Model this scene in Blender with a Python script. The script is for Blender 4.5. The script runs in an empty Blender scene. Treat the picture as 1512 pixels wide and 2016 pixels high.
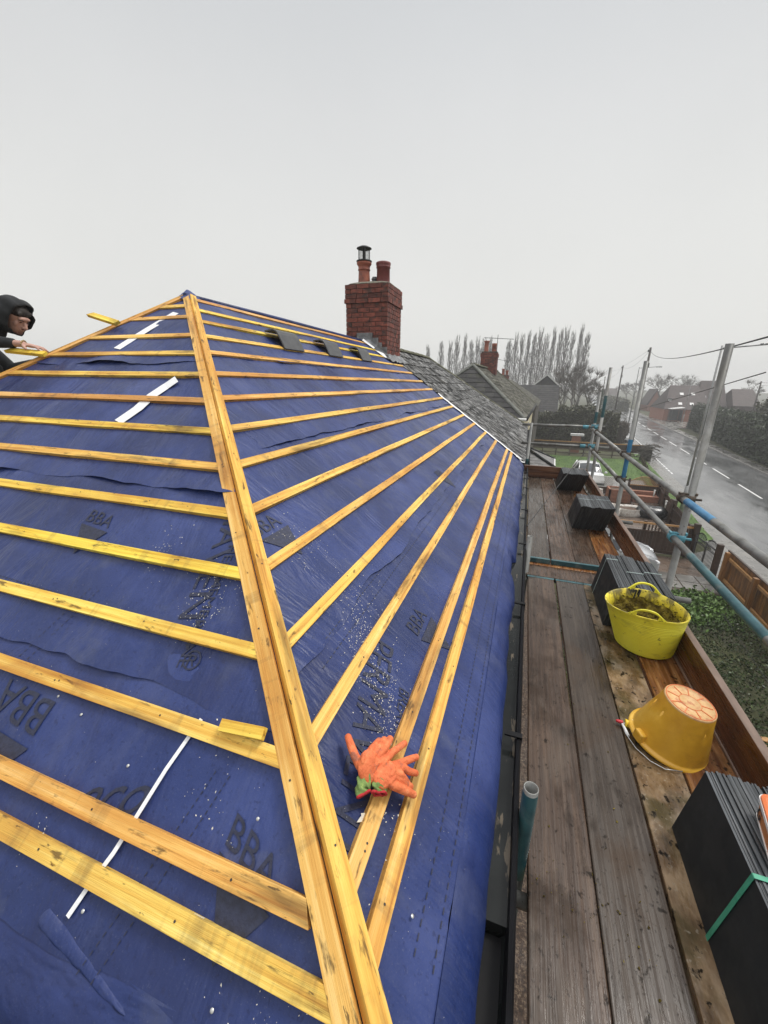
import bpy, bmesh, math, random
from mathutils import Vector, Matrix, noise
R = math.radians
scene = bpy.context.scene
COL = scene.collection
random.seed(7)

# ------------------------------------------------------------------ camera
def make_camera():
    f, pitch, roll, yaw = 792.926, R(17.7594), R(0.8226), R(18.8785)
    fw = Vector((-math.sin(yaw)*math.cos(pitch), math.cos(yaw)*math.cos(pitch), -math.sin(pitch)))
    r = Vector((math.cos(yaw), math.sin(yaw), 0)); u = r.cross(fw)
    r2 = math.cos(roll)*r + math.sin(roll)*u
    u2 = -math.sin(roll)*r + math.cos(roll)*u
    cd = bpy.data.cameras.new('camera'); co = bpy.data.objects.new('camera', cd); COL.objects.link(co)
    m = Matrix((r2, u2, -fw)).transposed().to_4x4(); m.translation = Vector((0, 0, 6.4))
    co.matrix_world = m
    cd.sensor_fit = 'VERTICAL'; cd.sensor_height = 36.0; cd.lens = 36.0*f/2016.0
    cd.clip_start = 0.05; cd.clip_end = 3000
    scene.camera = co
make_camera()

# ------------------------------------------------------------------ light
SUN_EL, SUN_AZ = R(62), R(150)
def make_world():
    w = bpy.data.worlds.new('World'); scene.world = w; w.use_nodes = True
    nt = w.node_tree; nt.nodes.clear(); N = nt.nodes.new; L = nt.links.new
    out = N('ShaderNodeOutputWorld'); bg = N('ShaderNodeBackground')
    sky = N('ShaderNodeTexSky'); sky.sky_type = 'NISHITA'; sky.sun_disc = False
    sky.sun_elevation = SUN_EL; sky.sun_rotation = SUN_AZ; sky.air_density = 1.0; sky.dust_density = 4.0
    hs = N('ShaderNodeHueSaturation'); hs.inputs['Saturation'].default_value = 0.12; hs.inputs['Value'].default_value = 0.10
    L(sky.outputs[0], hs.inputs['Color'])
    tc = N('ShaderNodeTexCoord'); sx = N('ShaderNodeSeparateXYZ'); L(tc.outputs['Generated'], sx.inputs[0])
    # overcast cloud layer: luminance by height (the zenith of an overcast sky is the brighter part), faint cloud mottling
    ramp = N('ShaderNodeValToRGB'); e = ramp.color_ramp.elements
    e[0].position = 0.0; e[0].color = (0.88, 0.88, 0.85, 1)
    e[1].position = 1.0; e[1].color = (1.9, 1.9, 1.95, 1)
    for p, c in ((0.10, (0.86, 0.86, 0.83)), (0.28, (0.81, 0.815, 0.80)), (0.45, (0.74, 0.75, 0.755)), (0.58, (0.66, 0.68, 0.70)), (0.63, (0.66, 0.68, 0.70)), (0.80, (1.45, 1.45, 1.48))):
        q = e.new(p); q.color = (*c, 1)
    L(sx.outputs['Z'], ramp.inputs[0])
    nz = N('ShaderNodeTexNoise'); nz.inputs['Scale'].default_value = 1.6; nz.inputs['Detail'].default_value = 5
    L(tc.outputs['Generated'], nz.inputs['Vector'])
    mr = N('ShaderNodeMapRange'); mr.inputs['From Min'].default_value = .3; mr.inputs['From Max'].default_value = .7
    mr.inputs['To Min'].default_value = .965; mr.inputs['To Max'].default_value = 1.035; L(nz.outputs['Fac'], mr.inputs['Value'])
    mul = N('ShaderNodeVectorMath'); mul.operation = 'SCALE'; L(ramp.outputs[0], mul.inputs[0]); L(mr.outputs[0], mul.inputs['Scale'])
    mix = N('ShaderNodeMix'); mix.data_type = 'RGBA'; mix.inputs['Factor'].default_value = 0.06
    L(mul.outputs[0], mix.inputs['A']); L(hs.outputs[0], mix.inputs['B'])
    L(mix.outputs['Result'], bg.inputs['Color']); bg.inputs['Strength'].default_value = 1.0
    L(bg.outputs[0], out.inputs[0])
make_world()
sd = bpy.data.lights.new('sun', 'SUN'); sd.energy = 2.2; sd.angle = R(16); sd.color = (1.0, 0.97, 0.92)
so = bpy.data.objects.new('sun', sd); COL.objects.link(so)
so.rotation_euler = Vector((-.42, -.30, -.86)).to_track_quat('-Z', 'Y').to_euler()
scene.view_settings.view_transform = 'Standard'; scene.view_settings.look = 'None'
scene.view_settings.exposure = 0.0; scene.view_settings.gamma = 1.0

# ------------------------------------------------------------------ materials
def lin(c): return tuple(((x+0.055)/1.055)**2.4 if x > .04045 else x/12.92 for x in c)
def hexc(h): return lin(tuple(int(h[i:i+2], 16)/255 for i in (0, 2, 4)))

def surf(name, stops, scale=5, stretch=(1, 1, 1), detail=6, rough=.6, rough2=None, rscale=3, bump=.0, bscale=None,
         bstretch=None, rand=0, tint=None, dirt=(), spec=.5, metal=0, attr=0, distort=0, coat=0, bdist=.01, bump2=None, matte=0):
    m = bpy.data.materials.new(name); m.use_nodes = True; nt = m.node_tree; N = nt.nodes.new; L = nt.links.new
    bs = nt.nodes['Principled BSDF']
    tc = N('ShaderNodeTexCoord'); oi = N('ShaderNodeObjectInfo')
    ad = N('ShaderNodeVectorMath'); ad.operation = 'ADD'
    sc = N('ShaderNodeMath'); sc.operation = 'MULTIPLY'; sc.inputs[1].default_value = 57.3
    L(oi.outputs['Random'], sc.inputs[0]); L(tc.outputs['Object'], ad.inputs[0]); L(sc.outputs[0], ad.inputs[1])
    base = ad.outputs[0]
    if attr:
        at0 = N('ShaderNodeAttribute'); at0.attribute_name = 'v'
        a2 = N('ShaderNodeVectorMath'); a2.operation = 'MULTIPLY_ADD'; a2.inputs[1].default_value = (19, 19, 19)
        L(at0.outputs['Color'], a2.inputs[0]); L(base, a2.inputs[2]); base = a2.outputs[0]
    def mapped(st):
        mp = N('ShaderNodeMapping'); mp.inputs['Scale'].default_value = st; L(base, mp.inputs[0]); return mp.outputs[0]
    def noi(s, st, d=6, dis=0):
        n = N('ShaderNodeTexNoise'); n.inputs['Scale'].default_value = s; n.inputs['Detail'].default_value = d
        n.inputs['Roughness'].default_value = .6; n.inputs['Distortion'].default_value = dis
        L(mapped(st), n.inputs['Vector']); return n.outputs['Fac']
    f = noi(scale, stretch, detail, distort)
    rp = N('ShaderNodeValToRGB'); L(f, rp.inputs[0]); els = rp.color_ramp.elements
    els[0].position = stops[0][0]; els[0].color = (*stops[0][1], 1); els[1].position = stops[-1][0]; els[1].color = (*stops[-1][1], 1)
    for p, c in stops[1:-1]:
        q = els.new(p); q.color = (*c, 1)
    col = rp.outputs[0]
    def mixc(a, b, fac, mode='MIX'):
        mx = N('ShaderNodeMix'); mx.data_type = 'RGBA'; mx.blend_type = mode
        for s, v in (('A', a), ('B', b)):
            if isinstance(v, tuple): mx.inputs[s].default_value = (*v, 1)
            else: L(v, mx.inputs[s])
        if isinstance(fac, (int, float)): mx.inputs['Factor'].default_value = fac
        else: L(fac, mx.inputs['Factor'])
        return mx.outputs['Result']
    if tint:   # per-object tint ramp, multiplied
        tr = N('ShaderNodeValToRGB'); tr.color_ramp.interpolation = 'LINEAR'; te = tr.color_ramp.elements
        te[0].position = 0; te[0].color = (*tint[0], 1); te[1].position = 1; te[1].color = (*tint[-1], 1)
        for i, c in enumerate(tint[1:-1]):
            q = te.new((i+1)/(len(tint)-1)); q.color = (*c, 1)
        L(oi.outputs['Random'], tr.inputs[0]); col = mixc(col, tr.outputs[0], 1.0, 'MULTIPLY')
    if rand or attr:
        hs = N('ShaderNodeHueSaturation'); mr = N('ShaderNodeMapRange')
        a = rand or attr
        mr.inputs['To Min'].default_value = 1-a; mr.inputs['To Max'].default_value = 1+a
        if attr:
            at = N('ShaderNodeAttribute'); at.attribute_name = 'v'; L(at.outputs['Fac'], mr.inputs['Value'])
        else: L(oi.outputs['Random'], mr.inputs['Value'])
        L(mr.outputs[0], hs.inputs['Value']); L(col, hs.inputs['Color']); col = hs.outputs[0]
    mks = []
    for d in dirt:   # (colour, scale, stretch, lo, hi, amount)
        dc, ds, dst, lo, hi, am = d[:6]
        n = noi(ds, dst, 5, .3)
        mr = N('ShaderNodeMapRange'); mr.inputs['From Min'].default_value = lo; mr.inputs['From Max'].default_value = hi
        mr.inputs['To Max'].default_value = am; L(n, mr.inputs['Value']); col = mixc(col, dc, mr.outputs[0]); mks.append(mr.outputs[0])
    L(col, bs.inputs['Base Color'])
    if rough2 is not None:
        n = noi(rscale, (1, 1, 1) if not bstretch else bstretch, 4)
        mr = N('ShaderNodeMapRange'); mr.inputs['From Min'].default_value = .42; mr.inputs['From Max'].default_value = .6
        mr.inputs['To Min'].default_value = rough; mr.inputs['To Max'].default_value = rough2; L(n, mr.inputs['Value']); L(mr.outputs[0], bs.inputs['Roughness'])
    else: bs.inputs['Roughness'].default_value = rough
    bs.inputs['Specular IOR Level'].default_value = spec
    if matte and mks:      # dirt and moss do not shine
        cur = mks[0]
        for k_ in mks[1:]:
            mx_ = N('ShaderNodeMath'); mx_.operation = 'MAXIMUM'; L(cur, mx_.inputs[0]); L(k_, mx_.inputs[1]); cur = mx_.outputs[0]
        mr = N('ShaderNodeMapRange'); mr.inputs['To Min'].default_value = spec; mr.inputs['To Max'].default_value = spec*(1-matte); L(cur, mr.inputs['Value']); L(mr.outputs[0], bs.inputs['Specular IOR Level'])
    bs.inputs['Metallic'].default_value = metal
    bs.inputs['Coat Weight'].default_value = coat
    if coat: bs.inputs['Coat Roughness'].default_value = .12
    if bump:
        bn = noi(bscale or scale*3, bstretch or stretch, 5)
        bp = N('ShaderNodeBump'); bp.inputs['Strength'].default_value = bump; bp.inputs['Distance'].default_value = bdist
        L(bn, bp.inputs['Height']); L(bp.outputs[0], bs.inputs['Normal'])
        if bump2:
            b2_ = N('ShaderNodeBump'); b2_.inputs['Strength'].default_value = bump2[0]; b2_.inputs['Distance'].default_value = bump2[3]
            L(noi(bump2[1], bump2[2], 4, .6), b2_.inputs['Height']); L(bp.outputs[0], b2_.inputs['Normal']); L(b2_.outputs[0], bs.inputs['Normal'])
    return m

K = (0, 0, 0)
MT = {}
MT['batten'] = surf('batten_timber', [(.30, (.42, .20, .045)), (.44, (.70, .43, .11)), (.56, (.80, .56, .17)), (.70, (.92, .74, .32))], scale=2.0, stretch=(.8, 30, 30), detail=10, rough=.40, rough2=.7, bump=.5, bscale=6, bstretch=(1.5, 60, 60), bdist=.003, spec=.25, matte=.6,
    tint=[(1.06, 1.16, .50), (1.0, .86, .86), (1.10, 1.22, .52), (.84, .66, .72), (1.05, 1.02, .66), (.98, .78, .76), (1.08, 1.18, .50), (.92, .80, .80)],
    dirt=[((.10, .065, .030), 1.6, (1.0, 7, 7), .54, .66, .72), ((.44, .19, .045), .9, (1, 3, 3), .48, .62, .62), ((.055, .035, .022), 7, (1.2, 6, 6), .60, .68, .75), ((.08, .035, .015), 8, (.55, 1.6, 1.6), .70, .735, .9), ((.14, .09, .045), 1.6, (9, 1.0, 1.0), .56, .70, .45), ((.05, .035, .025), 70, (.25, 1, 1), .66, .70, .8)])
def felt_mat(name, st, st2):
    return surf(name, [(.36, (.013, .025, .096)), (.52, (.019, .035, .134)), (.66, (.032, .052, .176))], scale=2.0, detail=8, rough=.34, rough2=.55, rscale=3, bump=.45, bscale=160, bstretch=(1, 1, 1), bdist=.0015, bump2=(.8, 1.9, st, .030), spec=.40, matte=.4,
    dirt=[((.085, .097, .165), 2.0, st, .54, .74, .38), ((.10, .115, .19), 190, (1, 1, 1), .60, .68, .35), ((.012, .016, .052), 75, (1, 1, 1), .58, .66, .4), ((.10, .11, .14), 5, (1, 1, 1), .60, .74, .35), ((.016, .021, .068), 1.3, (1, 1, 1), .53, .66, .5)])
MT['felt'] = felt_mat('blue_membrane_front', (1.0, 3.2, 1.0), (.35, 4.0, .4))
MT['felt_side'] = felt_mat('blue_membrane_side', (3.2, 1.0, 1.0), (4.0, .35, .4))
MT['print'] = surf('membrane_print', [(.4, (.011, .014, .034)), (.6, (.019, .024, .056))], scale=60, rough=.5, bump=.2, bscale=80)
MT['print_light'] = surf('membrane_print_light', [(.4, (.10, .115, .25)), (.6, (.12, .135, .29))], scale=60, rough=.5)
MT['stain'] = surf('wet_silt_stain', [(.3, (.055, .065, .13)), (.7, (.11, .125, .17))], scale=9, rough=.3, rough2=.6, rscale=8)
MT['white_cloth'] = surf('white_tape', [(.3, (.72, .73, .74)), (.7, (.85, .85, .84))], scale=12, rough=.6, bump=.2, bscale=50)
MT['tape'] = surf('white_strap', [(.3, (.68, .69, .70)), (.7, (.86, .86, .86))], scale=30, stretch=(1, 8, 1), rough=.45)
MT['board'] = surf('wet_scaffold_board', [(.26, (.028, .018, .012)), (.50, (.062, .042, .030)), (.72, (.110, .078, .056))], scale=3, stretch=(16, .8, 16), detail=10, rough=.10, rough2=.5, rscale=3, bump=.28, bscale=5, bstretch=(40, 1, 40), spec=.38, matte=.85, bdist=.004,
    tint=[(1.0, .95, .9), (1.08, .92, .80), (.9, .9, .92), (1.05, 1.0, .95), (.9, .8, .72)],
    dirt=[((.030, .020, .014), 4, (1, .8, 1), .50, .64, .65), ((.12, .10, .082), 2.6, (1.6, .7, 1), .56, .70, .45), ((.010, .008, .006), 26, (1, .8, 1), .62, .68, .8), ((.014, .010, .007), 7, (1, .5, 1), .56, .68, .7), ((.012, .009, .007), 90, (1, .7, 1), .60, .66, .6)])
MT['board_grey'] = surf('grey_scaffold_board', [(.26, (.030, .021, .015)), (.50, (.050, .037, .027)), (.74, (.078, .059, .044))], scale=3, stretch=(18, .8, 16), detail=10, rough=.09, rough2=.42, rscale=2.6, bump=.2, bscale=5, bstretch=(40, 1, 30), spec=.38, matte=.85, bdist=.004,
    dirt=[((.060, .038, .024), 3, (1, .8, 1), .54, .68, .6), ((.012, .009, .007), 26, (1, .8, 1), .62, .68, .8), ((.022, .017, .013), 6, (1, .5, 1), .56, .68, .7), ((.012, .010, .008), 90, (1, .7, 1), .61, .67, .6)])
MT['board_muddy'] = surf('mossy_scaffold_board', [(.32, (.055, .032, .014)), (.48, (.13, .078, .036)), (.64, (.27, .185, .105))], scale=7, stretch=(2.2, 1, 2), detail=10, rough=.16, rough2=.6, rscale=4, bump=.6, bscale=16, bstretch=(3, 1, 3), spec=.38, matte=.85, bdist=.005,
    dirt=[((.040, .036, .012), 4, (1, 1, 1), .46, .60, .7), ((.34, .28, .21), 3.6, (1.4, .8, 1), .56, .68, .6), ((.008, .006, .004), 26, (1, .8, 1), .58, .63, .95), ((.30, .26, .20), 60, (1, 1, 1), .62, .68, .5)])
MT['board_orange'] = surf('orange_wet_board', [(.30, (.075, .026, .009)), (.48, (.17, .066, .020)), (.66, (.32, .16, .06))], scale=4, stretch=(9, .8, 9), detail=10, rough=.10, rough2=.4, rscale=2.6, bump=.4, bscale=8, bstretch=(20, 1, 14), spec=.38, matte=.85, bdist=.004,
    dirt=[((.022, .011, .007), 3, (1, .8, 1), .50, .64, .8), ((.34, .24, .15), 6, (1, 1, 1), .60, .72, .5), ((.008, .005, .004), 30, (1, 1, 1), .60, .65, .9)])
MT['toe'] = surf('toe_board_timber', [(.28, (.040, .015, .008)), (.5, (.095, .036, .016)), (.70, (.19, .085, .04))], scale=2.2, stretch=(8, .7, 12), rough=.2, rough2=.5, bump=.3, bscale=5, bstretch=(20, 1, 30), bdist=.003,
    dirt=[((.03, .016, .01), 2.5, (1, .6, 1.5), .54, .7, .7), ((.30, .20, .13), 3.5, (1, .5, 3), .62, .74, .45)])
MT['toe_top'] = surf('worn_board_edge', [(.3, (.12, .075, .055)), (.7, (.27, .19, .145))], scale=6, stretch=(3, .6, 3), rough=.5, bump=.4, bscale=20, bdist=.003)
MT['steel'] = surf('galvanised_tube', [(.3, (.11, .112, .108)), (.5, (.19, .192, .182)), (.7, (.29, .288, .265))], scale=7, stretch=(1, 1, .35), rough=.32, rough2=.55, rscale=6, bump=.25, bscale=40, metal=.35, dirt=[((.07, .062, .048), 5, (1, 1, .5), .52, .66, .6), ((.03, .025, .02), 40, (1, 1, 1), .62, .67, .7)])
MT['steel_blue'] = surf('blue_painted_tube', [(.3, (.02, .12, .24)), (.7, (.05, .22, .40))], scale=9, rough=.35, bump=.1, bscale=30, dirt=[((.25, .27, .28), 8, (1, 1, 1), .6, .72, .7)])
MT['steel_teal'] = surf('teal_painted_tube', [(.3, (.014, .055, .066)), (.7, (.050, .14, .155))], scale=9, rough=.35, bump=.1, bscale=30, dirt=[((.17, .19, .17), 7, (1, 1, .5), .54, .70, .8), ((.12, .07, .03), 12, (1, 1, 1), .66, .74, .6)])
MT['coupler'] = surf('rusty_coupler', [(.3, (.035, .028, .022)), (.7, (.13, .10, .075))], scale=20, rough=.45, metal=.4, bump=.3, bscale=60)
MT['coupler_teal'] = surf('teal_coupler', [(.3, (.05, .20, .26)), (.7, (.11, .34, .42))], scale=20, rough=.45, bump=.2, bscale=60)
MT['slate'] = surf('new_black_slate', [(.3, (.016, .018, .019)), (.7, (.028, .030, .032))], scale=5, rough=.42, rough2=.6, rscale=9, bump=.12, bscale=40, attr=.25, bdist=.002, spec=.18)
MT['slate_edge'] = surf('slate_edge', [(.3, (.020, .023, .025)), (.7, (.085, .092, .098))], scale=14, stretch=(1, .3, 1), rough=.4, bump=.5, bscale=60, attr=.5, bdist=.003)
MT['green_strap'] = surf('green_strap', [(.3, (.03, .22, .13)), (.7, (.08, .40, .26))], scale=20, rough=.35)
MT['pale_strap'] = surf('pale_strap', [(.3, (.35, .45, .43)), (.7, (.55, .66, .63))], scale=20, rough=.35)
MT['tub'] = surf('yellow_rubber', [(.3, (.74, .66, .035)), (.55, (.86, .80, .060)), (.75, (.92, .87, .12))], scale=4, rough=.35, rough2=.5, bump=.1, bscale=20,
    dirt=[((.22, .19, .03), 5, (1, 1, 2.5), .54, .72, .55), ((.10, .08, .02), 22, (1, 1, 1), .63, .70, .75)])
MT['tub_in'] = surf('soiled_yellow_inside', [(.3, (.60, .47, .03)), (.6, (.80, .66, .05))], scale=6, rough=.5, dirt=[((.075, .06, .016), 9, (1.6, 1.6, .8), .50, .60, .85), ((.2, .16, .03), 18, (1, 1, 1), .55, .68, .7)])
MT['muck'] = surf('moss_debris', [(.3, (.030, .020, .004)), (.5, (.085, .062, .010)), (.7, (.24, .19, .028))], scale=22, rough=.9, bump=1.0, bscale=60, attr=.5, spec=.08)
MT['bucket'] = surf('amber_plastic', [(.3, (.50, .24, .018)), (.5, (.70, .38, .035)), (.66, (.82, .52, .09))], scale=3.2, rough=.28, rough2=.42, bump=.1, bscale=12,
    dirt=[((.66, .30, .025), 2.2, (1, 1, 1), .48, .66, .6), ((.38, .17, .02), 7, (1, 1, 1), .60, .72, .5), ((.06, .04, .02), 42, (1, 1, 1), .69, .72, .85)])
MT['bucket_base'] = surf('bucket_base_plastic', [(.3, (.56, .29, .11)), (.5, (.66, .43, .19)), (.7, (.58, .25, .11))], scale=30, rough=.5, bump=.3, bscale=40, dirt=[((.36, .10, .04), 30, (1, 1, 1), .56, .64, .5)])
MT['orange_pl'] = surf('orange_red_plastic', [(.3, (.62, .13, .035)), (.7, (.78, .24, .08))], scale=9, rough=.35)
MT['orange_card'] = surf('orange_brown_label', [(.3, (.42, .13, .03)), (.7, (.58, .22, .07))], scale=9, rough=.5)
MT['white_pl'] = surf('white_plastic', [(.3, (.62, .62, .60)), (.7, (.78, .78, .76))], scale=9, rough=.4)
MT['red_pl'] = surf('red_plastic', [(.3, (.45, .02, .03)), (.7, (.6, .04, .05))], scale=9, rough=.35)
MT['yellow_pl'] = surf('yellow_plastic', [(.3, (.72, .47, .02)), (.7, (.82, .58, .04))], scale=9, rough=.35)
MT['black_ink'] = surf('black_ink', [(.3, (.012, .012, .012)), (.7, (.02, .02, .02))], scale=9, rough=.5)
MT['wire'] = surf('bright_wire', [(.3, (.45, .45, .45)), (.7, (.6, .6, .6))], scale=9, rough=.3, metal=.7)
MT['cable'] = surf('black_cable', [(.3, (.015, .015, .015)), (.7, (.03, .03, .03))], scale=2, rough=.6)
MT['glove'] = surf('orange_latex_glove', [(.3, (.56, .11, .035)), (.55, (.74, .185, .065)), (.7, (.80, .27, .11))], scale=40, rough=.75, bump=.8, bscale=300, bdist=.002, bump2=(.9, 45, (1, 1, 1), .006), dirt=[((.16, .10, .08), 28, (1, 1, 1), .57, .68, .6), ((.75, .12, .03), 14, (1, 1, 1), .55, .7, .5)])
MT['cuff'] = surf('green_knit_cuff', [(.3, (.07, .12, .035)), (.6, (.22, .32, .09)), (.75, (.48, .56, .16))], scale=45, rough=.85, bump=.8, bscale=260, bdist=.002)
MT['cuff_red'] = surf('red_cuff_hem', [(.3, (.35, .01, .015)), (.7, (.55, .03, .04))], scale=60, rough=.8, bump=.5, bscale=200)
MT['brick'] = surf('red_brick', [(.3, (.085, .022, .014)), (.5, (.165, .042, .027)), (.7, (.25, .072, .045))], scale=9, rough=.7, bump=.5, bscale=50, attr=.38, dirt=[((.028, .023, .020), 6, (1, 1, 1.4), .49, .62, .8), ((.13, .12, .07), 9, (1, 1, 1), .66, .76, .5)])
MT['mortar'] = surf('dark_mortar', [(.3, (.035, .030, .026)), (.7, (.11, .095, .08))], scale=20, rough=.9, bump=.5, bscale=80)
MT['flaunch'] = surf('mortar_flaunching', [(.3, (.08, .075, .055)), (.7, (.24, .225, .17))], scale=18, rough=.9, bump=.6, bscale=50)
MT['pot'] = surf('terracotta_pot', [(.3, (.17, .042, .026)), (.6, (.34, .10, .055)), (.75, (.42, .15, .08))], scale=7, rough=.5, bump=.2, bscale=30, dirt=[((.05, .03, .025), 5, (1, 1, 1), .56, .7, .7)])
MT['pot_dark'] = surf('maroon_pot', [(.3, (.11, .022, .020)), (.7, (.21, .045, .038))], scale=7, rough=.4, bump=.2, bscale=30)
MT['cowl'] = surf('black_metal', [(.3, (.012, .012, .013)), (.7, (.03, .03, .03))], scale=7, rough=.5, metal=.3)
MT['lead'] = surf('lead_sheet', [(.3, (.09, .095, .10)), (.55, (.19, .195, .20)), (.75, (.42, .43, .43))], scale=7, rough=.4, rough2=.6, bump=.4, bscale=14, metal=.2, dirt=[((.03, .03, .03), 6, (1, 1, 1), .58, .7, .7)])
MT['ridge_tile'] = surf('grey_ridge_tile', [(.3, (.050, .052, .055)), (.7, (.085, .087, .09))], scale=14, rough=.5, bump=.1, bscale=80)
MT['gutter'] = surf('anthracite_gutter', [(.3, (.008, .009, .009)), (.7, (.016, .018, .018))], scale=6, rough=.25, rough2=.4, spec=.15, dirt=[((.20, .165, .12), 5, (2, .8, 1), .60, .66, .6)])
MT['gutter_water'] = surf('silty_gutter_water', [(.3, (.008, .009, .009)), (.7, (.017, .019, .018))], scale=4, rough=.06, rough2=.14, spec=.18, dirt=[((.13, .105, .075), 3.0, (6, .9, 1), .585, .61, .85), ((.01, .01, .01), 22, (1, 1, 1), .70, .72, .8)])
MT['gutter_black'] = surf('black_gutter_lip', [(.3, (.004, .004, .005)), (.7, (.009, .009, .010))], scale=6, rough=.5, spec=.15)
MT['fascia'] = surf('fascia_board', [(.3, (.45, .44, .40)), (.7, (.6, .59, .55))], scale=6, rough=.5)
MT['render_wall'] = surf('painted_render', [(.3, (.50, .44, .27)), (.7, (.66, .60, .42))], scale=4, rough=.7, bump=.3, bscale=40, dirt=[((.16, .13, .08), 3, (1, 1, .4), .56, .72, .6)])
MT['wall_brick'] = surf('house_brick', [(.3, (.20, .085, .055)), (.7, (.34, .16, .10))], scale=14, rough=.8, bump=.4, bscale=40, attr=.2)
MT['glass'] = surf('window_glass', [(.3, (.02, .025, .03)), (.7, (.05, .055, .06))], scale=2, rough=.08)
MT['old_tile'] = surf('weathered_concrete_tile', [(.3, (.13, .127, .122)), (.5, (.20, .196, .19)), (.7, (.30, .295, .285))], scale=5, stretch=(1, .6, 1), rough=.22, rough2=.5, rscale=5, bump=.6, bscale=30, attr=.12, bdist=.005, matte=.95, spec=.4,
    dirt=[((.007, .007, .006), 6.5, (.55, 2.2, .6), .49, .51, .99), ((.008, .008, .007), 13, (.6, 2.0, .6), .53, .555, .95), ((.06, .055, .04), 1.5, (1, 1, 1), .56, .68, .6)])
MT['mossy_tile'] = surf('mossy_tile', [(.3, (.045, .042, .03)), (.5, (.12, .115, .09)), (.7, (.28, .27, .24))], scale=5, rough=.7, bump=.6, bscale=20, attr=.3, spec=.3, matte=.9, dirt=[((.045, .045, .018), 3, (1, 1, 1), .47, .60, .7), ((.010, .010, .008), 4.5, (1, 1, 1), .50, .54, .95)])
MT['dark_slate'] = surf('wet_dark_slate', [(.3, (.022, .021, .021)), (.7, (.050, .048, .047))], scale=6, rough=.5, rough2=.7, bump=.3, bscale=30, attr=.25, spec=.2, dirt=[((.055, .06, .025), 1.2, (1, 1, 1), .56, .72, .5)])
MT['grey_slate'] = surf('grey_slate', [(.3, (.11, .105, .10)), (.7, (.21, .205, .20))], scale=6, rough=.5, bump=.3, bscale=30, attr=.2)
MT['ridge_moss'] = surf('mossy_ridge_tile', [(.3, (.035, .036, .02)), (.5, (.085, .085, .045)), (.7, (.16, .155, .10))], scale=12, rough=.8, bump=.7, bscale=40)
MT['hip_tile'] = surf('grey_green_hip_tile', [(.3, (.06, .065, .055)), (.7, (.13, .135, .11))], scale=10, rough=.6, bump=.4, bscale=30)
MT['brown_roof'] = surf('brown_tiled_roof', [(.3, (.035, .023, .021)), (.7, (.068, .045, .040))], scale=3, rough=.7, attr=.2, bump=.2, bscale=9)
MT['far_brick'] = surf('orange_red_brick_wall', [(.3, (.22, .085, .05)), (.7, (.32, .13, .08))], scale=6, rough=.8)
MT['white_paint'] = surf('white_paint', [(.3, (.62, .62, .60)), (.7, (.78, .78, .76))], scale=5, rough=.5)
MT['asphalt'] = surf('wet_asphalt', [(.3, (.075, .077, .078)), (.5, (.125, .127, .127)), (.7, (.19, .19, .188))], scale=.5, stretch=(1.6, .35, 1), rough=.07, rough2=.26, rscale=.5, bump=.2, bscale=30, bstretch=(1, .3, 1), bdist=.003, spec=.8,
    dirt=[((.16, .16, .155), .9, (1.5, .3, 1), .52, .68, .55), ((.03, .03, .032), .5, (1.4, .5, 1), .58, .66, .7), ((.2, .2, .19), 40, (1, 1, 1), .64, .7, .4)])
MT['paving'] = surf('wet_footway', [(.3, (.12, .115, .105)), (.7, (.23, .22, .20))], scale=1.2, rough=.12, rough2=.4, rscale=1.2, bump=.3, bscale=25, bdist=.004, dirt=[((.08, .075, .065), 1.6, (1, 1, 1), .54, .66, .6)])
MT['drive'] = surf('wet_brown_driveway', [(.3, (.070, .052, .040)), (.7, (.17, .125, .095))], scale=1.6, stretch=(1, 3, 1), rough=.10, rough2=.4, rscale=1.4, bump=.3, bscale=20, bdist=.004, dirt=[((.22, .18, .15), 1.4, (1, 3, 1), .56, .70, .5)])
MT['kerb'] = surf('kerb_stone', [(.3, (.17, .165, .155)), (.7, (.30, .29, .27))], scale=3, rough=.5)
MT['paint'] = surf('road_paint', [(.3, (.60, .60, .58)), (.7, (.80, .80, .78))], scale=9, rough=.4, dirt=[((.2, .2, .2), 14, (1, 1, 1), .6, .7, .5)])
MT['soil'] = surf('earth_and_grass', [(.3, (.030, .026, .014)), (.5, (.050, .052, .020)), (.7, (.075, .085, .028))], scale=1.2, rough=.9, bump=.8, bscale=12, bdist=.02)
MT['grass'] = surf('lawn_grass', [(.3, (.035, .075, .012)), (.5, (.065, .125, .020)), (.7, (.11, .18, .035))], scale=1.4, rough=.8, bump=1.0, bscale=30, bdist=.02, dirt=[((.07, .065, .03), 2.5, (1, 1, 1), .62, .72, .5)])
MT['blade'] = surf('grass_blades', [(.3, (.045, .10, .014)), (.7, (.12, .20, .04))], scale=1.2, rough=.6, attr=.4)
MT['ivy'] = surf('ground_cover_leaves', [(.3, (.010, .022, .006)), (.5, (.026, .046, .012)), (.7, (.060, .085, .026))], scale=.8, rough=.45, spec=.25, attr=.6, dirt=[((.09, .07, .035), 1.0, (1, 1, 1), .52, .66, .6)])
MT['hedge'] = surf('dark_hedge_leaves', [(.3, (.014, .024, .008)), (.7, (.038, .056, .018))], scale=.9, rough=.5, attr=.5)
MT['hedge_brown'] = surf('olive_hedge_leaves', [(.3, (.040, .044, .020)), (.7, (.085, .085, .038))], scale=.9, rough=.5, attr=.5)
MT['conifer'] = surf('conifer_sprays', [(.3, (.022, .042, .022)), (.7, (.060, .088, .048))], scale=.9, rough=.6, attr=.5)
MT['bark'] = surf('grey_bark', [(.3, (.10, .088, .075)), (.7, (.20, .18, .16))], scale=4, rough=.9)
MT['twig'] = surf('bare_twigs', [(.3, (.085, .075, .064)), (.7, (.15, .135, .115))], scale=2, rough=.9, attr=.3)
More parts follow.
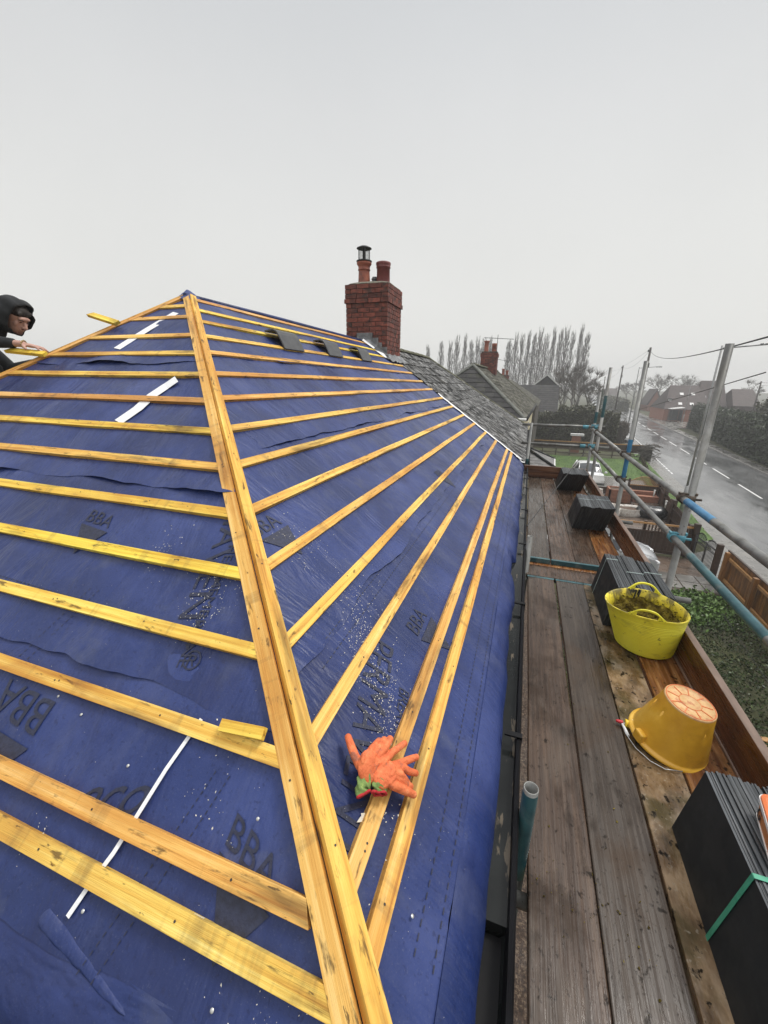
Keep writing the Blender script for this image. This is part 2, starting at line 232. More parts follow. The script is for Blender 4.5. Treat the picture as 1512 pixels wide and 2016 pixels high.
MT['twig_dark'] = surf('bare_dark_twigs', [(.3, (.060, .050, .038)), (.7, (.13, .11, .085))], scale=2, rough=.9, attr=.3)
MT['fence_dark'] = surf('dark_stained_fence', [(.3, (.028, .016, .011)), (.7, (.075, .045, .030))], scale=3, stretch=(1, 1, 6), rough=.4, bump=.3, bscale=20, attr=.3)
MT['fence_orange'] = surf('orange_timber_fence', [(.3, (.11, .048, .013)), (.5, (.21, .095, .026)), (.7, (.33, .16, .05))], scale=3, stretch=(7, 7, .8), rough=.35, bump=.4, bscale=10, attr=.3, dirt=[((.04, .02, .01), 2, (2, 2, .6), .54, .7, .7), ((.09, .10, .03), 2.4, (1, 1, 1), .60, .7, .4)])
MT['fence_rail'] = surf('pale_orange_rail', [(.3, (.30, .15, .05)), (.7, (.50, .28, .11))], scale=5, rough=.4)
MT['pole_wood'] = surf('creosoted_pole', [(.3, (.022, .017, .014)), (.7, (.055, .043, .035))], scale=3, stretch=(5, 5, .5), rough=.7)
MT['lamp_steel'] = surf('grey_lamp_column', [(.3, (.20, .205, .20)), (.7, (.33, .335, .33))], scale=4, rough=.5, metal=.3)
MT['iron'] = surf('black_wrought_iron', [(.3, (.010, .010, .011)), (.7, (.022, .022, .024))], scale=5, rough=.4)
MT['car_silver'] = surf('silver_car_paint', [(.3, (.50, .52, .54)), (.7, (.58, .60, .62))], scale=1, rough=.25, metal=.35, coat=.8)
MT['car_white'] = surf('white_car_paint', [(.3, (.66, .67, .67)), (.7, (.74, .75, .75))], scale=1, rough=.3, coat=.8)
MT['car_dark'] = surf('dark_car_paint', [(.3, (.05, .055, .06)), (.7, (.07, .075, .08))], scale=1, rough=.3, coat=.8)
MT['tyre'] = surf('black_rubber', [(.3, (.010, .010, .010)), (.7, (.02, .02, .02))], scale=5, rough=.7)
MT['trim'] = surf('black_trim', [(.3, (.012, .012, .013)), (.7, (.02, .02, .02))], scale=5, rough=.4)
MT['lens'] = surf('headlamp_lens', [(.3, (.55, .57, .58)), (.7, (.7, .7, .7))], scale=5, rough=.1)
MT['bag'] = surf('white_woven_sack', [(.3, (.52, .48, .42)), (.6, (.72, .70, .66))], scale=14, rough=.7, bump=.7, bscale=40, dirt=[((.30, .20, .13), 6, (1, 1, 1), .52, .66, .6)])
MT['rubble'] = surf('brown_rubble', [(.3, (.05, .03, .02)), (.7, (.15, .10, .07))], scale=16, rough=.9, bump=.8, bscale=40)
MT['black_sack'] = surf('black_plastic_sheet', [(.3, (.010, .011, .012)), (.7, (.02, .022, .024))], scale=6, rough=.25, bump=.6, bscale=12)
MT['hoodie'] = surf('black_hoodie', [(.3, (.009, .010, .011)), (.7, (.020, .022, .024))], scale=9, rough=.9, bump=.5, bscale=24, bdist=.006)
MT['skin'] = surf('skin', [(.3, (.40, .22, .165)), (.7, (.54, .32, .25))], scale=12, rough=.5, bump=.1, bscale=80)
MT['hair'] = surf('dark_hair', [(.3, (.012, .009, .008)), (.7, (.03, .022, .018))], scale=30, rough=.6, bump=.5, bscale=90)
MT['brass'] = surf('brass_bracelet', [(.3, (.35, .25, .10)), (.7, (.55, .42, .2))], scale=30, rough=.3, metal=.8)
MT['sawdust'] = surf('pale_sawdust', [(.3, (.45, .42, .34)), (.7, (.70, .67, .58))], scale=9, rough=.8)
MT['nail'] = surf('zinc_nail', [(.3, (.45, .45, .43)), (.7, (.6, .6, .58))], scale=9, rough=.35, metal=.6)
MT['nail_dark'] = surf('dark_nail_head', [(.3, (.02, .015, .012)), (.7, (.05, .04, .03))], scale=9, rough=.5)
MT['gravel'] = surf('rusty_gravel', [(.3, (.012, .007, .004)), (.5, (.05, .028, .016)), (.7, (.20, .15, .10))], scale=30, rough=.4, rough2=.7, bump=1.0, bscale=60, bdist=.01)
MT['sign_face'] = surf('white_sign_face', [(.3, (.62, .62, .60)), (.7, (.74, .74, .72))], scale=4, rough=.5)

# ------------------------------------------------------------------ mesh builder
WM = {}; LM = {}
def place(o, W, parent=None):
    if parent is not None:
        o.parent = parent; LM[o] = WM[parent].inverted() @ W; o.matrix_local = LM[o]
    else: o.matrix_world = W
    WM[o] = W
class MB:
    def __init__(s): s.v = []; s.f = []; s.a = []; s.mi = []; s.cur = 0; s.sm = []
    def add(s, vs, fs, a=None, mi=None, sm=False):
        o = len(s.v); s.v += [tuple(p) for p in vs]; a = random.random() if a is None else a
        for f in fs: s.f.append(tuple(i+o for i in f)); s.a.append(a); s.mi.append(s.cur if mi is None else mi); s.sm.append(sm)
    def box(s, c, d, m=None, a=None, mi=None):
        x, y, z = d[0]/2, d[1]/2, d[2]/2
        vs = [Vector((i*x, j*y, k*z)) for i in (-1, 1) for j in (-1, 1) for k in (-1, 1)]
        if m is not None: vs = [m @ p for p in vs]
        c = Vector(c); vs = [p+c for p in vs]
        s.add(vs, [(0, 1, 3, 2), (4, 6, 7, 5), (0, 4, 5, 1), (2, 3, 7, 6), (0, 2, 6, 4), (1, 5, 7, 3)], a, mi)
    def b2(s, lo, hi, a=None, mi=None):
        s.box([(lo[i]+hi[i])/2 for i in range(3)], [hi[i]-lo[i] for i in range(3)], None, a, mi)
    def beam(s, p0, p1, w, h, up=(0, 0, 1), a=None, mi=None):
        p0 = Vector(p0); p1 = Vector(p1); x = (p1-p0); l = x.length; x.normalize(); u = Vector(up)
        y = u.cross(x).normalized(); z = x.cross(y); m = Matrix((x, y, z)).transposed()
        s.box((p0+p1)/2, (l, w, h), m, a, mi)
    def tube(s, pts, r, n=10, cap=True, a=None, mi=None):
        pts = [Vector(p) for p in pts]; rs = r if isinstance(r, (list, tuple)) else [r]*len(pts)
        vs = []; fs = []; prev = None
        for i, p in enumerate(pts):
            d = (pts[min(i+1, len(pts)-1)]-pts[max(i-1, 0)]).normalized()
            if prev is None: q = d.orthogonal().normalized()
            else: q = (prev - d*prev.dot(d)).normalized()
            prev = q; w = d.cross(q)
            for k in range(n):
                t = 2*math.pi*k/n; vs.append(p+(q*math.cos(t)+w*math.sin(t))*rs[i])
        for i in range(len(pts)-1):
            for k in range(n): fs.append((i*n+k, i*n+(k+1) % n, (i+1)*n+(k+1) % n, (i+1)*n+k))
        s.add(vs, fs, a, mi, True)
        if cap:
            o = len(s.v)-len(vs); s.f.append(tuple(o+k for k in range(n))[::-1]); s.f.append(tuple(o+(len(pts)-1)*n+k for k in range(n)))
            for _ in (0, 1): s.a.append(s.a[-1]); s.mi.append(s.mi[-1]); s.sm.append(False)
    def lathe(s, prof, c=(0, 0, 0), n=24, m=None, a=None, mi=None, sx=1, sy=1, closed=False):
        vs = []; fs = []; c = Vector(c)
        for r, z in prof:
            for k in range(n):
                t = 2*math.pi*k/n; p = Vector((r*math.cos(t)*sx, r*math.sin(t)*sy, z)); vs.append((m @ p if m else p)+c)
        for i in range(len(prof)-1):
            for k in range(n): fs.append((i*n+k, i*n+(k+1) % n, (i+1)*n+(k+1) % n, (i+1)*n+k))
        if closed: fs.append(tuple(range(n))[::-1]); fs.append(tuple((len(prof)-1)*n+k for k in range(n)))
        s.add(vs, fs, a, mi, True)
    def prism(s, poly, axis_vec, a=None, mi=None):
        n = len(poly); d = Vector(axis_vec); vs = [Vector(p) for p in poly]+[Vector(p)+d for p in poly]
        s.add(vs, [tuple(range(n))[::-1], tuple(range(n, 2*n))]+[(i, (i+1) % n, n+(i+1) % n, n+i) for i in range(n)], a, mi)
    def quad(s, *p, a=None, mi=None): s.add(p, [tuple(range(len(p)))], a, mi)
    def build(s, name, mat, parent=None, mw=None, bevel=0, smooth=None):
        me = bpy.data.meshes.new(name); off = Vector((0, 0, 0))
        if mw is None:
            if parent is not None: off = WM[parent].translation.copy()
            elif s.v:
                xs = [p[0] for p in s.v]; ys = [p[1] for p in s.v]; zs = [p[2] for p in s.v]
                off = Vector(((min(xs)+max(xs))/2, (min(ys)+max(ys))/2, min(zs)))
        me.from_pydata([tuple(Vector(p)-off) for p in s.v] if mw is None else s.v, [], s.f)
        at = me.attributes.new('v', 'FLOAT', 'FACE'); at.data.foreach_set('value', s.a)
        ms = mat if isinstance(mat, (list, tuple)) else [mat]
        for m in ms: me.materials.append(m)
        me.polygons.foreach_set('material_index', s.mi)
        me.polygons.foreach_set('use_smooth', s.sm if smooth is None else [smooth]*len(s.f))
        me.update()
        o = bpy.data.objects.new(name, me); COL.objects.link(o)
        W = Matrix.Translation(off) if mw is None else mw.copy()
        place(o, W, parent)
        if bevel:
            b = o.modifiers.new('bevel', 'BEVEL'); b.width = bevel; b.segments = 2; b.limit_method = 'ANGLE'
        return o

def tag(o, label=None, cat=None, group=None, kind=None):
    if label: o['label'] = label
    if cat: o['category'] = cat
    if group: o['group'] = group
    if kind: o['kind'] = kind
    return o
def thing(name, loc, label, cat, group=None):
    o = bpy.data.objects.new(name, None); COL.objects.link(o); place(o, Matrix.Translation(Vector(loc))); o.empty_display_size = .1
    return tag(o, label, cat, group)
def copy_tree(o, W=None, parent=None):
    c = o.copy(); COL.objects.link(c)
    if parent is None: place(c, W)
    else:
        c.parent = parent; c.matrix_local = LM[o]; LM[c] = LM[o]; WM[c] = WM[parent] @ LM[o]
    for ch in [x for x in list(WM) if x.parent == o and x is not c]: copy_tree(ch, None, c)
    return c
def frame(origin, x, y):
    x = Vector(x).normalized(); y = Vector(y); y = (y-x*y.dot(x)).normalized(); z = x.cross(y)
    m = Matrix((x, y, z)).transposed().to_4x4(); m.translation = Vector(origin); return m

# ================================================================== THE ROOF BEING WORKED ON
T = 0.7                                   # pitch: rise per metre
def zf(x): return 5.08 - T*x              # membrane, front slope
def zs(y): return 4.915 + T*y             # membrane, side slope
NF = Vector((T, 0, 1)).normalized(); NS = Vector((0, -T, 1)).normalized()
HIP = 0.236; PARTY = 7.66; RIDGE_X = -2.86; REAR_HIP = -5.95
def wrinkle(a, b, seed, amp=1.0):
    n = noise.noise(Vector((a*1.3+seed, b*5.0, seed)))*.006 + noise.noise(Vector((a*4+seed, b*9, 3+seed)))*.0022
    n += abs(noise.noise(Vector((a*.8+b*1.9, b*2.6-a*.5, seed+9))))*.006
    return n*1.5
house = thing('semi_detached_house', (-2.86, 3.9, 0), 'brick house in the foreground whose hipped roof is stripped to blue membrane and timber battens', 'house')

def felt_front(z0, z1, lift, seed, over=True):
    mb = MB(); ny = 150
    x_lo = (5.08-z0)/T; x_hi = (5.08-z1)/T; nx = max(4, int(abs(x_lo-x_hi)/.035))
    vs = []; fs = []
    for i in range(nx+1):
        x = x_lo+(x_hi-x_lo)*i/nx
        for j in range(ny+1):
            u = (j/ny)**1.5; y0 = HIP-x; y = y0+(PARTY-y0)*u
            xx = x
            h = wrinkle(y, x, seed)+.001
            if i < 3:    # torn, slightly lifted lower edge
                xx += (noise.noise(Vector((y*2.2, seed, 0)))*.035+noise.noise(Vector((y*9, seed, 5)))*.008)*(1-i/3)
                h += max(0, noise.noise(Vector((y*1.7, seed, 8))))*.028*(1-i/3)*(1 if lift else 0)
            h += lift
            p = Vector((xx, y, zf(xx)))+NF*h
            vs.append(p)
    for i in range(nx):
        for j in range(ny):
            a = i*(ny+1)+j; fs.append((a, a+1, a+ny+2, a+ny+1))
    mb.add(vs, fs, 0, 0, True); return mb
def felt_side(z0, z1, lift, seed, edge=None):
    mb = MB(); nx = 150
    y_lo = (z0-4.915)/T; y_hi = (z1-4.915)/T; ny = max(4, int((y_hi-y_lo)/.035)); vs = []; fs = []
    for i in range(ny+1):
        y = y_lo+(y_hi-y_lo)*i/ny
        for j in range(nx+1):
            u = j/nx; xa = REAR_HIP+y+.0; xb = HIP-y; x = xb+(xa-xb)*u**1.4; yy = y
            h = wrinkle(x, y, seed+20)+.001
            if i < 3:
                e = noise.noise(Vector((x*2.2, seed, 1)))*.04+noise.noise(Vector((x*10, seed, 5)))*.010
                yy += e*(1-i/3); h += max(0, noise.noise(Vector((x*1.9, seed, 2)))+.1)*.04*(1-i/3)*(1 if lift else 0)
            p = Vector((x, yy, zs(yy)))+NS*(h+lift)
            vs.append(p)
    for i in range(ny):
        for j in range(nx):
            a = i*(nx+1)+j; fs.append((a, a+nx+1, a+nx+2, a+1))
    mb.add(vs, fs, 0, 0, True); return mb
# courses of membrane, each lapping the one below
CF = [(5.10, 5.58, 0), (5.50, 6.10, .003), (6.04, 6.62, .006), (6.55, 7.07, .009)]
for i, (a, b, l) in enumerate(CF): felt_front(a, b, l, i*7+1).build('roof_membrane', MT['felt'], house)
CS = [(5.125, 5.52, 0), (5.455, 5.98, .003), (5.905, 6.58, .006), (6.50, 7.05, .009)]
for i, (a, b, l) in enumerate(CS): felt_side(a, b, l, i*5+2).build('roof_membrane', MT['felt_side'], house)
# rear slope membrane
mb = MB(); vs = []; fs = []
for i in range(13):
    x = RIDGE_X-2.9*i/12; z = 7.08+T*(x-RIDGE_X)
    for j in range(11): y0 = x-REAR_HIP; y0 = min(y0, 3.09); vs.append((x, y0+(PARTY-y0)*j/10, z))
for i in range(12):
    for j in range(10): a = i*11+j; fs.append((a, a+1, a+12, a+11))
mb.add(vs, fs, 0, 0, True); mb.build('roof_membrane', MT['felt'], house)
# membrane drape over the front eaves into the gutter
mb = MB(); vs = []; fs = []; NY = 420
for j in range(NY+1):
    y = .22+(PARTY-.22)*j/NY
    wob = noise.noise(Vector((y*2.1, 4, 0)))*.010+noise.noise(Vector((y*6, 4, 2)))*.005
    fold = max(0, noise.noise(Vector((y*1.4, 9, 0)))) * .02
    tear = .030 if 2.9 < y < 3.25 else 0
    prof = [(-.040, zf(-.040)+.006), (-.018+fold*.3, zf(-.018)+.005), (-.002+wob*.6, zf(0)+.001), (.012+wob, zf(.012)-.006-fold*.2), (.030+wob*1.3-tear*.4, 5.045), (.044+wob*1.5-tear, 5.012), (.052+wob*1.7-tear, 4.990)]
    for (x, z) in prof: vs.append((x, y, z))
for j in range(NY):
    for i in range(6): a = j*7+i; fs.append((a, a+1, a+8, a+7))
mb.add(vs, fs, 0, 0, True); mb.build('eaves_membrane', MT['felt'], house)
# side eaves drape (near edge)
mb = MB(); vs = []; fs = []
for j in range(121):
    x = .0-(5.7)*j/120; w = noise.noise(Vector((x*2, 1, 1)))*.012
    for (y, z) in [(.32, zs(.32)+.004), (.27, zs(.27)+.003), (.235+w, zs(.235)-.004), (.205+w, 5.03), (.19+w, 4.98), (.185+w, 4.93)]: vs.append((x, y, z))
for j in range(120):
    for i in range(5): a = j*6+i; fs.append((a, a+1, a+7, a+6))
mb.add(vs, fs, 0, 0, True); mb.build('eaves_membrane', MT['felt'], house)
# silt stain ridges: a stiff fold under the membrane near the left eaves and a long one by the front eaves
def fold(pts, w, h, mat, seed):
    mb = MB(); vs = []; fs = []; n = 24; m = 8
    for i in range(n+1):
        t = i/n; P = Vector(pts[0]).lerp(Vector(pts[1]), t); d = (Vector(pts[1])-Vector(pts[0])).normalized()
        nn = pts[2]; s = nn.cross(d).normalized(); ww = (w[0]+(w[1]-w[0])*t)*(1 if 0 < i < n else .4); hh = h[0]+(h[1]-h[0])*t
        for k in range(m+1):
            a = math.pi*k/m; vs.append(P+s*(math.cos(a)*ww+noise.noise(Vector((t*6, k, seed)))*.004)+nn*(math.sin(a)*hh*(.2 if i in (0, n) else 1)-.001))
    for i in range(n):
        for k in range(m): a = i*(m+1)+k; fs.append((a, a+1, a+m+2, a+m+1))
    mb.add(vs, fs, 0, 0, True); return mb.build('membrane_fold', mat, house)
fold(((-.985, .335, zs(.335)+.004), (-.66, .285, zs(.285)+.004), NS), (.022, .005), (.007, .002), MT['felt_side'], 1)

# walls, fascia, gutter
def wall_with_windows(mb, x0, x1, y0, y1, z0, z1): mb.b2((x0, y0, z0), (x1, y1, z1))
mb = MB(); mb.b2((-5.55, .45, 0), (-.28, PARTY, 4.93)); mb.build('wall', MT['wall_brick'], house)
for y in (2.0, 5.6):
    for z in (1.0, 3.4):
        mb = MB(); mb.b2((-.30, y-.75, z), (-.255, y+.75, z+1.15)); w = mb.build('window', MT['white_paint'], house)
        mb = MB(); mb.b2((-.262, y-.68, z+.07), (-.249, y-.03, z+1.08)); mb.b2((-.262, y+.03, z+.07), (-.249, y+.68, z+1.08)); mb.build('pane', MT['glass'], w)
mb = MB(); mb.b2((-.30, .20, 4.86), (-.018, PARTY, 4.90)); mb.b2((-.032, .20, 4.90), (-.012, PARTY, 5.055)); mb.build('fascia', MT['fascia'], house)
gut = MB(); Y0, Y1 = .30, 14.8
prof = [(.000, 5.035), (.002, 4.955), (.018, 4.925), (.085, 4.925), (.104, 4.950), (.108, 5.030), (.120, 5.036), (.125, 5.030), (.123, 5.018), (.114, 5.016), (.112, 4.945), (.088, 4.915), (.014, 4.915), (-.006, 4.950), (-.008, 5.035)]
for k in range(len(prof)-1):
    (xa, za), (xb, zb) = prof[k], prof[k+1]
    gut.quad((xa, Y0, za), (xb, Y0, zb), (xb, PARTY, zb), (xa, PARTY, za), mi=1 if k >= 4 else 0)
gut.quad(*[(x, Y0, z) for x, z in prof[:6]], mi=1)
g = gut.build('gutter', [MT['gutter'], MT['gutter_black']], house)
mb = MB(); mb.b2((.003, .78, 4.93), (.106, PARTY, 4.985)); mb.build('standing_water', MT['gutter_water'], g)
mb = MB(); mb.b2((.004, .31, 4.928), (.104, .775, 4.94)); mb.build('gutter_shade_slab', MT['gutter_black'], g)  # black slab stands in for the deep shade at the gutter's near end
for y in (1.4, 2.5, 3.6, 4.7, 5.8, 6.9):
    mb = MB(); mb.b2((.109, y-.012, 4.92), (.129, y+.012, 5.042)); mb.b2((.06, y-.012, 5.034), (.129, y+.012, 5.042)); mb.build('gutter_bracket', MT['gutter_black'], g)

# ---- battens
def batten(p0, p1, nrm, w=.046, h=.025, name='batten', mat='batten', cut0=0, cut1=0, parent=None, bev=.0012, sag=0):
    """upslope top edge runs p0 -> p1 on the batten-top plane"""
    p0 = Vector(p0); p1 = Vector(p1); x = (p1-p0); l = x.length; x.normalize(); z = Vector(nrm).normalized(); y = z.cross(x)
    m = Matrix((x, y, z)).transposed().to_4x4(); m.translation = (p0+p1)/2
    mb = MB(); n = max(2, int(l/.25)); vs = []; fs = []; sd_ = random.uniform(0, 99)
    for i in range(n+1):
        t = -l/2+l*i/n
        bow = noise.noise(Vector((t*.9, sd_, 0)))*.005; bz = noise.noise(Vector((t*.8, sd_, 7)))*.0015
        c = cut0 if i == 0 else (cut1 if i == n else 0)
        for (yy, zz) in ((0, 0), (w, 0), (w, -h), (0, -h)): vs.append((t+c*yy, yy+bow, zz+bz))
    for i in range(n):
        for k in range(4): a = i*4+k; b = i*4+(k+1) % 4; fs.append((a, b, b+4, a+4))
    fs += [(3, 2, 1, 0), (n*4, n*4+1, n*4+2, n*4+3)]
    # orient outward
    mb.add(vs, [f[::-1] for f in fs])
    t = -l/2+random.uniform(.15, .5)
    while t < l/2-.05:     # nail heads where it crosses the rafters
        for q in ((0,) if random.random() < .7 else (-.009, .009)):
            c = Vector((t+q, w*random.uniform(.38, .62), .0012)); mb.add([c+Vector((math.cos(a)*.0030, math.sin(a)*.0030, 0)) for a in [k*math.pi/4 for k in range(8)]], [tuple(range(8))], .5, 1)
        t += .45+random.uniform(-.01, .01)
    return mb.build(name, [MT[mat], MT['nail_dark']], house if parent is None else parent, m, bevel=bev)
FX = [-2.80, -2.645, -2.49, -2.31, -2.13, -1.927, -1.728, -1.517, -1.314, -1.105, -.900, -.688, -.489, -.282, -.202]
for i, x in enumerate(FX):
    yh = HIP-x+.075-.0; z = 5.11-T*x
    ye = 7.20 if x < -2.45 else PARTY+.01
    # direction: local x must give y (width) pointing downslope (+X): z x xdir = +X  -> xdir = -Y
    batten((x, ye, z), (x, yh, z), NF, cut1=1.0)
SY = [2.93, 2.775, 2.549, 2.357, 2.153, 1.945, 1.743, 1.545, 1.339, 1.128, .921, .717, .510, .423]
for i, y in enumerate(SY):
    z = 4.945+T*y; xr = HIP-y-.070; xl = REAR_HIP+y+.07
    batten((xr, y, z), (xl, y, z), NS, cut0=-.85 if i != 12 else -.5, cut1=1.0)
# hip battens (two along the near hip, two along the far hip)
hd = Vector((-1, 1, T)).normalized()
A = Vector((HIP-.30, .30, 5.11-T*(HIP-.30))); Bt = Vector((-2.845, 3.081, 7.10)); 
def hipb(a, b, nrm, off, w, lift, **kw):
    d = (b-a).normalized(); s = nrm.cross(d).normalized()
    return batten(a+s*off+nrm*lift, b+s*off+nrm*lift, nrm, w=w, name='hip_batten', **kw)
A = Vector((-.02, .256, 5.124)); 
hipb(A, Bt, NS, .006, .050, .002)                       # on the side slope
d_ = (Bt-A).normalized()
s_ = NF.cross(d_).normalized()
hipb(Bt, A, NF, .009, .048, .012)                       # on the front slope (reversed so width runs to +X)
RA = Vector((REAR_HIP+.30, .30, 4.945+T*.30)); RB = Vector((-2.875, 3.075, 7.10))
hipb(RB, RA, NS, .004, .046, .0)
NR = Vector((-T, 0, 1)).normalized()
hipb(RA, RB, NR, .006, .046, .010)
for x in [-3.1, -3.3, -3.5, -3.7, -3.9, -4.1, -4.3, -4.5, -4.7, -4.9, -5.1, -5.3, -5.5]:
    z = 7.11+T*(x-RIDGE_X); batten((x, x-REAR_HIP+.06, z), (x, PARTY, z), NR)
# ridge batten edges + rolled membrane over the apex
mb = MB(); mb.tube([(-2.86, 3.05, 7.085), (-2.86, 4.5, 7.095), (-2.86, 7.2, 7.095)], .022, 8); mb.build('ridge_membrane', MT['felt'], house)
mb = MB(); vs = []; fs = []
for i in range(9):
    for j in range(9):
        u, v = (i/8-.5), (j/8-.5); x = -2.86+u*.16; y = 3.09+v*.16
        z = min(zf(x), zs(y))+.034+noise.noise(Vector((u*6, v*6, 3)))*.010-abs(u)*.02; vs.append((x, y, z))
for i in range(8):
    for j in range(8): a = i*9+j; fs.append((a, a+9, a+10, a+1))
mb.add(vs, fs, 0, 0, True); mb.build('apex_patch', MT['felt'], house)
# ---- printed marks on the membrane
def text_mesh(txt, size, shear=0, offset=0.0, res=3):
    c = bpy.data.curves.new('t', 'FONT'); c.body = txt; c.size = size; c.shear = shear; c.offset = offset; c.resolution_u = res
    o = bpy.data.objects.new('t', c); COL.objects.link(o); bpy.context.view_layer.update()
    me = o.to_mesh(); vs = [v.co.copy() for v in me.vertices]; fs = [tuple(p.vertices) for p in me.polygons]; o.to_mesh_clear()
    bpy.data.objects.remove(o); bpy.data.curves.remove(c); return vs, fs
def surf_h(p, front):
    cs = CF if front else CS; best = 0
    for i, (a, b, l) in enumerate(cs):
        if p.z >= a+.012: best = i
    l = cs[best][2]
    return (wrinkle(p.y, p.x, best*7+1) if front else wrinkle(p.x, p.y, best*5+2+20))+.001+l
def decal(vs, fs, origin, xd, yd, nrm, lift, name, mat, parent, label=None):
    """lay flat print on a slope; densify so that it follows the wrinkles"""
    X = Vector(xd).normalized(); Y = Vector(yd).normalized()
    bm = bmesh.new(); bv = [bm.verts.new(v) for v in vs]
    for f in fs:
        try: bm.faces.new([bv[i] for i in f])
        except Exception: pass
    bmesh.ops.triangulate(bm, faces=bm.faces)
    for _ in range(2):
        le = [e for e in bm.edges if e.calc_length() > .03]
        if not le: break
        bmesh.ops.subdivide_edges(bm, edges=le, cuts=1); bmesh.ops.triangulate(bm, faces=[f for f in bm.faces if len(f.verts) > 3])
    mb = MB(); bm.verts.index_update()
    P = [Vector(origin)+X*v.co.x+Y*v.co.y for v in bm.verts]; out = []
    for p in P:
        q = p.copy(); q.z = (zf(p.x) if nrm is NF else zs(p.y)); out.append(q+nrm*(surf_h(q, nrm is NF)+lift))
    def inside(f):
        c = f.calc_center_median(); q = Vector(origin)+X*c.x+Y*c.y
        return (q.y > HIP-q.x+.03) if nrm is NF else (q.x < HIP-q.y-.03)
    mb.add(out, [tuple(v.index for v in f.verts) for f in bm.faces if inside(f)], .5); bm.free()
    o = mb.build(name, MT[mat], parent)
    if label: o['label'] = label
    return o
def wl(front, lvl):   # lift above the wrinkles for course level
    return .0085+lvl*.003
SU = Vector((0, 1, T)).normalized(); SX = Vector((1, 0, 0)); FU = Vector((-1, 0, T)).normalized(); FYd = Vector((0, 1, 0))
def panel_logo(origin, xd, yd, nrm, lift, s=1.0, above=False):
    # dark band with three block letters, and a triangle below it
    vs, fs = text_mesh('BBA', .155*s, 0, 0); decal(vs, fs, origin, xd, yd, nrm, .0032, 'printed_letters', 'print', house)
    X = Vector(xd).normalized(); Y = Vector(yd).normalized()
    tri = [Vector((0, .14*s, 0)), Vector((.15*s, .36*s, 0)), Vector((.30*s, .14*s, 0))] if above else [Vector((0, -.03*s, 0)), Vector((.30*s, -.03*s, 0)), Vector((.15*s, -.26*s, 0))]
    decal(tri, [(0, 2, 1)], origin, xd, yd, nrm, .0032, 'printed_triangle', 'print', house)
def words(t, size, origin, xd, yd, nrm, lift, shear=0, bold=0):
    bold = 0
    vs, fs = text_mesh(t, size, shear, bold); return decal(vs, fs, origin, xd, yd, nrm, .0032, 'printed_letters', 'print', house)
# side slope: logo at left, letters running down the slope, italic word lower down
panel_logo((-1.34, .665, 0), (-1, .06, 0), -SU, NS, .010, .95, True)
dwn = -SU
words('PERMAVENT', .135, (-1.215, 1.60, 0), (.18, -1, 0), (1, .18, 0), NS, .0125, 0, .006)
words('BREATHER MEMBRANE', .055, (-1.10, 1.38, 0), (.18, -1, 0), (1, .18, 0), NS, .0125, 0, .002)
words('®', .09, (-.99, .83, 0), (1, 0, 0), SU, NS, .012)
words('eco', .15, (-1.08, .475, 0), (1, .25, 0), SU, NS, .010, .3, .007)
panel_logo((-1.88, 1.22, 0), (1, -.1, 0), SU, NS, .0125, .6)
panel_logo((-.60, .545, 0), (1, -.3, 0), SU, NS, .010, .62)
# front slope
panel_logo((-1.00, 1.30, 0), (0, 1, 0), FU, NF, .0125, .68)
panel_logo((-.35, 1.50, 0), (0, 1, 0), FU, NF, .010, .68)
words('PERMAVENT', .135, (-.50, 1.32, 0), (.22, -1, 0), (1, .22, 0), NF, .010, 0, .006)
words('BREATHER', .055, (-.34, 1.19, 0), (.22, -1, 0), (1, .22, 0), NF, .010, 0, .002)
panel_logo((-.70, 3.6, 0), (0, 1, 0), FU, NF, .0125, .68)
def dashes(a, b, nrm, lift, n, w=.0035, fill=.55):
    mb = MB(); a = Vector(a); b = Vector(b)
    for i in range(n):
        p = a.lerp(b, i/n); q = a.lerp(b, (i+fill)/n); s = nrm.cross((q-p).normalized())*w/2
        pts = []
        for r_ in (p+s, p-s, q-s, q+s):
            r_ = r_.copy(); r_.z = (zf(r_.x) if nrm is NF else zs(r_.y)); pts.append(r_+nrm*(surf_h(r_, nrm is NF)+.0028))
        mb.quad(*pts, a=.5)
    return mb.build('seam_print', MT['print'], house)
for dx in (0, .045):
    dashes((-.70+dx, .65, 0), (-.815+dx, .29, 0), NS, .010, 26)
    dashes((-1.56+dx, .98, 0), (-1.66+dx, .70, 0), NS, .0125, 18)
    dashes((-.105+dx, 6.5, 0), (-.105+dx, .55, 0), NF, .009, 210)
    dashes((-.615+dx, 6.5, 0), (-.605+dx, 1.0, 0), NF, .0125, 200)
dashes((-2.1, .95, 0), (-1.3, .93, 0), NS, .0125, 34)

# ---- chimney on the party wall
def brick_stack(mb, x0, x1, y0, y1, z0, courses, bh=.075, bl=.225, jt=.009, depth=.1, hdr=False, zslope=None):
    for c in range(courses):
        za = z0+c*bh; zb = za+bh-jt
        for side in range(4):
            if side == 0: a, b, fx = x0, x1, y0
            elif side == 1: a, b, fx = y0, y1, x1
            elif side == 2: a, b, fx = x0, x1, y1
            else: a, b, fx = y0, y1, x0
            L_ = bl if side in (0, 2) else (bl*.5)
            off = (c % 2)*L_*.5
            t = a-off
            while t < b-.001:
                s = max(a, t); e = min(b, t+L_-jt); t += L_
                if e-s < .012: continue
                j = random.uniform(-.0015, .0015)
                if side == 0: lo = (s, y0+j, za); hi = (e, y0+depth, zb)
                elif side == 2: lo = (s, y1-depth, za); hi = (e, y1+j, zb)
                elif side == 1: lo = (x1-depth, s, za); hi = (x1+j, e, zb)
                else: lo = (x0+j, s, za); hi = (x0+depth, e, zb)
                mb.b2(lo, hi, random.random(), 0)
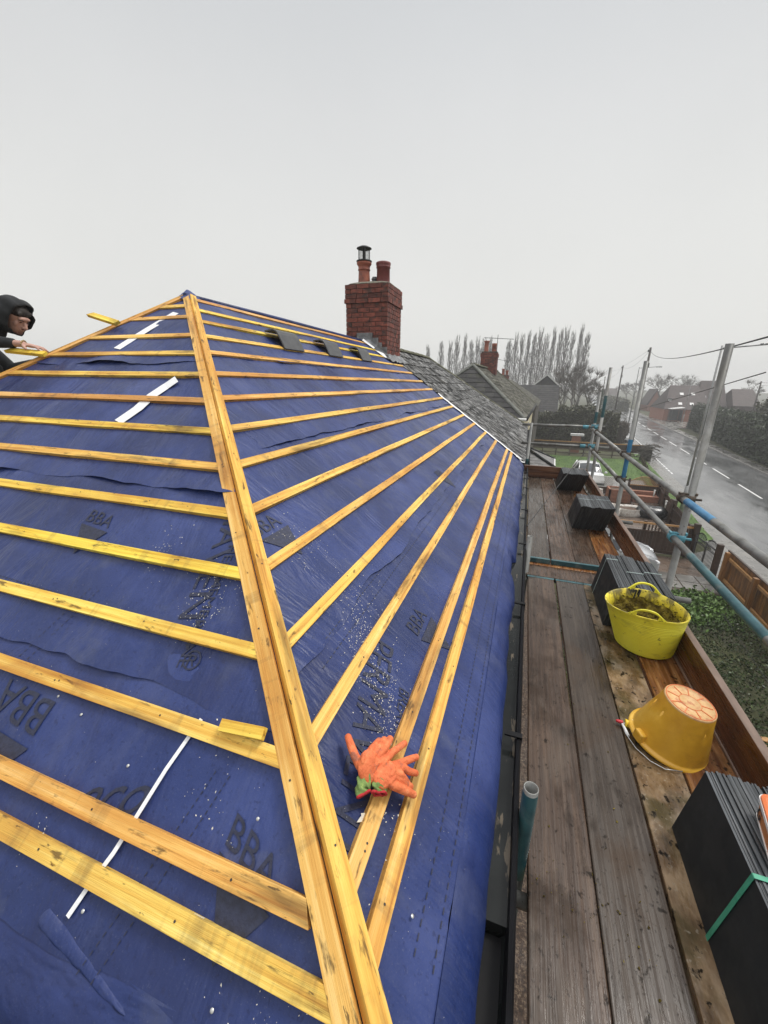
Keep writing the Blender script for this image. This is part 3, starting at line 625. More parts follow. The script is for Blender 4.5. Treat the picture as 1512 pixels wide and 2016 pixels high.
def pot_prof(r, h, kind):
    if kind == 0: return [(r*1.06, 0), (r*1.0, .02), (r*.93, h*.55), (r*.92, h*.62), (r*1.02, h*.63), (r*1.02, h*.68), (r*.94, h*.70), (r*1.0, h*.82), (r*1.22, h*.90), (r*1.24, h*.96), (r*1.15, h), (r*.9, h), (r*.85, h*.5)]
    return [(r*1.02, 0), (r*.98, h*.72), (r*1.08, h*.74), (r*1.08, h*.80), (r*1.0, h*.82), (r*1.12, h*.88), (r*1.12, h*.97), (r*1.0, h), (r*.82, h), (r*.8, h*.5)]
CX0, CX1, CY0, CY1 = -3.24, -2.445, 7.20, 8.02
mb = MB(); mb.cur = 0
brick_stack(mb, CX0+.012, CX1-.012, CY0+.012, CY1-.012, 6.52, 16)
brick_stack(mb, CX0-.012, CX1+.012, CY0-.012, CY1+.012, 7.72, 1)
brick_stack(mb, CX0, CX1, CY0, CY1, 7.795, 3)
mb.b2((CX0+.024, CY0+.024, 5.9), (CX1-.024, CY1-.024, 8.015), .5, 1)
chim = mb.build('chimney', [MT['brick'], MT['mortar']], house)
mb = MB(); N_ = 20
def sqr(h, t): # flaunching: square base to smaller rounded top
    return h
vs = []; fs = []
for r_, z in ((1.0, 8.018), (.96, 8.035), (.78, 8.065), (.5, 8.075)):
    for k in range(28):
        t = 2*math.pi*k/28; cx, cy = math.cos(t), math.sin(t); m_ = max(abs(cx), abs(cy)); q = 1/m_ if r_ > .9 else (1/m_)**.5
        vs.append(((CX0+CX1)/2+cx*q*r_*.395, (CY0+CY1)/2+cy*q*r_*.405, z+random.uniform(-.004, .004)))
for i in range(3):
    for k in range(28): fs.append((i*28+k, i*28+(k+1) % 28, (i+1)*28+(k+1) % 28, (i+1)*28+k))
fs.append(tuple(range(84, 112)))
mb.add(vs, fs, .5, 0, True); mb.build('flaunching', MT['flaunch'], chim)
mb = MB(); mb.lathe(pot_prof(.105, .345, 0), (-2.975, 7.44, 8.05), 28); p1 = mb.build('chimney_pot', MT['pot'], chim)
mb = MB(); mb.lathe(pot_prof(.115, .345, 1), (-2.64, 7.50, 8.04), 28); mb.build('chimney_pot', MT['pot_dark'], chim)
mb = MB(); mb.lathe([(.045, 0), (.045, .03), (.055, .03), (.055, .05), (.045, .05), (.045, .07), (.055, .07), (.055, .09), (.045, .09), (.04, .115), (0, .12)], (-2.81, 7.52, 8.06), 16); mb.build('vent_cap', MT['lead'], chim)
mb = MB()   # cowl over the left pot
c = (-2.975, 7.44, 8.395)
mb.lathe([(.13, .205), (.128, .213), (.07, .240), (.0, .250)], c, 28); mb.lathe([(.13, .205), (.0, .207)], c, 28)
for k in range(4):
    t = math.pi*k/2+.5; mb.box((c[0]+math.cos(t)*.095, c[1]+math.sin(t)*.095, c[2]+.10), (.008, .03, .22), Matrix.Rotation(t, 3, 'Z'))
for k in range(30):
    t = 2*math.pi*k/30; mb.tube([(c[0]+math.cos(t)*.096, c[1]+math.sin(t)*.096, c[2]), (c[0]+math.cos(t)*.096, c[1]+math.sin(t)*.096, c[2]+.205)], .0014, 4)
for j in range(9):
    mb.tube([(c[0]+math.cos(2*math.pi*k/24)*.096, c[1]+math.sin(2*math.pi*k/24)*.096, c[2]+.02+j*.021) for k in range(25)], .0014, 4)
mb.lathe([(.10, 0), (.135, .005), (.135, .02), (.10, .03)], c, 28)
mb.build('cowl', MT['cowl'], chim)
# lead flashing: stepped pieces up the near face, apron, and a crumpled saddle
mb = MB()
for (xa, xb, za, zb) in ((-3.02, -2.72, 7.05, 7.24), (-2.72, -2.61, 6.97, 7.155), (-2.61, -2.54, 6.93, 7.075), (-2.54, -2.445, 6.85, 7.0)):
    mb.b2((xa, CY0-.006, za-.12), (xb-.004, CY0+.004, zb))
vs = []; fs = []
for i in range(13):
    for j in range(5):
        x = -3.0+.62*i/12; y = CY0+.0-.10*j/4; z = zf(max(x, -2.86))+.035+.06*(1-j/4)**2+noise.noise(Vector((x*9, y*9, 1)))*.03; vs.append((x, y, z))
for i in range(12):
    for j in range(4): a = i*5+j; fs.append((a, a+1, a+6, a+5))
mb.add(vs, fs, .5, 0, True)
vs = []; fs = []
for i in range(5):
    for j in range(13):
        x = CX1+.11*i/4; y = CY0-.04+.9*j/12; z = zf(x)+.05+.05*(1-i/4)+noise.noise(Vector((x*9, y*7, 2)))*.035; vs.append((x, y, z))
for i in range(4):
    for j in range(12): a = i*13+j; fs.append((a, a+13, a+14, a+1))
mb.add(vs, fs, .5, 0, True)
mb.build('flashing', MT['lead'], chim)
mb = MB(); mb.quad((-2.60, 7.0, zf(-2.6)+.04), (-2.47, 7.06, zf(-2.47)+.035), (-2.40, 7.12, zf(-2.40)+.04), (-2.50, 7.16, zf(-2.50)+.07)); mb.quad((-2.80, 6.9, zf(-2.8)+.05), (-2.62, 7.0, zf(-2.62)+.045), (-2.62, 7.04, zf(-2.62)+.07), (-2.80, 6.96, zf(-2.80)+.08))
tag(mb.build('white_offcut', MT['white_cloth']), 'small folded white membrane scraps at the foot of the brick chimney', 'scrap')

# ---- three angled ridge tiles lying across two battens
def ridge_tile(y0, L_, dz):
    prof = [(-2.475, 6.885), (-2.43, 6.893), (-2.385, 6.895), (-2.355, 6.883), (-2.335, 6.855), (-2.300, 6.79), (-2.268, 6.728)]
    mb = MB(); th = .014; n = len(prof); outer = []; 
    for i, (x, z) in enumerate(prof):
        a = Vector(prof[max(i-1, 0)]); b = Vector(prof[min(i+1, n-1)]); d = (b-a).normalized(); nn = Vector((-d.y, d.x)); outer.append((x+nn.x*th, z+nn.y*th))
    poly = [(x, y0, z+dz) for x, z in outer]+[(x, y0, z+dz) for x, z in prof[::-1]]
    mb.prism(poly, (0, L_, .0)); mb.lathe([(0, 0), (.006, .001), (.006, .004), (0, .006)], (-2.315, y0+L_*.45, 6.835+dz), 8)
    return mb.build('ridge_tile', MT['ridge_tile'], None, bevel=.002)
for y0, l, lab in ((3.56, .44, 'dark grey angled ridge tile nearest the roof apex, laid over the battens'), (4.52, .44, 'middle one of three dark grey angled ridge tiles laid over the battens'), (5.55, .44, 'dark grey angled ridge tile nearest the brick chimney, laid over the battens')):
    o = ridge_tile(y0+.05, l-.07, -.032); tag(o, lab, 'ridge tile', 'dark angled ridge tiles laid on the battens')

# ---- tapes, straps, offcuts, chips on the roof
def ribbon(pts, w, nrm, lift, mat, name, label, cat, zfun, group=None, taper=1):
    mb = MB(); vs = []; fs = []; n = len(pts)
    for i, (x, y, l) in enumerate(pts):
        a = Vector(pts[max(i-1, 0)][:2]).to_3d(); b = Vector(pts[min(i+1, n-1)][:2]).to_3d(); a.z = zfun(a.x, a.y); b.z = zfun(b.x, b.y); d = (b-a).normalized(); s = nrm.cross(d).normalized()
        P = Vector((x, y, zfun(x, y)))+nrm*(lift+l)
        vs += [P-s*w/2, P+s*w/2, P+s*w/2+nrm*.0012, P-s*w/2+nrm*.0012]
    for i in range(n-1):
        for k in range(4): a = i*4+k; b = i*4+(k+1) % 4; fs.append((a, b, b+4, a+4))
    fs += [(0, 1, 2, 3), (n*4-1, n*4-2, n*4-3, n*4-4)]
    mb.add(vs, fs); o = mb.build(name, MT[mat]); return tag(o, label, cat, group)
zsf = lambda x, y: zs(y); zff = lambda x, y: zf(x)
def smooth_pts(ps, n=12):
    out = []
    for i in range(len(ps)-1):
        for k in range(n): t = k/n; out.append(tuple(ps[i][j]*(1-t)+ps[i+1][j]*t for j in range(3)))
    out.append(ps[-1]); return out
ribbon(smooth_pts([(-2.765, 2.84, .0), (-2.86, 2.64, .0), (-2.915, 2.50, .0), (-2.945, 2.41, .001)]), .085, NS, .016, 'white_cloth', 'tape_strip', 'white tape strip near the roof apex, running under three battens', 'tape', zsf, 'white tape strips on the side slope')
ribbon(smooth_pts([(-2.10, 2.10, .012), (-2.15, 2.05, .0), (-2.19, 1.97, .0), (-2.20, 1.87, .0), (-2.245, 1.765, .001)]), .085, NS, .0135, 'white_cloth', 'tape_strip', 'lower white tape strip with a square cut end below the others', 'tape', zsf, 'white tape strips on the side slope')
ribbon(smooth_pts([(-.815, .735, .0), (-.845, .62, .001), (-.862, .52, .0), (-.872, .46, .001), (-.893, .40, .0), (-.905, .352, .0)], 6), .012, NS, .011, 'tape', 'strap', 'long thin white plastic strap passing under the lowest battens', 'strap', zsf)
def free_batten(p0, p1, nrm, label, name='timber_offcut', cut=0, mat='batten', w=.046, h=.025, group=None):
    p0 = Vector(p0); p1 = Vector(p1); x = (p1-p0); l = x.length; x.normalize(); z = Vector(nrm); z = (z-x*z.dot(x)).normalized(); y = z.cross(x)
    m = Matrix((x, y, z)).transposed().to_4x4(); m.translation = (p0+p1)/2
    mb = MB(); vs = []
    for t, c in ((-l/2, 0), (l/2, cut)):
        for (yy, zz) in ((0, 0), (w, 0), (w, -h), (0, -h)): vs.append((t+c*yy, yy, zz))
    mb.add(vs, [(0, 1, 5, 4), (1, 2, 6, 5), (2, 3, 7, 6), (3, 0, 4, 7), (3, 2, 1, 0), (4, 5, 6, 7)])
    o = mb.build(name, MT[mat], None, m, bevel=.0012); return tag(o, label, 'timber', group)
ob = [bpy.data.objects]
free_batten((-.590, .730, 5.486), (-.728, .720, 5.479), NS, 'short yellow timber offcut lying on a batten beside the near hip', cut=0, w=.032, h=.022)
free_batten((-3.14, 2.62, 6.845), (-3.49, 2.69, 6.925), NS, 'loose batten end sticking up over the far hip near the apex', cut=.9)
free_batten((-3.56, 2.30, 6.60), (-3.86, 2.25, 6.625), NS, 'loose batten end under the hooded worker\'s hand', cut=.9)
mb = MB(); pts = [(-.3069, .6963), (-.2834, .7206), (-.2907, .7337), (-.3041, .7144)]
mb.prism([Vector((x, y, zf(x)))+NF*.008 for x, y in pts], NF*.0025)
mb.quad(*[Vector((x, y, zf(x)))+NF*.011 for x, y in ((-.300, .712), (-.294, .722), (-.298, .730), (-.306, .722))])
tag(mb.build('wood_chip', MT['sawdust']), 'pale wood chip lying just below the orange gloves', 'wood chip')
mb = MB(); P = Vector((-.60, .425, zs(.425)))+NS*.008
mb.prism([P, P+Vector((.035, .012, .010)), P+Vector((.004, .012, .008))], NS*.002); tag(mb.build('wood_splinter', MT['sawdust']), 'splinter of wood at the edge of a low batten on the side slope', 'wood chip')
mb = MB(); P = Vector((-.545, .295, zs(.295)))+NS*.010
mb.tube([P, P+Vector((.060, -.012, -.006))], .0016, 8); mb.tube([P, P-Vector((.0018, 0, 0))], .0042, 10); tag(mb.build('nail', MT['nail']), 'loose clout nail lying on the membrane at the bottom edge', 'nail')
# sawdust specks, pale flakes imitating water sparkles, and clout-nail heads
mb = MB(); rr = random.Random(3)
def speck(x, y, front, s):
    n_ = NF if front else NS; z = zf(x) if front else zs(y); P = Vector((x, y, z))+n_*(.0095+rr.uniform(0, .004))
    a = rr.uniform(0, 6.28); u = Vector((math.cos(a), math.sin(a), 0)); u = (u-n_*u.dot(n_)).normalized(); v = n_.cross(u)
    mb.quad(P+u*s, P+v*s*.6, P-u*s, P-v*s*.5+n_*s*.4)
def cluster(cx, cy, sx, sy, n, front, ang=0):
    for _ in range(n):
        a, b = rr.gauss(0, sx), rr.gauss(0, sy); x = cx+a*math.cos(ang)-b*math.sin(ang); y = cy+a*math.sin(ang)+b*math.cos(ang)
        if front and not (HIP-x+.06 < y < 7 and x < -.05): continue
        if not front and x > HIP-y-.06: continue
        speck(x, y, front, rr.choice([.0012, .0016, .0022, .003])*rr.uniform(.7, 1.3))
cluster(-.50, 1.22, .035, .12, 420, True, .5); cluster(-.33, 1.02, .03, .14, 420, True, .3); cluster(-.60, 1.45, .05, .10, 120, True); cluster(-.9, 1.45, .06, .08, 130, True)
cluster(-1.02, 1.02, .06, .05, 160, False); cluster(-1.35, 1.14, .04, .05, 70, False); cluster(-.36, .33, .06, .05, 60, False); cluster(-.66, .60, .05, .05, 30, False); cluster(-1.12, .43, .02, .015, 30, False)  # third and fourth clusters: pale flakes standing in for water sparkles
for _ in range(120): speck(rr.uniform(-2.4, -.06), HIP+2.4+rr.uniform(-1, 3), True, .0014)
for _ in range(160):
    y = rr.uniform(.3, 2); speck(rr.uniform(-2.2, HIP-y-.05), y, False, .0013)
for _ in range(220): x = rr.uniform(-.6, -.02); speck(x, HIP-x+rr.uniform(.05, 1.6), True, .0011)
tag(mb.build('sawdust', MT['sawdust']), 'pale sawdust specks and flakes imitating water sparkles on the blue membrane', 'sawdust', kind='stuff')
nails = [(-1.165, 1.32, 0), (-.875, .368, 0), (-.475, .345, 0), (-.53, .60, 0), (-1.23, .66, 0), (-1.36, .68, 0), (-.13, .62, 1), (-.97, .60, 0)]
for i, (x, y, f_) in enumerate(nails):
    mb = MB(); n_ = NF if f_ else NS; P = Vector((x, y, zf(x) if f_ else zs(y)))+n_*.0095
    q = n_.to_track_quat('Z', 'Y').to_matrix(); mb.lathe([(0, .0014), (.0035, .0013), (.0045, 0)], P, 12, q); mb.build('nail_head', MT['nail'], house)

# ---- white undercloak strip along the party line
mb = MB(); vs = []; fs = []; n = 120
for i in range(n+1):
    x = -1.62+1.60*i/n; w = .10*min(1, i/10)*(1.0+.28*math.sin(i*.33))*(1-.55*i/n)*(1 if i < n-3 else .6)
    for (dy, l) in ((.02, .028), (-w*.5, .036), (-w, .022)): vs.append(Vector((x, 7.69+dy, zf(x)))+NF*l)
for i in range(n):
    for k in range(2): a = i*3+k; fs.append((a, a+1, a+4, a+3))
mb.add(vs, fs, 0, 0, True); mb.build('undercloak_strip', MT['white_cloth'], house)
mb = MB(); vs = []; fs = []
for i in range(13):
    for j in range(4):
        x = -.10+.16*i/12; y = 7.60+.15*j/3; vs.append((x, y, 5.07-T*min(x, .01)-max(0, x)*.5+.03+.012*math.sin(i*.6)))
for i in range(12):
    for j in range(3): a = i*4+j; fs.append((a, a+1, a+5, a+4))
mb.add(vs, fs, 0, 0, True); mb.build('undercloak_strip', MT['white_cloth'], house)

# ================================================================== ADJOINING HOUSE (old tiled half)
def tile_slope(mb, org, xd, ud, width_fn, n_courses, gauge, tw, th=.018, roll=.012, jitter=.004, length=None, n=5):
    """tiles in courses: org = eaves corner, xd along eaves, ud up the slope; width_fn(u)->(x0,x1)"""
    xd = Vector(xd).normalized(); ud = Vector(ud).normalized(); nn = xd.cross(ud)
    if nn.z < 0: nn = -nn
    ln = length or gauge*1.25; org = Vector(org)
    for c in range(n_courses):
        u = c*gauge; x0, x1 = width_fn(u+gauge*.5); off = (c % 2)*tw*.5; x = x0-off
        while x < x1:
            a = max(x, x0); b = min(x+tw-.004, x1); x += tw
            if b-a < .03: continue
            dz = random.uniform(-jitter, jitter)*.5; v = random.random(); vs = []
            for i in range(n+1):
                t = i/n; xx = a+(b-a)*t; pz = roll*(max(0, math.cos((t-.15)*6.283*2))**2)
                for (uu, zz) in ((u-.02+random.uniform(-.002, .002), th+.012), (u+gauge, .004+th*.6)):
                    vs.append(org+xd*xx+ud*uu+nn*(zz+pz+dz))
                vs.append(org+xd*xx+ud*(u-.02)+nn*(.0+dz))
            fs = []
            for i in range(n):
                k = i*3; fs += [(k, k+3, k+4, k+1), (k+2, k+5, k+3, k)]
            fs += [(0, 1, 2), (n*3+2, n*3+1, n*3)]
            mb.add(vs, fs, v)
house2 = thing('adjoining_house', (-2.86, 11.3, 0), 'adjoining half of the foreground house under old weathered tiles with a mossy ridge', 'house')
Y2 = 14.92; SC = math.sqrt(1+T*T)
mb = MB(); mb.b2((-5.55, PARTY, 0), (-.28, Y2-.25, 4.93)); mb.build('wall', MT['wall_brick'], house2)
UF = Vector((-1, 0, T)).normalized(); slen = 2.90*SC
mb = MB(); tile_slope(mb, (.035, PARTY+.03, 5.055), (0, 1, 0), UF, lambda u: (0, Y2-PARTY-.03-u/SC), 12, slen/12, .30)
mb.quad((.03, PARTY, 5.04), (.03, Y2, 5.04), (-2.86, Y2-2.9, 7.06), (-2.86, PARTY, 7.06), a=.1, mi=1)
rf = mb.build('roof', [MT['old_tile'], MT['mortar']], house2)
mb = MB(); tile_slope(mb, (0, Y2, 5.055), (-1, 0, 0), Vector((0, -1, T)), lambda u: (u/SC, 5.72-u/SC), 12, slen/12, .30); mb.build('roof', MT['old_tile'], house2)
mb = MB(); mb.quad((-2.86, PARTY, 7.08), (-2.86, Y2-2.9, 7.08), (-5.76, Y2, 5.05), (-5.76, PARTY, 5.05)); mb.build('roof', MT['old_tile'], house2)
def capped(mb, a, b, r=.085, seg=.42, drop=.035):
    a = Vector(a); b = Vector(b); d = b-a; n = max(1, int(d.length/seg)); 
    for i in range(n):
        p = a+d*(i/n); q = a+d*((i+1)/n)-d.normalized()*.008; x = (q-p).normalized(); s = x.cross(Vector((0, 0, 1))).normalized(); u = s.cross(x); vs = []; fs = []; m = 8; jz = random.uniform(-.005, .005)
        for e, P in ((0, p), (1, q)):
            for k in range(m+1):
                t = math.pi*k/m; rr_ = r*(1.04 if e == 0 else .98); vs.append(P+s*math.cos(t)*rr_+u*(math.sin(t)*rr_*.75-drop+jz))
        for k in range(m): fs.append((k, k+1, m+2+k, m+1+k))
        fs.append(tuple(range(m+1))); fs.append(tuple(range(m+1, 2*m+2))[::-1]); mb.add(vs, fs, None, None, False)
mb = MB(); capped(mb, (-2.86, 8.0, 7.115), (-2.86, Y2-2.9, 7.115)); mb.build('ridge_cap', MT['ridge_moss'], house2)
mb = MB(); capped(mb, (-2.86, Y2-2.9, 7.115), (.0, Y2-.04, 5.11), .075); mb.build('hip_cap', MT['ridge_moss'], house2)
g2 = MB()
for k in range(len(prof)-1 if False else 0): pass
GP = [(.000, 5.035), (.002, 4.955), (.018, 4.925), (.085, 4.925), (.104, 4.950), (.108, 5.030), (.120, 5.036), (.125, 5.030), (.112, 4.945), (.088, 4.915), (.014, 4.915), (-.006, 4.950)]
for k in range(len(GP)-1):
    (xa, za), (xb, zb) = GP[k], GP[k+1]; g2.quad((xa+.03, PARTY, za), (xb+.03, PARTY, zb), (xb+.03, 14.98, zb), (xa+.03, 14.98, za))
g2.build('gutter', MT['gutter_black'], house2)
mb = MB(); mb.tube([(.09, 14.9, 4.93), (.09, 14.9, 4.75), (-.2, 14.9, 4.6), (-.22, 14.9, .1)], .035, 10); mb.tube([(.05, 9.2, 4.93), (.05, 9.2, 4.78), (-.2, 9.2, 4.62), (-.22, 9.2, .1)], .034, 10); mb.build('downpipe', MT['gutter_black'], house2)

# ================================================================== SCAFFOLD
scaf = thing('scaffold', (.65, 3.6, 0), 'scaffold of galvanised tubes and wet timber boards along the front of the house', 'scaffold')
def board(x0, x1, y0, y1, z, mat, th=.038, tilt=0, parent=scaf, bands=True):
    cx, cy = (x0+x1)/2, (y0+y1)/2; m = Matrix.Translation((cx, cy, z)) @ Matrix.Rotation(tilt, 4, 'Z')
    mb = MB(); w, l = (x1-x0)/2, (y1-y0)/2; n = max(2, int(l/.12)); vs = []; fs = []; s = random.uniform(0, 99)
    for i in range(n+1):
        y = -l+2*l*i/n; jx = noise.noise(Vector((y*1.2, s, 0)))*.003; jr = noise.noise(Vector((y*1.2, s, 5)))*.003; jz = noise.noise(Vector((y*.8, s, 9)))*.003
        for (x, zz) in ((-w+jx, 0), (w+jr, 0), (w+jr, -th), (-w+jx, -th)): vs.append((x, y, zz+jz))
    for i in range(n):
        for k in range(4): a = i*4+k; b = i*4+(k+1) % 4; fs.append((a+4, b+4, b, a))
    fs += [(0, 1, 2, 3), (n*4+3, n*4+2, n*4+1, n*4)]
    mb.add(vs, [f[::-1] for f in fs]); o = mb.build('scaffold_board', MT[mat], parent, m, bevel=.004)
    if bands:
        for e in (-1, 1):
            q = MB(); yy = e*(l+.0012); q.box((0, yy-e*.012, .0015), (2*w+.006, .03, .0015)); q.box((0, yy+e*.003, -th/2), (2*w+.006, .0016, th+.004))
            q.build('end_band', MT['steel_teal'], o, m)
    return o
ZB = 4.82
B_near = [(.176, .385, 'board', .006), (.392, .603, 'board_grey', .0), (.611, .806, 'board_muddy', .004), (.815, 1.018, 'board_orange', -.003)]
mats = ['board', 'board_grey', 'board_muddy', 'board_orange']
for (a, b, m_, t) in B_near: board(a, b, -.35, 3.425, ZB, m_, tilt=t)
board(.15, 1.02, 3.445, 3.665, ZB, 'board', bands=False)
board(.15, 1.02, 3.68, 3.90, ZB-.002, 'board_orange', bands=False)
far = [(.150, .352, 'board_grey', 0), (.360, .566, 'board', .004), (.574, .778, 'board', 0), (.786, .985, 'board_orange', 0)]
for (a, b, m_, t) in far: board(a, b, 3.735, 7.45, ZB+.041, m_, tilt=t)
# toe boards on edge
def toe(x, y0, y1, z0, h=.20, lean=.0):
    m = Matrix.Translation((x, (y0+y1)/2, z0)) @ Matrix.Rotation(lean, 4, 'Z'); mb = MB(); l = (y1-y0)/2; n = int(l/.1)+1; vs = []; fs = []; s = random.uniform(0, 99)
    for i in range(n+1):
        y = -l+2*l*i/n; j = noise.noise(Vector((y*1.1, s, 0)))*.004; k_ = noise.noise(Vector((y*5, s, 3)))*.003
        for (xx, zz) in ((-.019+j, 0), (.019+j, 0), (.019+j, h+k_), (-.019+j, h+k_)): vs.append((xx, y, zz))
    top = []
    for i in range(n):
        for k in range(4):
            a = i*4+k; b = i*4+(k+1) % 4; (top if k == 2 else fs).append((a, b, b+4, a+4))
    fs += [(3, 2, 1, 0), (n*4, n*4+1, n*4+2, n*4+3)]
    mb.add(vs, fs); o0 = len(mb.v)-len(vs)
    for f in top: mb.f.append(f); mb.a.append(mb.a[-1]); mb.mi.append(1); mb.sm.append(False)
    return mb.build('toe_board', [MT['toe'], MT['toe_top']], scaf, m, bevel=.003)
toe(1.046, -.4, 3.50, ZB+.002, .205); toe(1.050, 3.20, 7.3, ZB+.03, .20, .004)
toe(.60, 0, 1, 0, .2).matrix_local = WM[scaf].inverted() @ (Matrix.Translation((.56, 7.42, ZB+.045)) @ Matrix.Rotation(math.pi/2, 4, 'Z'))
# narrow spacer board beside the toe board
board(1.018, 1.026, -.3, 3.4, ZB+.012, 'toe_top', th=.03, bands=False)
TR = .0242
def standard(x, y, z0, z1, bands=(), mat='steel'):
    mb = MB(); zs_ = [z0]+[q for b in bands for q in b[:2]]+[z1]
    # open-ended tube
    n = 18
    mb.lathe([(TR-.004, z1-.12), (TR-.004, z1), (TR, z1), (TR, z0)], (x, y, 0), n)
    o = mb.build('standard', MT[mat], scaf)
    for (a, b, mt) in bands:
        q = MB(); q.lathe([(TR+.0006, a), (TR+.0006, b)], (x, y, 0), n); q.build('painted_band', MT[mt], o)
    return o
std = {}
std['A'] = standard(1.20, 3.42, 0, 6.675)
std['B'] = standard(1.20, 5.52, 0, 6.675, [(5.32, 5.80, 'steel_blue')])
std['C'] = standard(1.20, 7.75, 0, 6.69, [(5.9, 6.25, 'steel_teal')])
std['D'] = standard(1.20, 8.42, 0, 6.30, [(5.75, 5.95, 'steel_teal')])
std['E'] = standard(1.20, -.6, 0, 6.7)
standard(.150, 1.085, 0, 5.150, [(4.74, 5.135, 'steel_teal')])
standard(.145, 3.50, 0, 5.155)
standard(.10, 7.9, 0, 5.75, [(4.7, 5.1, 'steel_teal')], 'steel')
def rail(pts, mat='steel', bands=(), parent=scaf, name='guard_rail'):
    mb = MB(); mb.tube(pts, TR, 18); o = mb.build(name, MT[mat], parent)
    P0, P1 = Vector(pts[0]), Vector(pts[-1]); d = (P1-P0).normalized()
    for (a, b, mt) in bands:
        q = MB(); q.tube([P0+d*a, P0+d*b], TR+.0007, 18, False); q.build('painted_band', MT[mt], o)
    return o
r1 = rail([(1.150, -.9, 5.622), (1.150, 5.62, 5.622)], bands=[(3.75, 4.22, 'steel_blue')])
r1b = rail([(1.150, 5.66, 5.622), (1.150, 8.35, 5.66)])
r2 = rail([(1.150, -.9, 5.315), (1.150, 5.48, 5.315)], bands=[(2.95, 3.95, 'steel_teal')])
r2b = rail([(1.150, 5.52, 5.315), (1.150, 8.35, 5.32)])
rail([(-.06, 8.22, 5.690), (1.345, 8.22, 5.700)]); rail([(-.04, 8.22, 5.345), (1.465, 8.22, 5.335)])
for y in (1.0, 3.55, 5.6, 7.8):
    rail([(.09, y, ZB-.07), (1.42, y, ZB-.07)], name='transom')
rail([(1.22, -.5, ZB-.12), (1.22, 8.5, ZB-.12)], name='ledger'); rail([(.06, -.5, ZB-.12), (.06, 8.5, ZB-.12)], name='ledger')
def coupler(c, parent, mat='coupler', ax=(0, 1, 0)):
    """right-angle coupler: two saddles with hinged flaps, bolts and nuts"""
    c = Vector(c); mb = MB(); ax = Vector(ax)
    q = ax.to_track_quat('Z', 'X').to_matrix()
    mb.lathe([(TR+.001, -.027), (TR+.009, -.027), (TR+.009, .027), (TR+.001, .027)], c, 18, q)
    c2 = c+Vector((.050, .0, .0)) if abs(ax.y) > .5 else c+Vector((0, .05, 0))
    mb.lathe([(TR+.001, -.027), (TR+.009, -.027), (TR+.009, .027), (TR+.001, .027)], c2, 18)
    for s in (-1, 1):
        mb.tube([c+Vector((-.02, s*.01, TR+.012)), c+Vector((.075, s*.01, TR+.012))], .006, 8)
        mb.box(c+Vector((.078, s*.01, TR+.012)), (.014, .018, .018)); mb.box(c+Vector((-.02, s*.01, TR+.012)), (.014, .02, .016))
    mb.box(c+Vector((.025, 0, -.030)), (.06, .04, .014)); mb.tube([c2+Vector((-.01, -.045, -.01)), c2+Vector((.012, .048, -.01))], .006, 8); mb.box(c2+Vector((.02, .05, -.01)), (.02, .014, .02)); mb.box(c2+Vector((.042, -.01, .0)), (.05, .016, .014))
    return mb.build('coupler', MT[mat], parent)
for (c, p, m_) in (((1.150, 3.42, 5.622), r1, 'coupler'), ((1.150, 5.52, 5.622), r1, 'coupler'), ((1.150, 7.75, 5.645), r1b, 'coupler'), ((1.150, 3.42, 5.315), r2, 'coupler_teal'), ((1.150, 5.52, 5.315), r2, 'coupler'), ((1.150, 7.75, 5.315), r2b, 'coupler'), ((1.150, 8.22, 5.695), r1b, 'coupler_teal'), ((1.150, 8.22, 5.345), r2b, 'coupler_teal')):
    coupler(c, p, m_)
for z in (5.69, 5.345):
    mb = MB(); mb.lathe([(TR+.001, -.045), (TR+.010, -.045), (TR+.010, .045), (TR+.001, .045)], (1.03, 8.22, z), 18, Vector((1, 0, 0)).to_track_quat('Z', 'X').to_matrix()); mb.build('coupler', MT['coupler_teal'], scaf)
# debris of black grit strewn over the boards
mb = MB(); rr = random.Random(11)
for _ in range(900):
    x = rr.uniform(.16, 1.02); y = rr.choice([rr.uniform(.4, 3.4), rr.uniform(3.8, 6.4), rr.gauss(3.5, .12)])
    if rr.random() < .18: x, y = rr.choice([(.25, 1.05), (.42, 1.02), (.30, .98), (.47, .95), (.30, 3.85), (.5, 4.2)]); x += rr.gauss(0, .04); y += rr.gauss(0, .05)
    s = rr.choice([.0015, .002, .002, .003, .005]); z = (ZB if y < 3.7 else ZB+.041)+s*.3+.002
    vs = [(x+rr.uniform(-s, s), y+rr.uniform(-s, s), z+rr.uniform(-.3, .6)*s) for _ in range(6)]
    mb.add(vs, [(0, 1, 2), (0, 2, 3), (0, 3, 4), (1, 2, 5), (3, 4, 5), (2, 3, 5)])
tag(mb.build('grit', MT['muck']), 'dark moss crumbs and grit strewn over the scaffold boards', 'debris', kind='stuff')

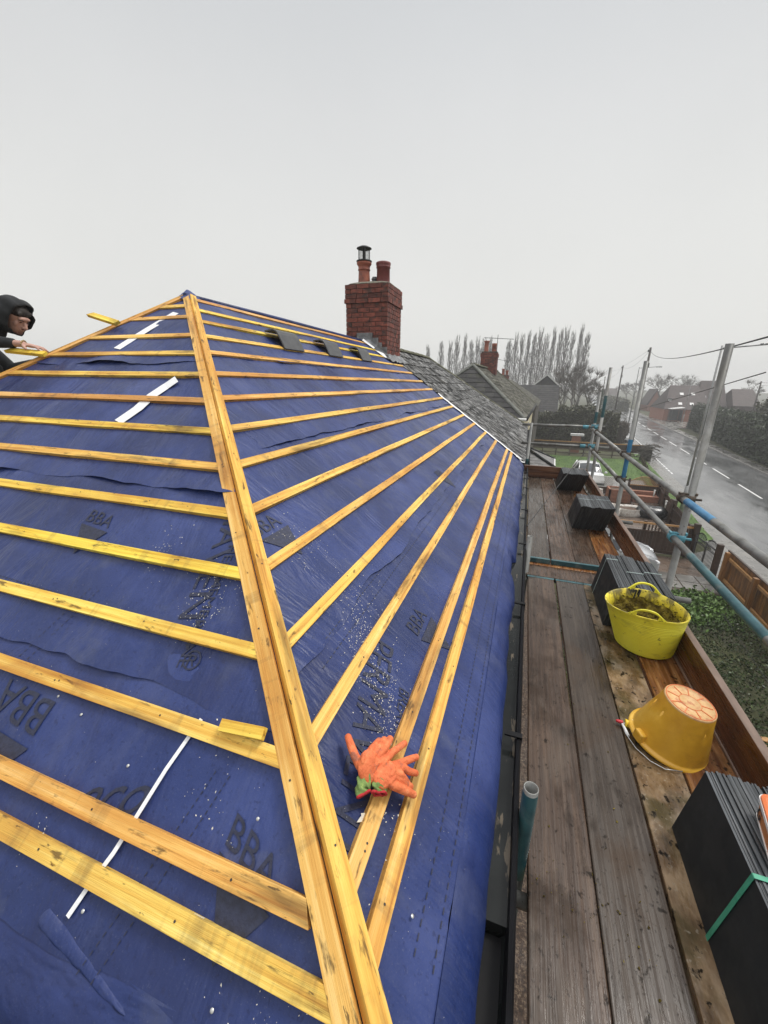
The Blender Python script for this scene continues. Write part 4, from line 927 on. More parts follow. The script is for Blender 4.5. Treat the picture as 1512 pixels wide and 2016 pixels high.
# ================================================================== SLATE PACKS ON THE SCAFFOLD
def slate_pack(label, x0, x1, y0, y1, z0, h, lean, groups, straps=(), rot=0, ylean=0.0, seed=1):
    r_ = random.Random(seed); cx, cy = (x0+x1)/2, (y0+y1)/2
    t = thing('slate_pack', (cx, cy, z0), label, 'slates', 'packs of new black slates stacked on edge along the scaffold')
    x = x0; i = 0; n = 0
    while x < x1 and n < 48:
        th = r_.uniform(.0065, .0080); n += 1
        yo = r_.gauss(0, .0042); zo = r_.gauss(0, .0022)+groups(( x-x0)/(x1-x0))
        mb = MB(); s = (x-cx)
        j_ = lambda: r_.gauss(0, .0012)
        vs = [(x, y0+yo, z0+zo*0), (x+th*.86, y0+yo, z0), (x+th*.86, y1+yo, z0), (x, y1+yo, z0)]
        top = [(a+lean, b+ylean+j_(), z0+h+zo+j_()) for a, b, c in vs]
        vs = [Vector(v)-Vector((cx, cy, 0)) for v in vs+top]; m = Matrix.Rotation(rot, 3, 'Z'); vs = [m @ v+Vector((cx, cy, 0)) for v in vs]
        mb.add(vs, [(0, 3, 7, 4), (1, 5, 6, 2)], None, 0)
        mb.add(vs, [(0, 1, 2, 3), (4, 7, 6, 5), (0, 4, 5, 1), (2, 6, 7, 3)], None, 1)
        mb.build('slate', [MT['slate'], MT['slate_edge']], t); x += th
    for (ys, w, mt, xa, xb) in straps:
        mb = MB(); f = 1.0
        def P(xx, zf_, out=0): 
            v = Vector((xx+lean*zf_, y0+(y1-y0)*ys+ylean*zf_, z0+h*zf_)) - Vector((cx, cy, 0)); return Matrix.Rotation(rot, 3, 'Z') @ v+Vector((cx, cy, 0))
        e = .0022
        pts = [P(xa-e, .0), P(xa-e, 1.0)+Vector((0, 0, e+.004)), P(xb+e, 1.0)+Vector((0, 0, e+.004)), P(xb+e, 0)]
        for k in range(3):
            a, b = pts[k], pts[k+1]; d = (b-a).normalized(); yv = Vector((0, 1, 0)); nn = d.cross(yv).normalized()
            if k != 1: nn = Vector((-1, 0, .1)).normalized() if k == 0 else Vector((1, 0, 0))
            mb.prism([a-yv*w/2, a+yv*w/2, b+yv*w/2, b-yv*w/2], nn*.0012)
        mb.build('strap', MT[mt], t)
    return t
slate_pack('nearest black slate pack, tied with a broad green strap', .690, 1.005, .800, 1.385, ZB+.001, .298, .042, lambda u: .006*math.sin(u*9), [(.42, .014, 'green_strap', .690, 1.003)], seed=2)
slate_pack('black slate pack standing behind the yellow tub', .660, .86, 2.80, 3.395, ZB+.001, .30, .050, lambda u: .004*math.sin(u*12), [(.80, .006, 'pale_strap', .66, .735), (.45, .006, 'pale_strap', .76, .86)], seed=3)
slate_pack('narrow black slate pack leaning on the toe board behind the yellow tub', .885, .995, 2.78, 3.36, ZB+.001, .30, .040, lambda u: .004*math.sin(u*12)-.012, [(.56, .006, 'pale_strap', .89, .992)], seed=4)
slate_pack('black slate pack halfway along the scaffold, seen past the crosswise board', .625, .955, 4.78, 5.33, ZB+.043, .30, .042, lambda u: .004*math.sin(u*15), [(.55, .006, 'pale_strap', .63, .78), (.62, .006, 'pale_strap', .8, .95)], ylean=-.15, seed=5)
slate_pack('farthest black slate pack, at the far end of the scaffold', .565, .955, 6.62, 7.10, ZB+.043, .30, .045, lambda u: .004*math.sin(u*15), [], ylean=-.22, seed=6)

# ---- flexible yellow tub
def rimr(t): return 1+.03*math.cos(2*t+.6)
def tub():
    t0 = thing('flexible_tub', (.868, 2.625, ZB+.003), 'yellow two-handled rubber tub with mossy muck inside, standing before the slates', 'tub')
    C = Vector((.868, 2.625, ZB+.003)); H = .295; mb = MB(); n = 72; rows = []
    def pt(t, k, r, inner=False):
        z = H*k; lean = Vector((-.040, -.015, 0))*k; q = r*rimr(t)
        # rim dips between the handles
        zz = z+(.010*math.cos(2*(t-1.42)))*k**3
        return C+lean+Vector((math.cos(t)*q*(1+.02*k), math.sin(t)*q*(1-.04*k), zz))
    outer = []; m = 120
    for i in range(m+1):
        k = i/m; r = .152+.060*k**.9
        if k < .05: r -= .012*(1-k/.05)
        rib = .0016*math.sin(k*6.283*26) if k < .86 else (.003 if k > .955 else .001)
        outer.append((k, r+rib))
    inner = [(1.0, .206), (.8, .193), (.5, .178), (.25, .164), (.06, .150), (.05, .0)]
    vs = []; fs = []
    for (k, r) in outer:
        for j in range(n): vs.append(pt(2*math.pi*j/n, k, r))
    for i in range(len(outer)-1):
        for j in range(n): fs.append((i*n+j, i*n+(j+1) % n, (i+1)*n+(j+1) % n, (i+1)*n+j))
    fs.append(tuple(range(n))[::-1]); mb.add(vs, fs, .5, 0, True)
    o = len(outer); vs = [pt(2*math.pi*j/n, outer[-1][0], outer[-1][1]) for j in range(n)]; fs = []
    for (k, r) in inner:
        for j in range(n): vs.append(pt(2*math.pi*j/n, k, r))
    for i in range(len(inner)):
        for j in range(n): fs.append((i*n+j, i*n+(j+1) % n, (i+1)*n+(j+1) % n, (i+1)*n+j))
    mb.add(vs, fs, .5, 1, True); mb.build('tub_body', [MT['tub'], MT['tub_in']], t0)
    for tc in (1.42, 1.42+math.pi-.05):      # back and front handles: raised loops on the rim
        mb = MB(); vs = []; fs = []; N2 = 18; wd = .42
        def cs(u): # u in -1..1
            t = tc+u*wd; b = pt(t, 1.0, .209); up = max(0, 1-abs(u)**2.6)*.052
            return b+Vector((0, 0, up+.0)), (b-C-Vector((0, 0, H))).normalized()
        ring = []
        for i in range(N2+1):
            u = -1+2*i/N2; P, od = cs(u); h = .012; th = .006
            for (a, b) in ((-th, -h), (th, -h), (th, 0), (-th, 0)): vs.append(P+od*a+Vector((0, 0, b)))
        for i in range(N2):
            for k in range(4): a = i*4+k; b = i*4+(k+1) % 4; fs.append((a, b, b+4, a+4))
        mb.add(vs, fs, .5, 0, True)
        for s_ in (-1, 1):   # gusset webs
            P0, od = cs(s_*1.0); P1, _ = cs(s_*.66); B1 = pt(tc+s_*wd*.62, 1.0, .209); B0 = pt(tc+s_*wd*1.15, 1.0, .209)
            mb.prism([B0-od*.003, P1-od*.003, B1-od*.003], od*.006)
        mb.build('handle', MT['tub'], t0, bevel=.002)
    # muck
    mb = MB(); vs = []; fs = []; m = 14
    for i in range(m+1):
        r = .181*i/m
        for j in range(n):
            t = 2*math.pi*j/n; x, y = math.cos(t)*r, math.sin(t)*r
            z = H*.66+.030*noise.noise(Vector((x*14, y*14, 1)))+.016*noise.noise(Vector((x*40, y*40, 2)))+.05*(i/m)**2*(.5+.5*math.sin(t-.3))
            vs.append(C+Vector((-.022, -.008, 0))+Vector((x*rimr(t), y*.97, z)))
    for i in range(m):
        for j in range(n): fs.append((i*n+j, i*n+(j+1) % n, (i+1)*n+(j+1) % n, (i+1)*n+j))
    mb.add(vs, fs, .5, 0, True); r_ = random.Random(5)
    for _ in range(700):
        t = r_.uniform(0, 6.28); r = .188*math.sqrt(r_.random()); z = H*.67+.05*(r/.2)**2*(.5+.5*math.sin(t-.3))+r_.uniform(-.004, .02)+(r_.random()**3*.06 if r > .155 else 0)
        P = C+Vector((-.022+math.cos(t)*r, math.sin(t)*r*.97, z)); s = r_.uniform(.003, .010)
        vs = [P+Vector((r_.uniform(-s, s), r_.uniform(-s, s), r_.uniform(-s, s)*.6)) for _ in range(5)]; mb.add(vs, [(0, 1, 2), (0, 2, 3), (0, 3, 4), (1, 2, 4)])
    tag(mb.build('moss_debris', MT['muck']), 'dark mossy muck filling the yellow tub', 'debris', kind='stuff')
tub()

# ---- overturned amber bucket
def bucket():
    C = Vector((.795, 1.835, ZB+.006)); W = Matrix.Translation(C) @ Matrix.Rotation(R(9), 4, Vector((.35, .75, 0)).normalized())
    t0 = thing('builders_bucket', C, 'amber plastic bucket lying upside down and tilted between the yellow tub and the near slates', 'bucket')
    mb = MB(); n = 110; prof = []
    for i in range(61):
        k = i/60; prof.append((.155-.055*k, .008+.232*k))
    vs = []; fs = []
    full = [(.150, .004), (.166, .000), (.169, .004), (.166, .012), (.157, .016)]+prof[3:]
    def rr_(t, z, r):
        # scalloped finger dents near the base
        d = 0
        if .13 < z < .215: d = -.0055*(.5+.5*math.sin(t*11+2*noise.noise(Vector((math.cos(t)*2, math.sin(t)*2, 1)))))**1.5*(.55+.9*noise.noise(Vector((math.cos(t)*3, math.sin(t)*3, 5))))*math.sin((z-.13)/.085*math.pi)**1.5
        return r+d
    for (r, z) in full:
        for j in range(n): t = 2*math.pi*j/n; q = rr_(t, z, r); vs.append((math.cos(t)*q, math.sin(t)*q, z))
    for i in range(len(full)-1):
        for j in range(n): fs.append((i*n+j, i*n+(j+1) % n, (i+1)*n+(j+1) % n, (i+1)*n+j))
    mb.add(vs, fs, .5, 0, True)
    inn = [(.150, .004), (.100, .228), (.0, .228)]; vs = []; fs = []
    for (r, z) in inn:
        for j in range(n): t = 2*math.pi*j/n; vs.append((math.cos(t)*r, math.sin(t)*r, z))
    for i in range(2):
        for j in range(n): fs.append((i*n+j, i*n+(j+1) % n, (i+1)*n+(j+1) % n, (i+1)*n+j))
    mb.add(vs, fs, .5, 0, True)
    body = mb.build('bucket_body', MT['bucket'], t0, W)
    mb = MB(); mb.lathe([(.0, .243), (.040, .243), (.042, .2455), (.045, .243), (.088, .2425), (.090, .247), (.098, .247), (.1005, .243), (.1005, .236)], (0, 0, 0), n, None)
    for k in range(9):
        a = 2*math.pi*k/9; mb.beam((math.cos(a)*.045, math.sin(a)*.045, .2435), (math.cos(a)*.089, math.sin(a)*.089, .2435), .003, .004, mi=1)
    mb.tube([(math.cos(2*math.pi*k/40)*.043, math.sin(2*math.pi*k/40)*.043, .2445) for k in range(41)], .0016, 6, False, mi=1); mb.build('bucket_base', [MT['bucket_base'], MT['orange_pl']], body, W)
    mb = MB()   # orange ring round the base and bail lugs
    mb.tube([(math.cos(2*math.pi*k/40)*.0945, math.sin(2*math.pi*k/40)*.0945, .2475) for k in range(41)], .0022, 6); mb.build('base_ring', MT['orange_pl'], body, W)
    for a in (R(205), R(25)):
        mb = MB(); mb.box((math.cos(a)*.160, math.sin(a)*.160, .028), (.03, .05, .05), Matrix.Rotation(a, 3, 'Z')); mb.build('bail_lug', MT['bucket'], body, W, bevel=.008)
    # wire bail hanging in front, with its white grip
    L0 = C+Vector((-.152, -.040, .040)); 
    pts = [(.655, 1.86, ZB+.05), (.625, 1.865, ZB+.03), (.608, 1.845, ZB+.014), (.612, 1.80, ZB+.012), (.640, 1.725, ZB+.010), (.685, 1.672, ZB+.010), (.735, 1.648, ZB+.010), (.80, 1.655, ZB+.016)]
    mb = MB(); mb.tube(pts, .0021, 8); mb.build('bail', MT['wire'], t0)
    mb = MB(); mb.tube([(.606, 1.862, ZB+.016), (.623, 1.79, ZB+.010)], .0065, 14); mb.build('grip', MT['white_pl'], t0)
    b = thing('plastic_tube', (.645, 1.855, ZB), 'short ribbed yellow tube with a red tip under the edge of the amber bucket', 'nozzle')
    mb = MB(); q = Vector((-1, .12, -.03)).to_track_quat('Z', 'Y').to_matrix()
    mb.lathe([(.0, -.05), (.020, -.05), (.020, 0), (.017, .002), (.017, .006), (.020, .008), (.020, .013), (.017, .015), (.017, .02), (.019, .022), (.019, .028), (.010, .030), (0, .03)], (.648, 1.856, ZB+.022), 20, q); mb.build('ribbed_body', MT['yellow_pl'], b)
    mb = MB(); mb.lathe([(.008, 0), (.008, .018), (.006, .028), (.0, .031)], (.610, 1.860, ZB+.020), 14, q); mb.build('tip', MT['red_pl'], b)
bucket()

# ---- orange tub at the frame's right edge, on the near slates
def orange_box():
    C = Vector((.862, 1.165, ZB+.305)); m = Matrix.Translation(C) @ Matrix.Rotation(R(-12), 4, 'Z')
    t0 = thing('plastic_box', C, 'small orange and white lidded box with handwriting, on top of the near slates', 'box')
    def rr(w, l, r, n=6):
        out = []
        for (sx, sy, a0) in ((1, 1, 0), (-1, 1, 90), (-1, -1, 180), (1, -1, 270)):
            for k in range(n+1): a = R(a0+90*k/n); out.append((sx*(w-r)+math.cos(a)*r, sy*(l-r)+math.sin(a)*r))
        return out
    def shell(prof, mat, name, cap=True):
        mb = MB(); vs = []; fs = []; base = None
        for (w, l, z) in prof:
            p = rr(w, l, .022); n = len(p); vs += [(x, y, z) for x, y in p]
        for i in range(len(prof)-1):
            for k in range(n): fs.append((i*n+k, i*n+(k+1) % n, (i+1)*n+(k+1) % n, (i+1)*n+k))
        if cap: fs.append(tuple(range(n))[::-1]); fs.append(tuple((len(prof)-1)*n+k for k in range(n)))
        mb.add(vs, fs, .5, 0, False); return mb.build(name, MT[mat], t0, m)
    shell([(.060, .090, .0), (.061, .091, .006)], 'white_pl', 'base_rim')
    shell([(.058, .088, .006), (.063, .093, .058)], 'orange_card', 'box_body')
    shell([(.066, .096, .056), (.067, .097, .070)], 'white_pl', 'lid_rim')
    shell([(.065, .095, .070), (.064, .094, .076), (.056, .086, .080)], 'orange_pl', 'lid')
    vs, fs = text_mesh('G', .05, .2, .001)
    mb = MB(); mb.add([Vector((-.0615-.0003, .075-v.x, .012+v.y)) for v in vs], fs, .5); mb.build('handwriting', MT['black_ink'], t0, m)
orange_box()

# ================================================================== GLOVES
def fuse(mb, voxel, smooth=4):
    """voxel-fuse a builder's closed pieces into one continuous surface"""
    me = bpy.data.meshes.new('f'); me.from_pydata(mb.v, [], mb.f); o = bpy.data.objects.new('f', me); COL.objects.link(o)
    rm = o.modifiers.new('r', 'REMESH'); rm.mode = 'VOXEL'; rm.voxel_size = voxel; rm.use_smooth_shade = True
    sm = o.modifiers.new('s', 'SMOOTH'); sm.iterations = smooth; sm.factor = .5
    bpy.context.view_layer.update(); dg = bpy.context.evaluated_depsgraph_get()
    m2 = bpy.data.meshes.new_from_object(o.evaluated_get(dg)); bpy.data.objects.remove(o)
    out = MB(); out.add([tuple(v.co) for v in m2.vertices], [tuple(p.vertices) for p in m2.polygons], .5, 0, True); bpy.data.meshes.remove(m2); return out
def ball(mb, c, r, n=14, m=9, q=None):
    r = r if isinstance(r, (tuple, list)) else (r, r, r); vs = [(0, 0, -1)]; fs = []
    for i in range(1, m):
        t = math.pi*i/m
        for k in range(n): a = 2*math.pi*k/n; vs.append((math.cos(a)*math.sin(t), math.sin(a)*math.sin(t), -math.cos(t)))
    vs.append((0, 0, 1)); L_ = len(vs)-1
    for k in range(n): fs.append((0, 1+(k+1) % n, 1+k)); fs.append((L_, L_-n+k, L_-n+(k+1) % n))
    for i in range(m-2):
        for k in range(n): a = 1+i*n; fs.append((a+k, a+(k+1) % n, a+n+(k+1) % n, a+n+k))
    P = [Vector((x*r[0], y*r[1], z*r[2])) for x, y, z in vs]
    if q is not None: P = [q @ p for p in P]
    mb.add([p+Vector(c) for p in P], fs)
def limb(mb, pts):
    for i in range(len(pts)-1):
        (p, r), (q, s) = pts[i], pts[i+1]; mb.tube([p, q], [r, s], 14); ball(mb, p, r*1.0)
    ball(mb, pts[-1][0], pts[-1][1])
def glove(label, palm, fingers, cuff, rim, lift=.0):
    L0 = Vector((0, 0, lift)); c0 = Vector(palm[0])
    t = thing('work_glove', c0, label, 'glove', 'orange latex-coated work gloves')
    g = MB(); P = [Vector(p)+L0 for p in palm]
    ax = (P[2]-P[0]).normalized(); sd_ = NF.cross(ax).normalized(); Q = Matrix((sd_, ax, sd_.cross(ax))).transposed()
    ball(g, P[1], (.031, .040, .014), 18, 12, Q); ball(g, P[0], (.026, .020, .013), 16, 10, Q)
    for k in range(5): ball(g, P[1]+sd_*(-.022+.011*k)+ax*(.012*math.sin(k*2.1))+NF*.008, (.007, .018, .006), 8, 6, Q)
    for fi, f in enumerate(fingers):
        rs = (.0110, .0112, .0106, .0094) if fi else (.0130, .0126, .0118, .0102)
        root = P[1].lerp(Vector(f[0])+L0, .45)
        limb(g, [(root, .0115)]+[(Vector(p)+L0, r) for p, r in zip(f, rs)])
    fuse(g, .0015, 2).build('glove_body', MT['glove'], t)
    mb = MB(); vs = []; fs = []; n = 28; C = [Vector(p)+L0 for p in cuff]
    for i, P in enumerate(C):
        d = (C[min(i+1, len(C)-1)]-C[max(i-1, 0)]).normalized(); s = NF.cross(d).normalized()
        for k in range(n):
            a = 2*math.pi*k/n; w = .021+.0045*math.sin(a*3+i); h = .010+.005*math.sin(a*4+i*1.3)
            vs.append(P+s*math.cos(a)*w+NF*(math.sin(a)*h))
    for i in range(len(C)-1):
        for k in range(n): fs.append((i*n+k, i*n+(k+1) % n, (i+1)*n+(k+1) % n, (i+1)*n+k))
    mb.add(vs, fs, .5, 0, True); cf = mb.build('cuff', MT['cuff'], t)
    mb = MB(); mb.tube(vs[-n:]+[vs[-n]], .0036, 8, False); mb.build('hem', MT['cuff_red'], cf)
def dens(ps, k=4):
    out = []
    for i in range(len(ps)-1):
        for j in range(k): t = j/k; out.append(tuple(ps[i][c]*(1-t)+ps[i+1][c]*t for c in range(3)))
    return out+[ps[-1]]
glove('upper orange glove, palm up with one finger pointing at the hip timbers', [(-.3004, .7861, 5.3593), (-.3110, .7980, 5.3810), (-.3060, .8180, 5.3840)],
 [[(-.3308, .7903, 5.3816), (-.3521, .8037, 5.3965), (-.3714, .8222, 5.405), (-.3883, .8405, 5.4118)],
  [(-.321, .8161, 5.3897), (-.3133, .8429, 5.3943), (-.3116, .8958, 5.3681)],
  [(-.3077, .8223, 5.3854), (-.2987, .8531, 5.3891), (-.2993, .9081, 5.3645)],
  [(-.2965, .8285, 5.3775), (-.2834, .8614, 5.3834), (-.2853, .9221, 5.3597)],
  [(-.2915, .821, 5.374), (-.2745, .8363, 5.3722), (-.2618, .8802, 5.3633), (-.2442, .943, 5.3359)]],
 dens([(-.304, .784, 5.366), (-.3075, .768, 5.358), (-.309, .752, 5.353), (-.3000, .744, 5.345)]), None)
glove('lower orange glove, fingers spread over the last batten but one', [(-.2700, .7900, 5.3530), (-.2613, .8116, 5.3549), (-.2551, .8296, 5.3546)],
 [[(-.2553, .8008, 5.3487), (-.234, .8026, 5.3338), (-.2102, .8192, 5.3072), (-.1851, .8385, 5.2776)],
  [(-.2552, .8468, 5.3487), (-.2332, .8788, 5.3332), (-.2153, .9143, 5.3157), (-.2035, .9375, 5.3025)],
  [(-.2466, .8409, 5.3476), (-.2255, .8685, 5.3278), (-.2091, .8763, 5.3114), (-.194, .8945, 5.2908)],
  [(-.2493, .8285, 5.3495), (-.2263, .841, 5.3334), (-.2145, .8483, 5.3101), (-.2072, .8516, 5.295)],
  [(-.2466, .8209, 5.3427), (-.2201, .8363, 5.319), (-.207, .847, 5.2949), (-.1986, .8542, 5.284)]],
 dens([(-.269, .790, 5.352), (-.2675, .780, 5.347), (-.2660, .772, 5.341), (-.2640, .765, 5.337)]), None)

# ================================================================== THE ROOFER
def person():
    base = Vector((-4.62, 1.98, 5.84)); t = thing('person', base, 'roofer in a black hood bending over the far hip with one hand on the timber', 'person')
    H = Vector((-3.975, 2.385, 6.862)); 
    fwd = Vector((.83, .20, -.52)).normalized(); side = fwd.cross(Vector((0, 0, 1))).normalized(); up = side.cross(fwd).normalized()
    Q = Matrix((side, fwd, up)).transposed()
    def h(x, y, z): return H+side*x+fwd*y+up*z
    g = MB()
    ball(g, h(0, -.012, .030), (.076, .094, .088), 20, 14, Q); ball(g, h(0, .030, -.040), (.058, .060, .072), 18, 12, Q); ball(g, h(0, .062, -.088), (.024, .020, .020), 12, 8, Q)
    ball(g, h(0, .078, .028), (.050, .022, .020), 12, 8, Q)          # brow
    limb(g, [(h(0, .086, .012), .009), (h(0, .104, -.018), .012), (h(0, .110, -.032), .014)]); ball(g, h(.011, .100, -.034), .009); ball(g, h(-.011, .100, -.034), .009)
    for s in (-1, 1):
        ball(g, h(s*.038, .060, -.022), (.020, .020, .022), 12, 8, Q); ball(g, h(s*.030, .078, .006), (.012, .010, .008), 10, 8, Q)
        ball(g, h(s*.076, -.010, -.008), (.008, .018, .030), 10, 8, Q)
    ball(g, h(0, .088, -.056), (.024, .010, .006), 12, 8, Q); ball(g, h(0, .086, -.067), (.020, .010, .006), 12, 8, Q)
    limb(g, [(h(0, -.03, -.06), .052), (h(0, -.09, -.14), .056), (Vector((-4.20, 2.24, 6.70)), .07)])
    # torso, legs
    chest = Vector((-4.30, 2.16, 6.56)); pel = Vector((-4.66, 1.96, 6.20))
    ball(g, chest, (.17, .12, .19), 16, 12); ball(g, pel, (.16, .13, .14), 16, 12); limb(g, [(chest, .14), (pel, .13)])
    for s, kn, ft in ((1, (-4.38, 1.80, 6.04), (-4.80, 1.78, 5.76)), (-1, (-4.42, 2.16, 6.02), (-4.86, 2.16, 5.70))): limb(g, [(pel+Vector((.02, -.10*s, -.02)), .085), (Vector(kn), .060), (Vector(ft), .040), (Vector(ft)+Vector((-.10, 0, -.05)), .038)])
    # arm reaching to the hip timbers (the visible hand)
    sh = Vector((-4.22, 2.05, 6.66)); el = Vector((-4.16, 2.06, 6.60)); wr = Vector((-3.765, 2.272, 6.650)); 
    el = Vector((-4.20, 2.03, 6.655))
    limb(g, [(sh, .055), (el, .046), (Vector((-3.97, 2.16, 6.665)), .036), (wr, .024)])
    hx = (Vector((-3.57, 2.350, 6.608))-wr).normalized(); hs = hx.cross(Vector((0, 0, 1))).normalized(); hu = hs.cross(hx)
    def hp(a, b, c): return wr+hx*a+hs*b+hu*c
    HQ = Matrix((hx, hs, hu)).transposed(); ball(g, hp(.055, 0, .0), (.052, .038, .015), 16, 10, HQ)
    for (b, ln, spread, dr) in ((-.030, .072, -.30, -.020), (-.010, .084, -.08, -.012), (.010, .082, .10, -.010), (.028, .066, .26, -.014)):
        k0 = hp(.088, b, .002); d = (hx+hs*spread*.8).normalized()
        limb(g, [(hp(.045, b*.7, 0), .011), (k0, .0098), (k0+d*ln*.5+hu*(dr*.2), .0086), (k0+d*ln*.8+hu*dr*.8, .0076), (k0+d*ln+hu*dr*1.5, .0068)])
    limb(g, [(hp(.020, .022, -.004), .013), (hp(.045, .050, -.014), .011), (hp(.070, .064, -.026), .009)])
    # other arm, lower, reaching past the hip
    limb(g, [(Vector((-4.35, 2.34, 6.60)), .055), (Vector((-4.22, 2.42, 6.42)), .045), (Vector((-3.98, 2.46, 6.50)), .030), (Vector((-3.90, 2.48, 6.50)), .022)])
    fuse(g, .0048, 2).build('body', MT['skin'], t)
    # hoodie: sleeves, torso
    g = MB(); ball(g, chest, (.215, .17, .22), 18, 12); limb(g, [(chest, .185), (pel, .17)]); ball(g, pel, (.19, .16, .16), 16, 12)
    limb(g, [(Vector((-4.20, 2.22, 6.72)), .115), (Vector((-4.12, 2.29, 6.77)), .095)])
    limb(g, [(sh, .080), (el, .070), (Vector((-3.97, 2.16, 6.665)), .052), (Vector((-3.83, 2.240, 6.655)), .038)])
    limb(g, [(Vector((-4.35, 2.34, 6.60)), .085), (Vector((-4.20, 2.40, 6.44)), .072), (Vector((-3.98, 2.45, 6.50)), .052), (Vector((-3.90, 2.48, 6.51)), .040)])
    limb(g, [(Vector((-4.35, 2.05, 6.50)), .14), (Vector((-4.10, 2.13, 6.47)), .085), (Vector((-3.98, 2.16, 6.46)), .055)])
    fuse(g, .011, 3).build('hooded_jacket', MT['hoodie'], t)
    # hood: shell around the head, open toward the face
    mb = MB(); vs = []; fs = []; n = 40; m = 18
    for i in range(m+1):
        u = i/m; th = R(4)+u*R(112)
        for k in range(n):
            a = 2*math.pi*k/n; 
            # polar axis = backwards; opening faces forward
            rr0 = .128+.008*math.sin(a*5+u*4)+.006*math.sin(a*9)
            x = math.cos(a)*math.sin(th)*rr0*.96; z = math.sin(a)*math.sin(th)*rr0*1.12+.012; y = -math.cos(th)*rr0*1.05+.0
            if u > .82: q = (u-.82)/.18; y += q*.012
            vs.append(h(x, y-.012, z))
    for i in range(m):
        for k in range(n): fs.append((i*n+k, i*n+(k+1) % n, (i+1)*n+(k+1) % n, (i+1)*n+k))
    fs.append(tuple(range(n))[::-1]); mb.add(vs, fs, .5, 0, True); o = mb.build('hood', MT['hoodie'], t)
    sol = o.modifiers.new('s', 'SOLIDIFY'); sol.thickness = .009; sol.offset = 1
    # hair at the forehead, under the hood
    mb = MB(); r_ = random.Random(2)
    g = MB(); ball(g, h(0, -.004, .060), (.080, .090, .066), 18, 12, Q); 
    for k in range(9): ball(g, h(-.05+.0125*k, .066+.004*math.sin(k), .066+.006*math.cos(k*2)), (.013, .016, .016), 8, 6, Q)
    fuse(g, .006, 1).build('hair', MT['hair'], t)
    for s in (-1, 1):
        mb = MB(); limb(mb, [(h(s*.014, .094, .018), .003), (h(s*.030, .094, .023), .0042), (h(s*.046, .084, .020), .003)]); mb.build('eyebrow', MT['hair'], t)
        mb = MB(); ball(mb, h(s*.030, .085, .004), (.012, .006, .0035), 10, 8, Q); mb.build('eye', MT['hair'], t)
    mb = MB(); ball(mb, h(0, .066, -.090), (.030, .018, .020), 14, 10, Q); ball(mb, h(0, .092, -.050), (.020, .005, .004), 10, 8, Q); mb.build('beard', surf('stubble', [(.3, (.16, .075, .055)), (.7, (.26, .13, .10))], scale=90, rough=.8), t)
    mb = MB(); pts = [wr+hx*.008+(hs*math.cos(a)*1.0+hu*math.sin(a))*.027 for a in [2*math.pi*k/24 for k in range(25)]]; mb.tube(pts, .0035, 8, False)
    for k in range(0, 24, 2): ball(mb, pts[k], .006, 8, 6)
    mb.build('bracelet', MT['brass'], t)
person()

# ================================================================== THE GROUND AND THE ROAD
def struct(o): o['kind'] = 'structure'; return o
RU = Vector((.0979, .9952, 0)); RV = Vector((.9952, -.0979, 0)); RO = Vector((11.16, 0, 0))
def RD(s_, t_, z=0): p = RO+RU*s_+RV*t_; return Vector((p.x, p.y, z))
mb = MB(); vs = []; fs = []
for i in range(41):
    for j in range(41):
        x = -500+1000*i/40; y = -250+1000*j/40; vs.append((x, y, -.02))
for i in range(40):
    for j in range(40): a = i*41+j; fs.append((a, a+41, a+42, a+1))
mb.add(vs, fs); struct(mb.build('ground', MT['soil']))
def strip(name, t0, t1, s0, s1, z, mat, n=30, th=0):
    mb = MB()
    for i in range(n):
        a = s0+(s1-s0)*i/n; b = s0+(s1-s0)*(i+1)/n
        if th: mb.prism([RD(a, t0, z-th), RD(b, t0, z-th), RD(b, t1, z-th), RD(a, t1, z-th)], (0, 0, th), a=.5)
        else: mb.quad(RD(a, t0, z), RD(a, t1, z), RD(b, t1, z), RD(b, t0, z), a=.5)
    return mb.build(name, MT[mat])
struct(strip('road', -3.75, 3.05, -40, 420, .0, 'asphalt'))
struct(strip('pavement', -5.15, -3.75, -40, 420, .012, 'paving'))
struct(strip('kerb', 3.05, 3.18, -40, 420, .11, 'kerb', 80, .14))
struct(strip('verge', 3.18, 4.1, -40, 420, .09, 'paving'))
struct(strip('bank', 4.1, 30, -40, 420, .07, 'soil'))
mb = MB(); mb.add([RD(78, 3.2, .12), RD(108, 3.2, .12), RD(112, 22, .12), RD(84, 22, .12), RD(80, 9, .12)], [(0, 4, 3, 2, 1)], .5); struct(mb.build('junction', MT['paving']))
mb = MB(); rs = 29.9/.9952
k = -6
while rs+6.15*k < 330:
    a = rs+6.15*k-.0; mb.prism([RD(a, -.06, .004), RD(a+4.15, -.06, .004), RD(a+4.15, .06, .004), RD(a, .06, .004)], (0, 0, .003)); k += 1
struct(mb.build('centre_line', MT['paint']))
mb = MB(); a = 36
while a < 66:
    mb.prism([RD(a, -3.62, .004), RD(a+.75, -3.62, .004), RD(a+.75, -3.50, .004), RD(a, -3.50, .004)], (0, 0, .003)); a += 1.05
struct(mb.build('edge_line', MT['paint']))
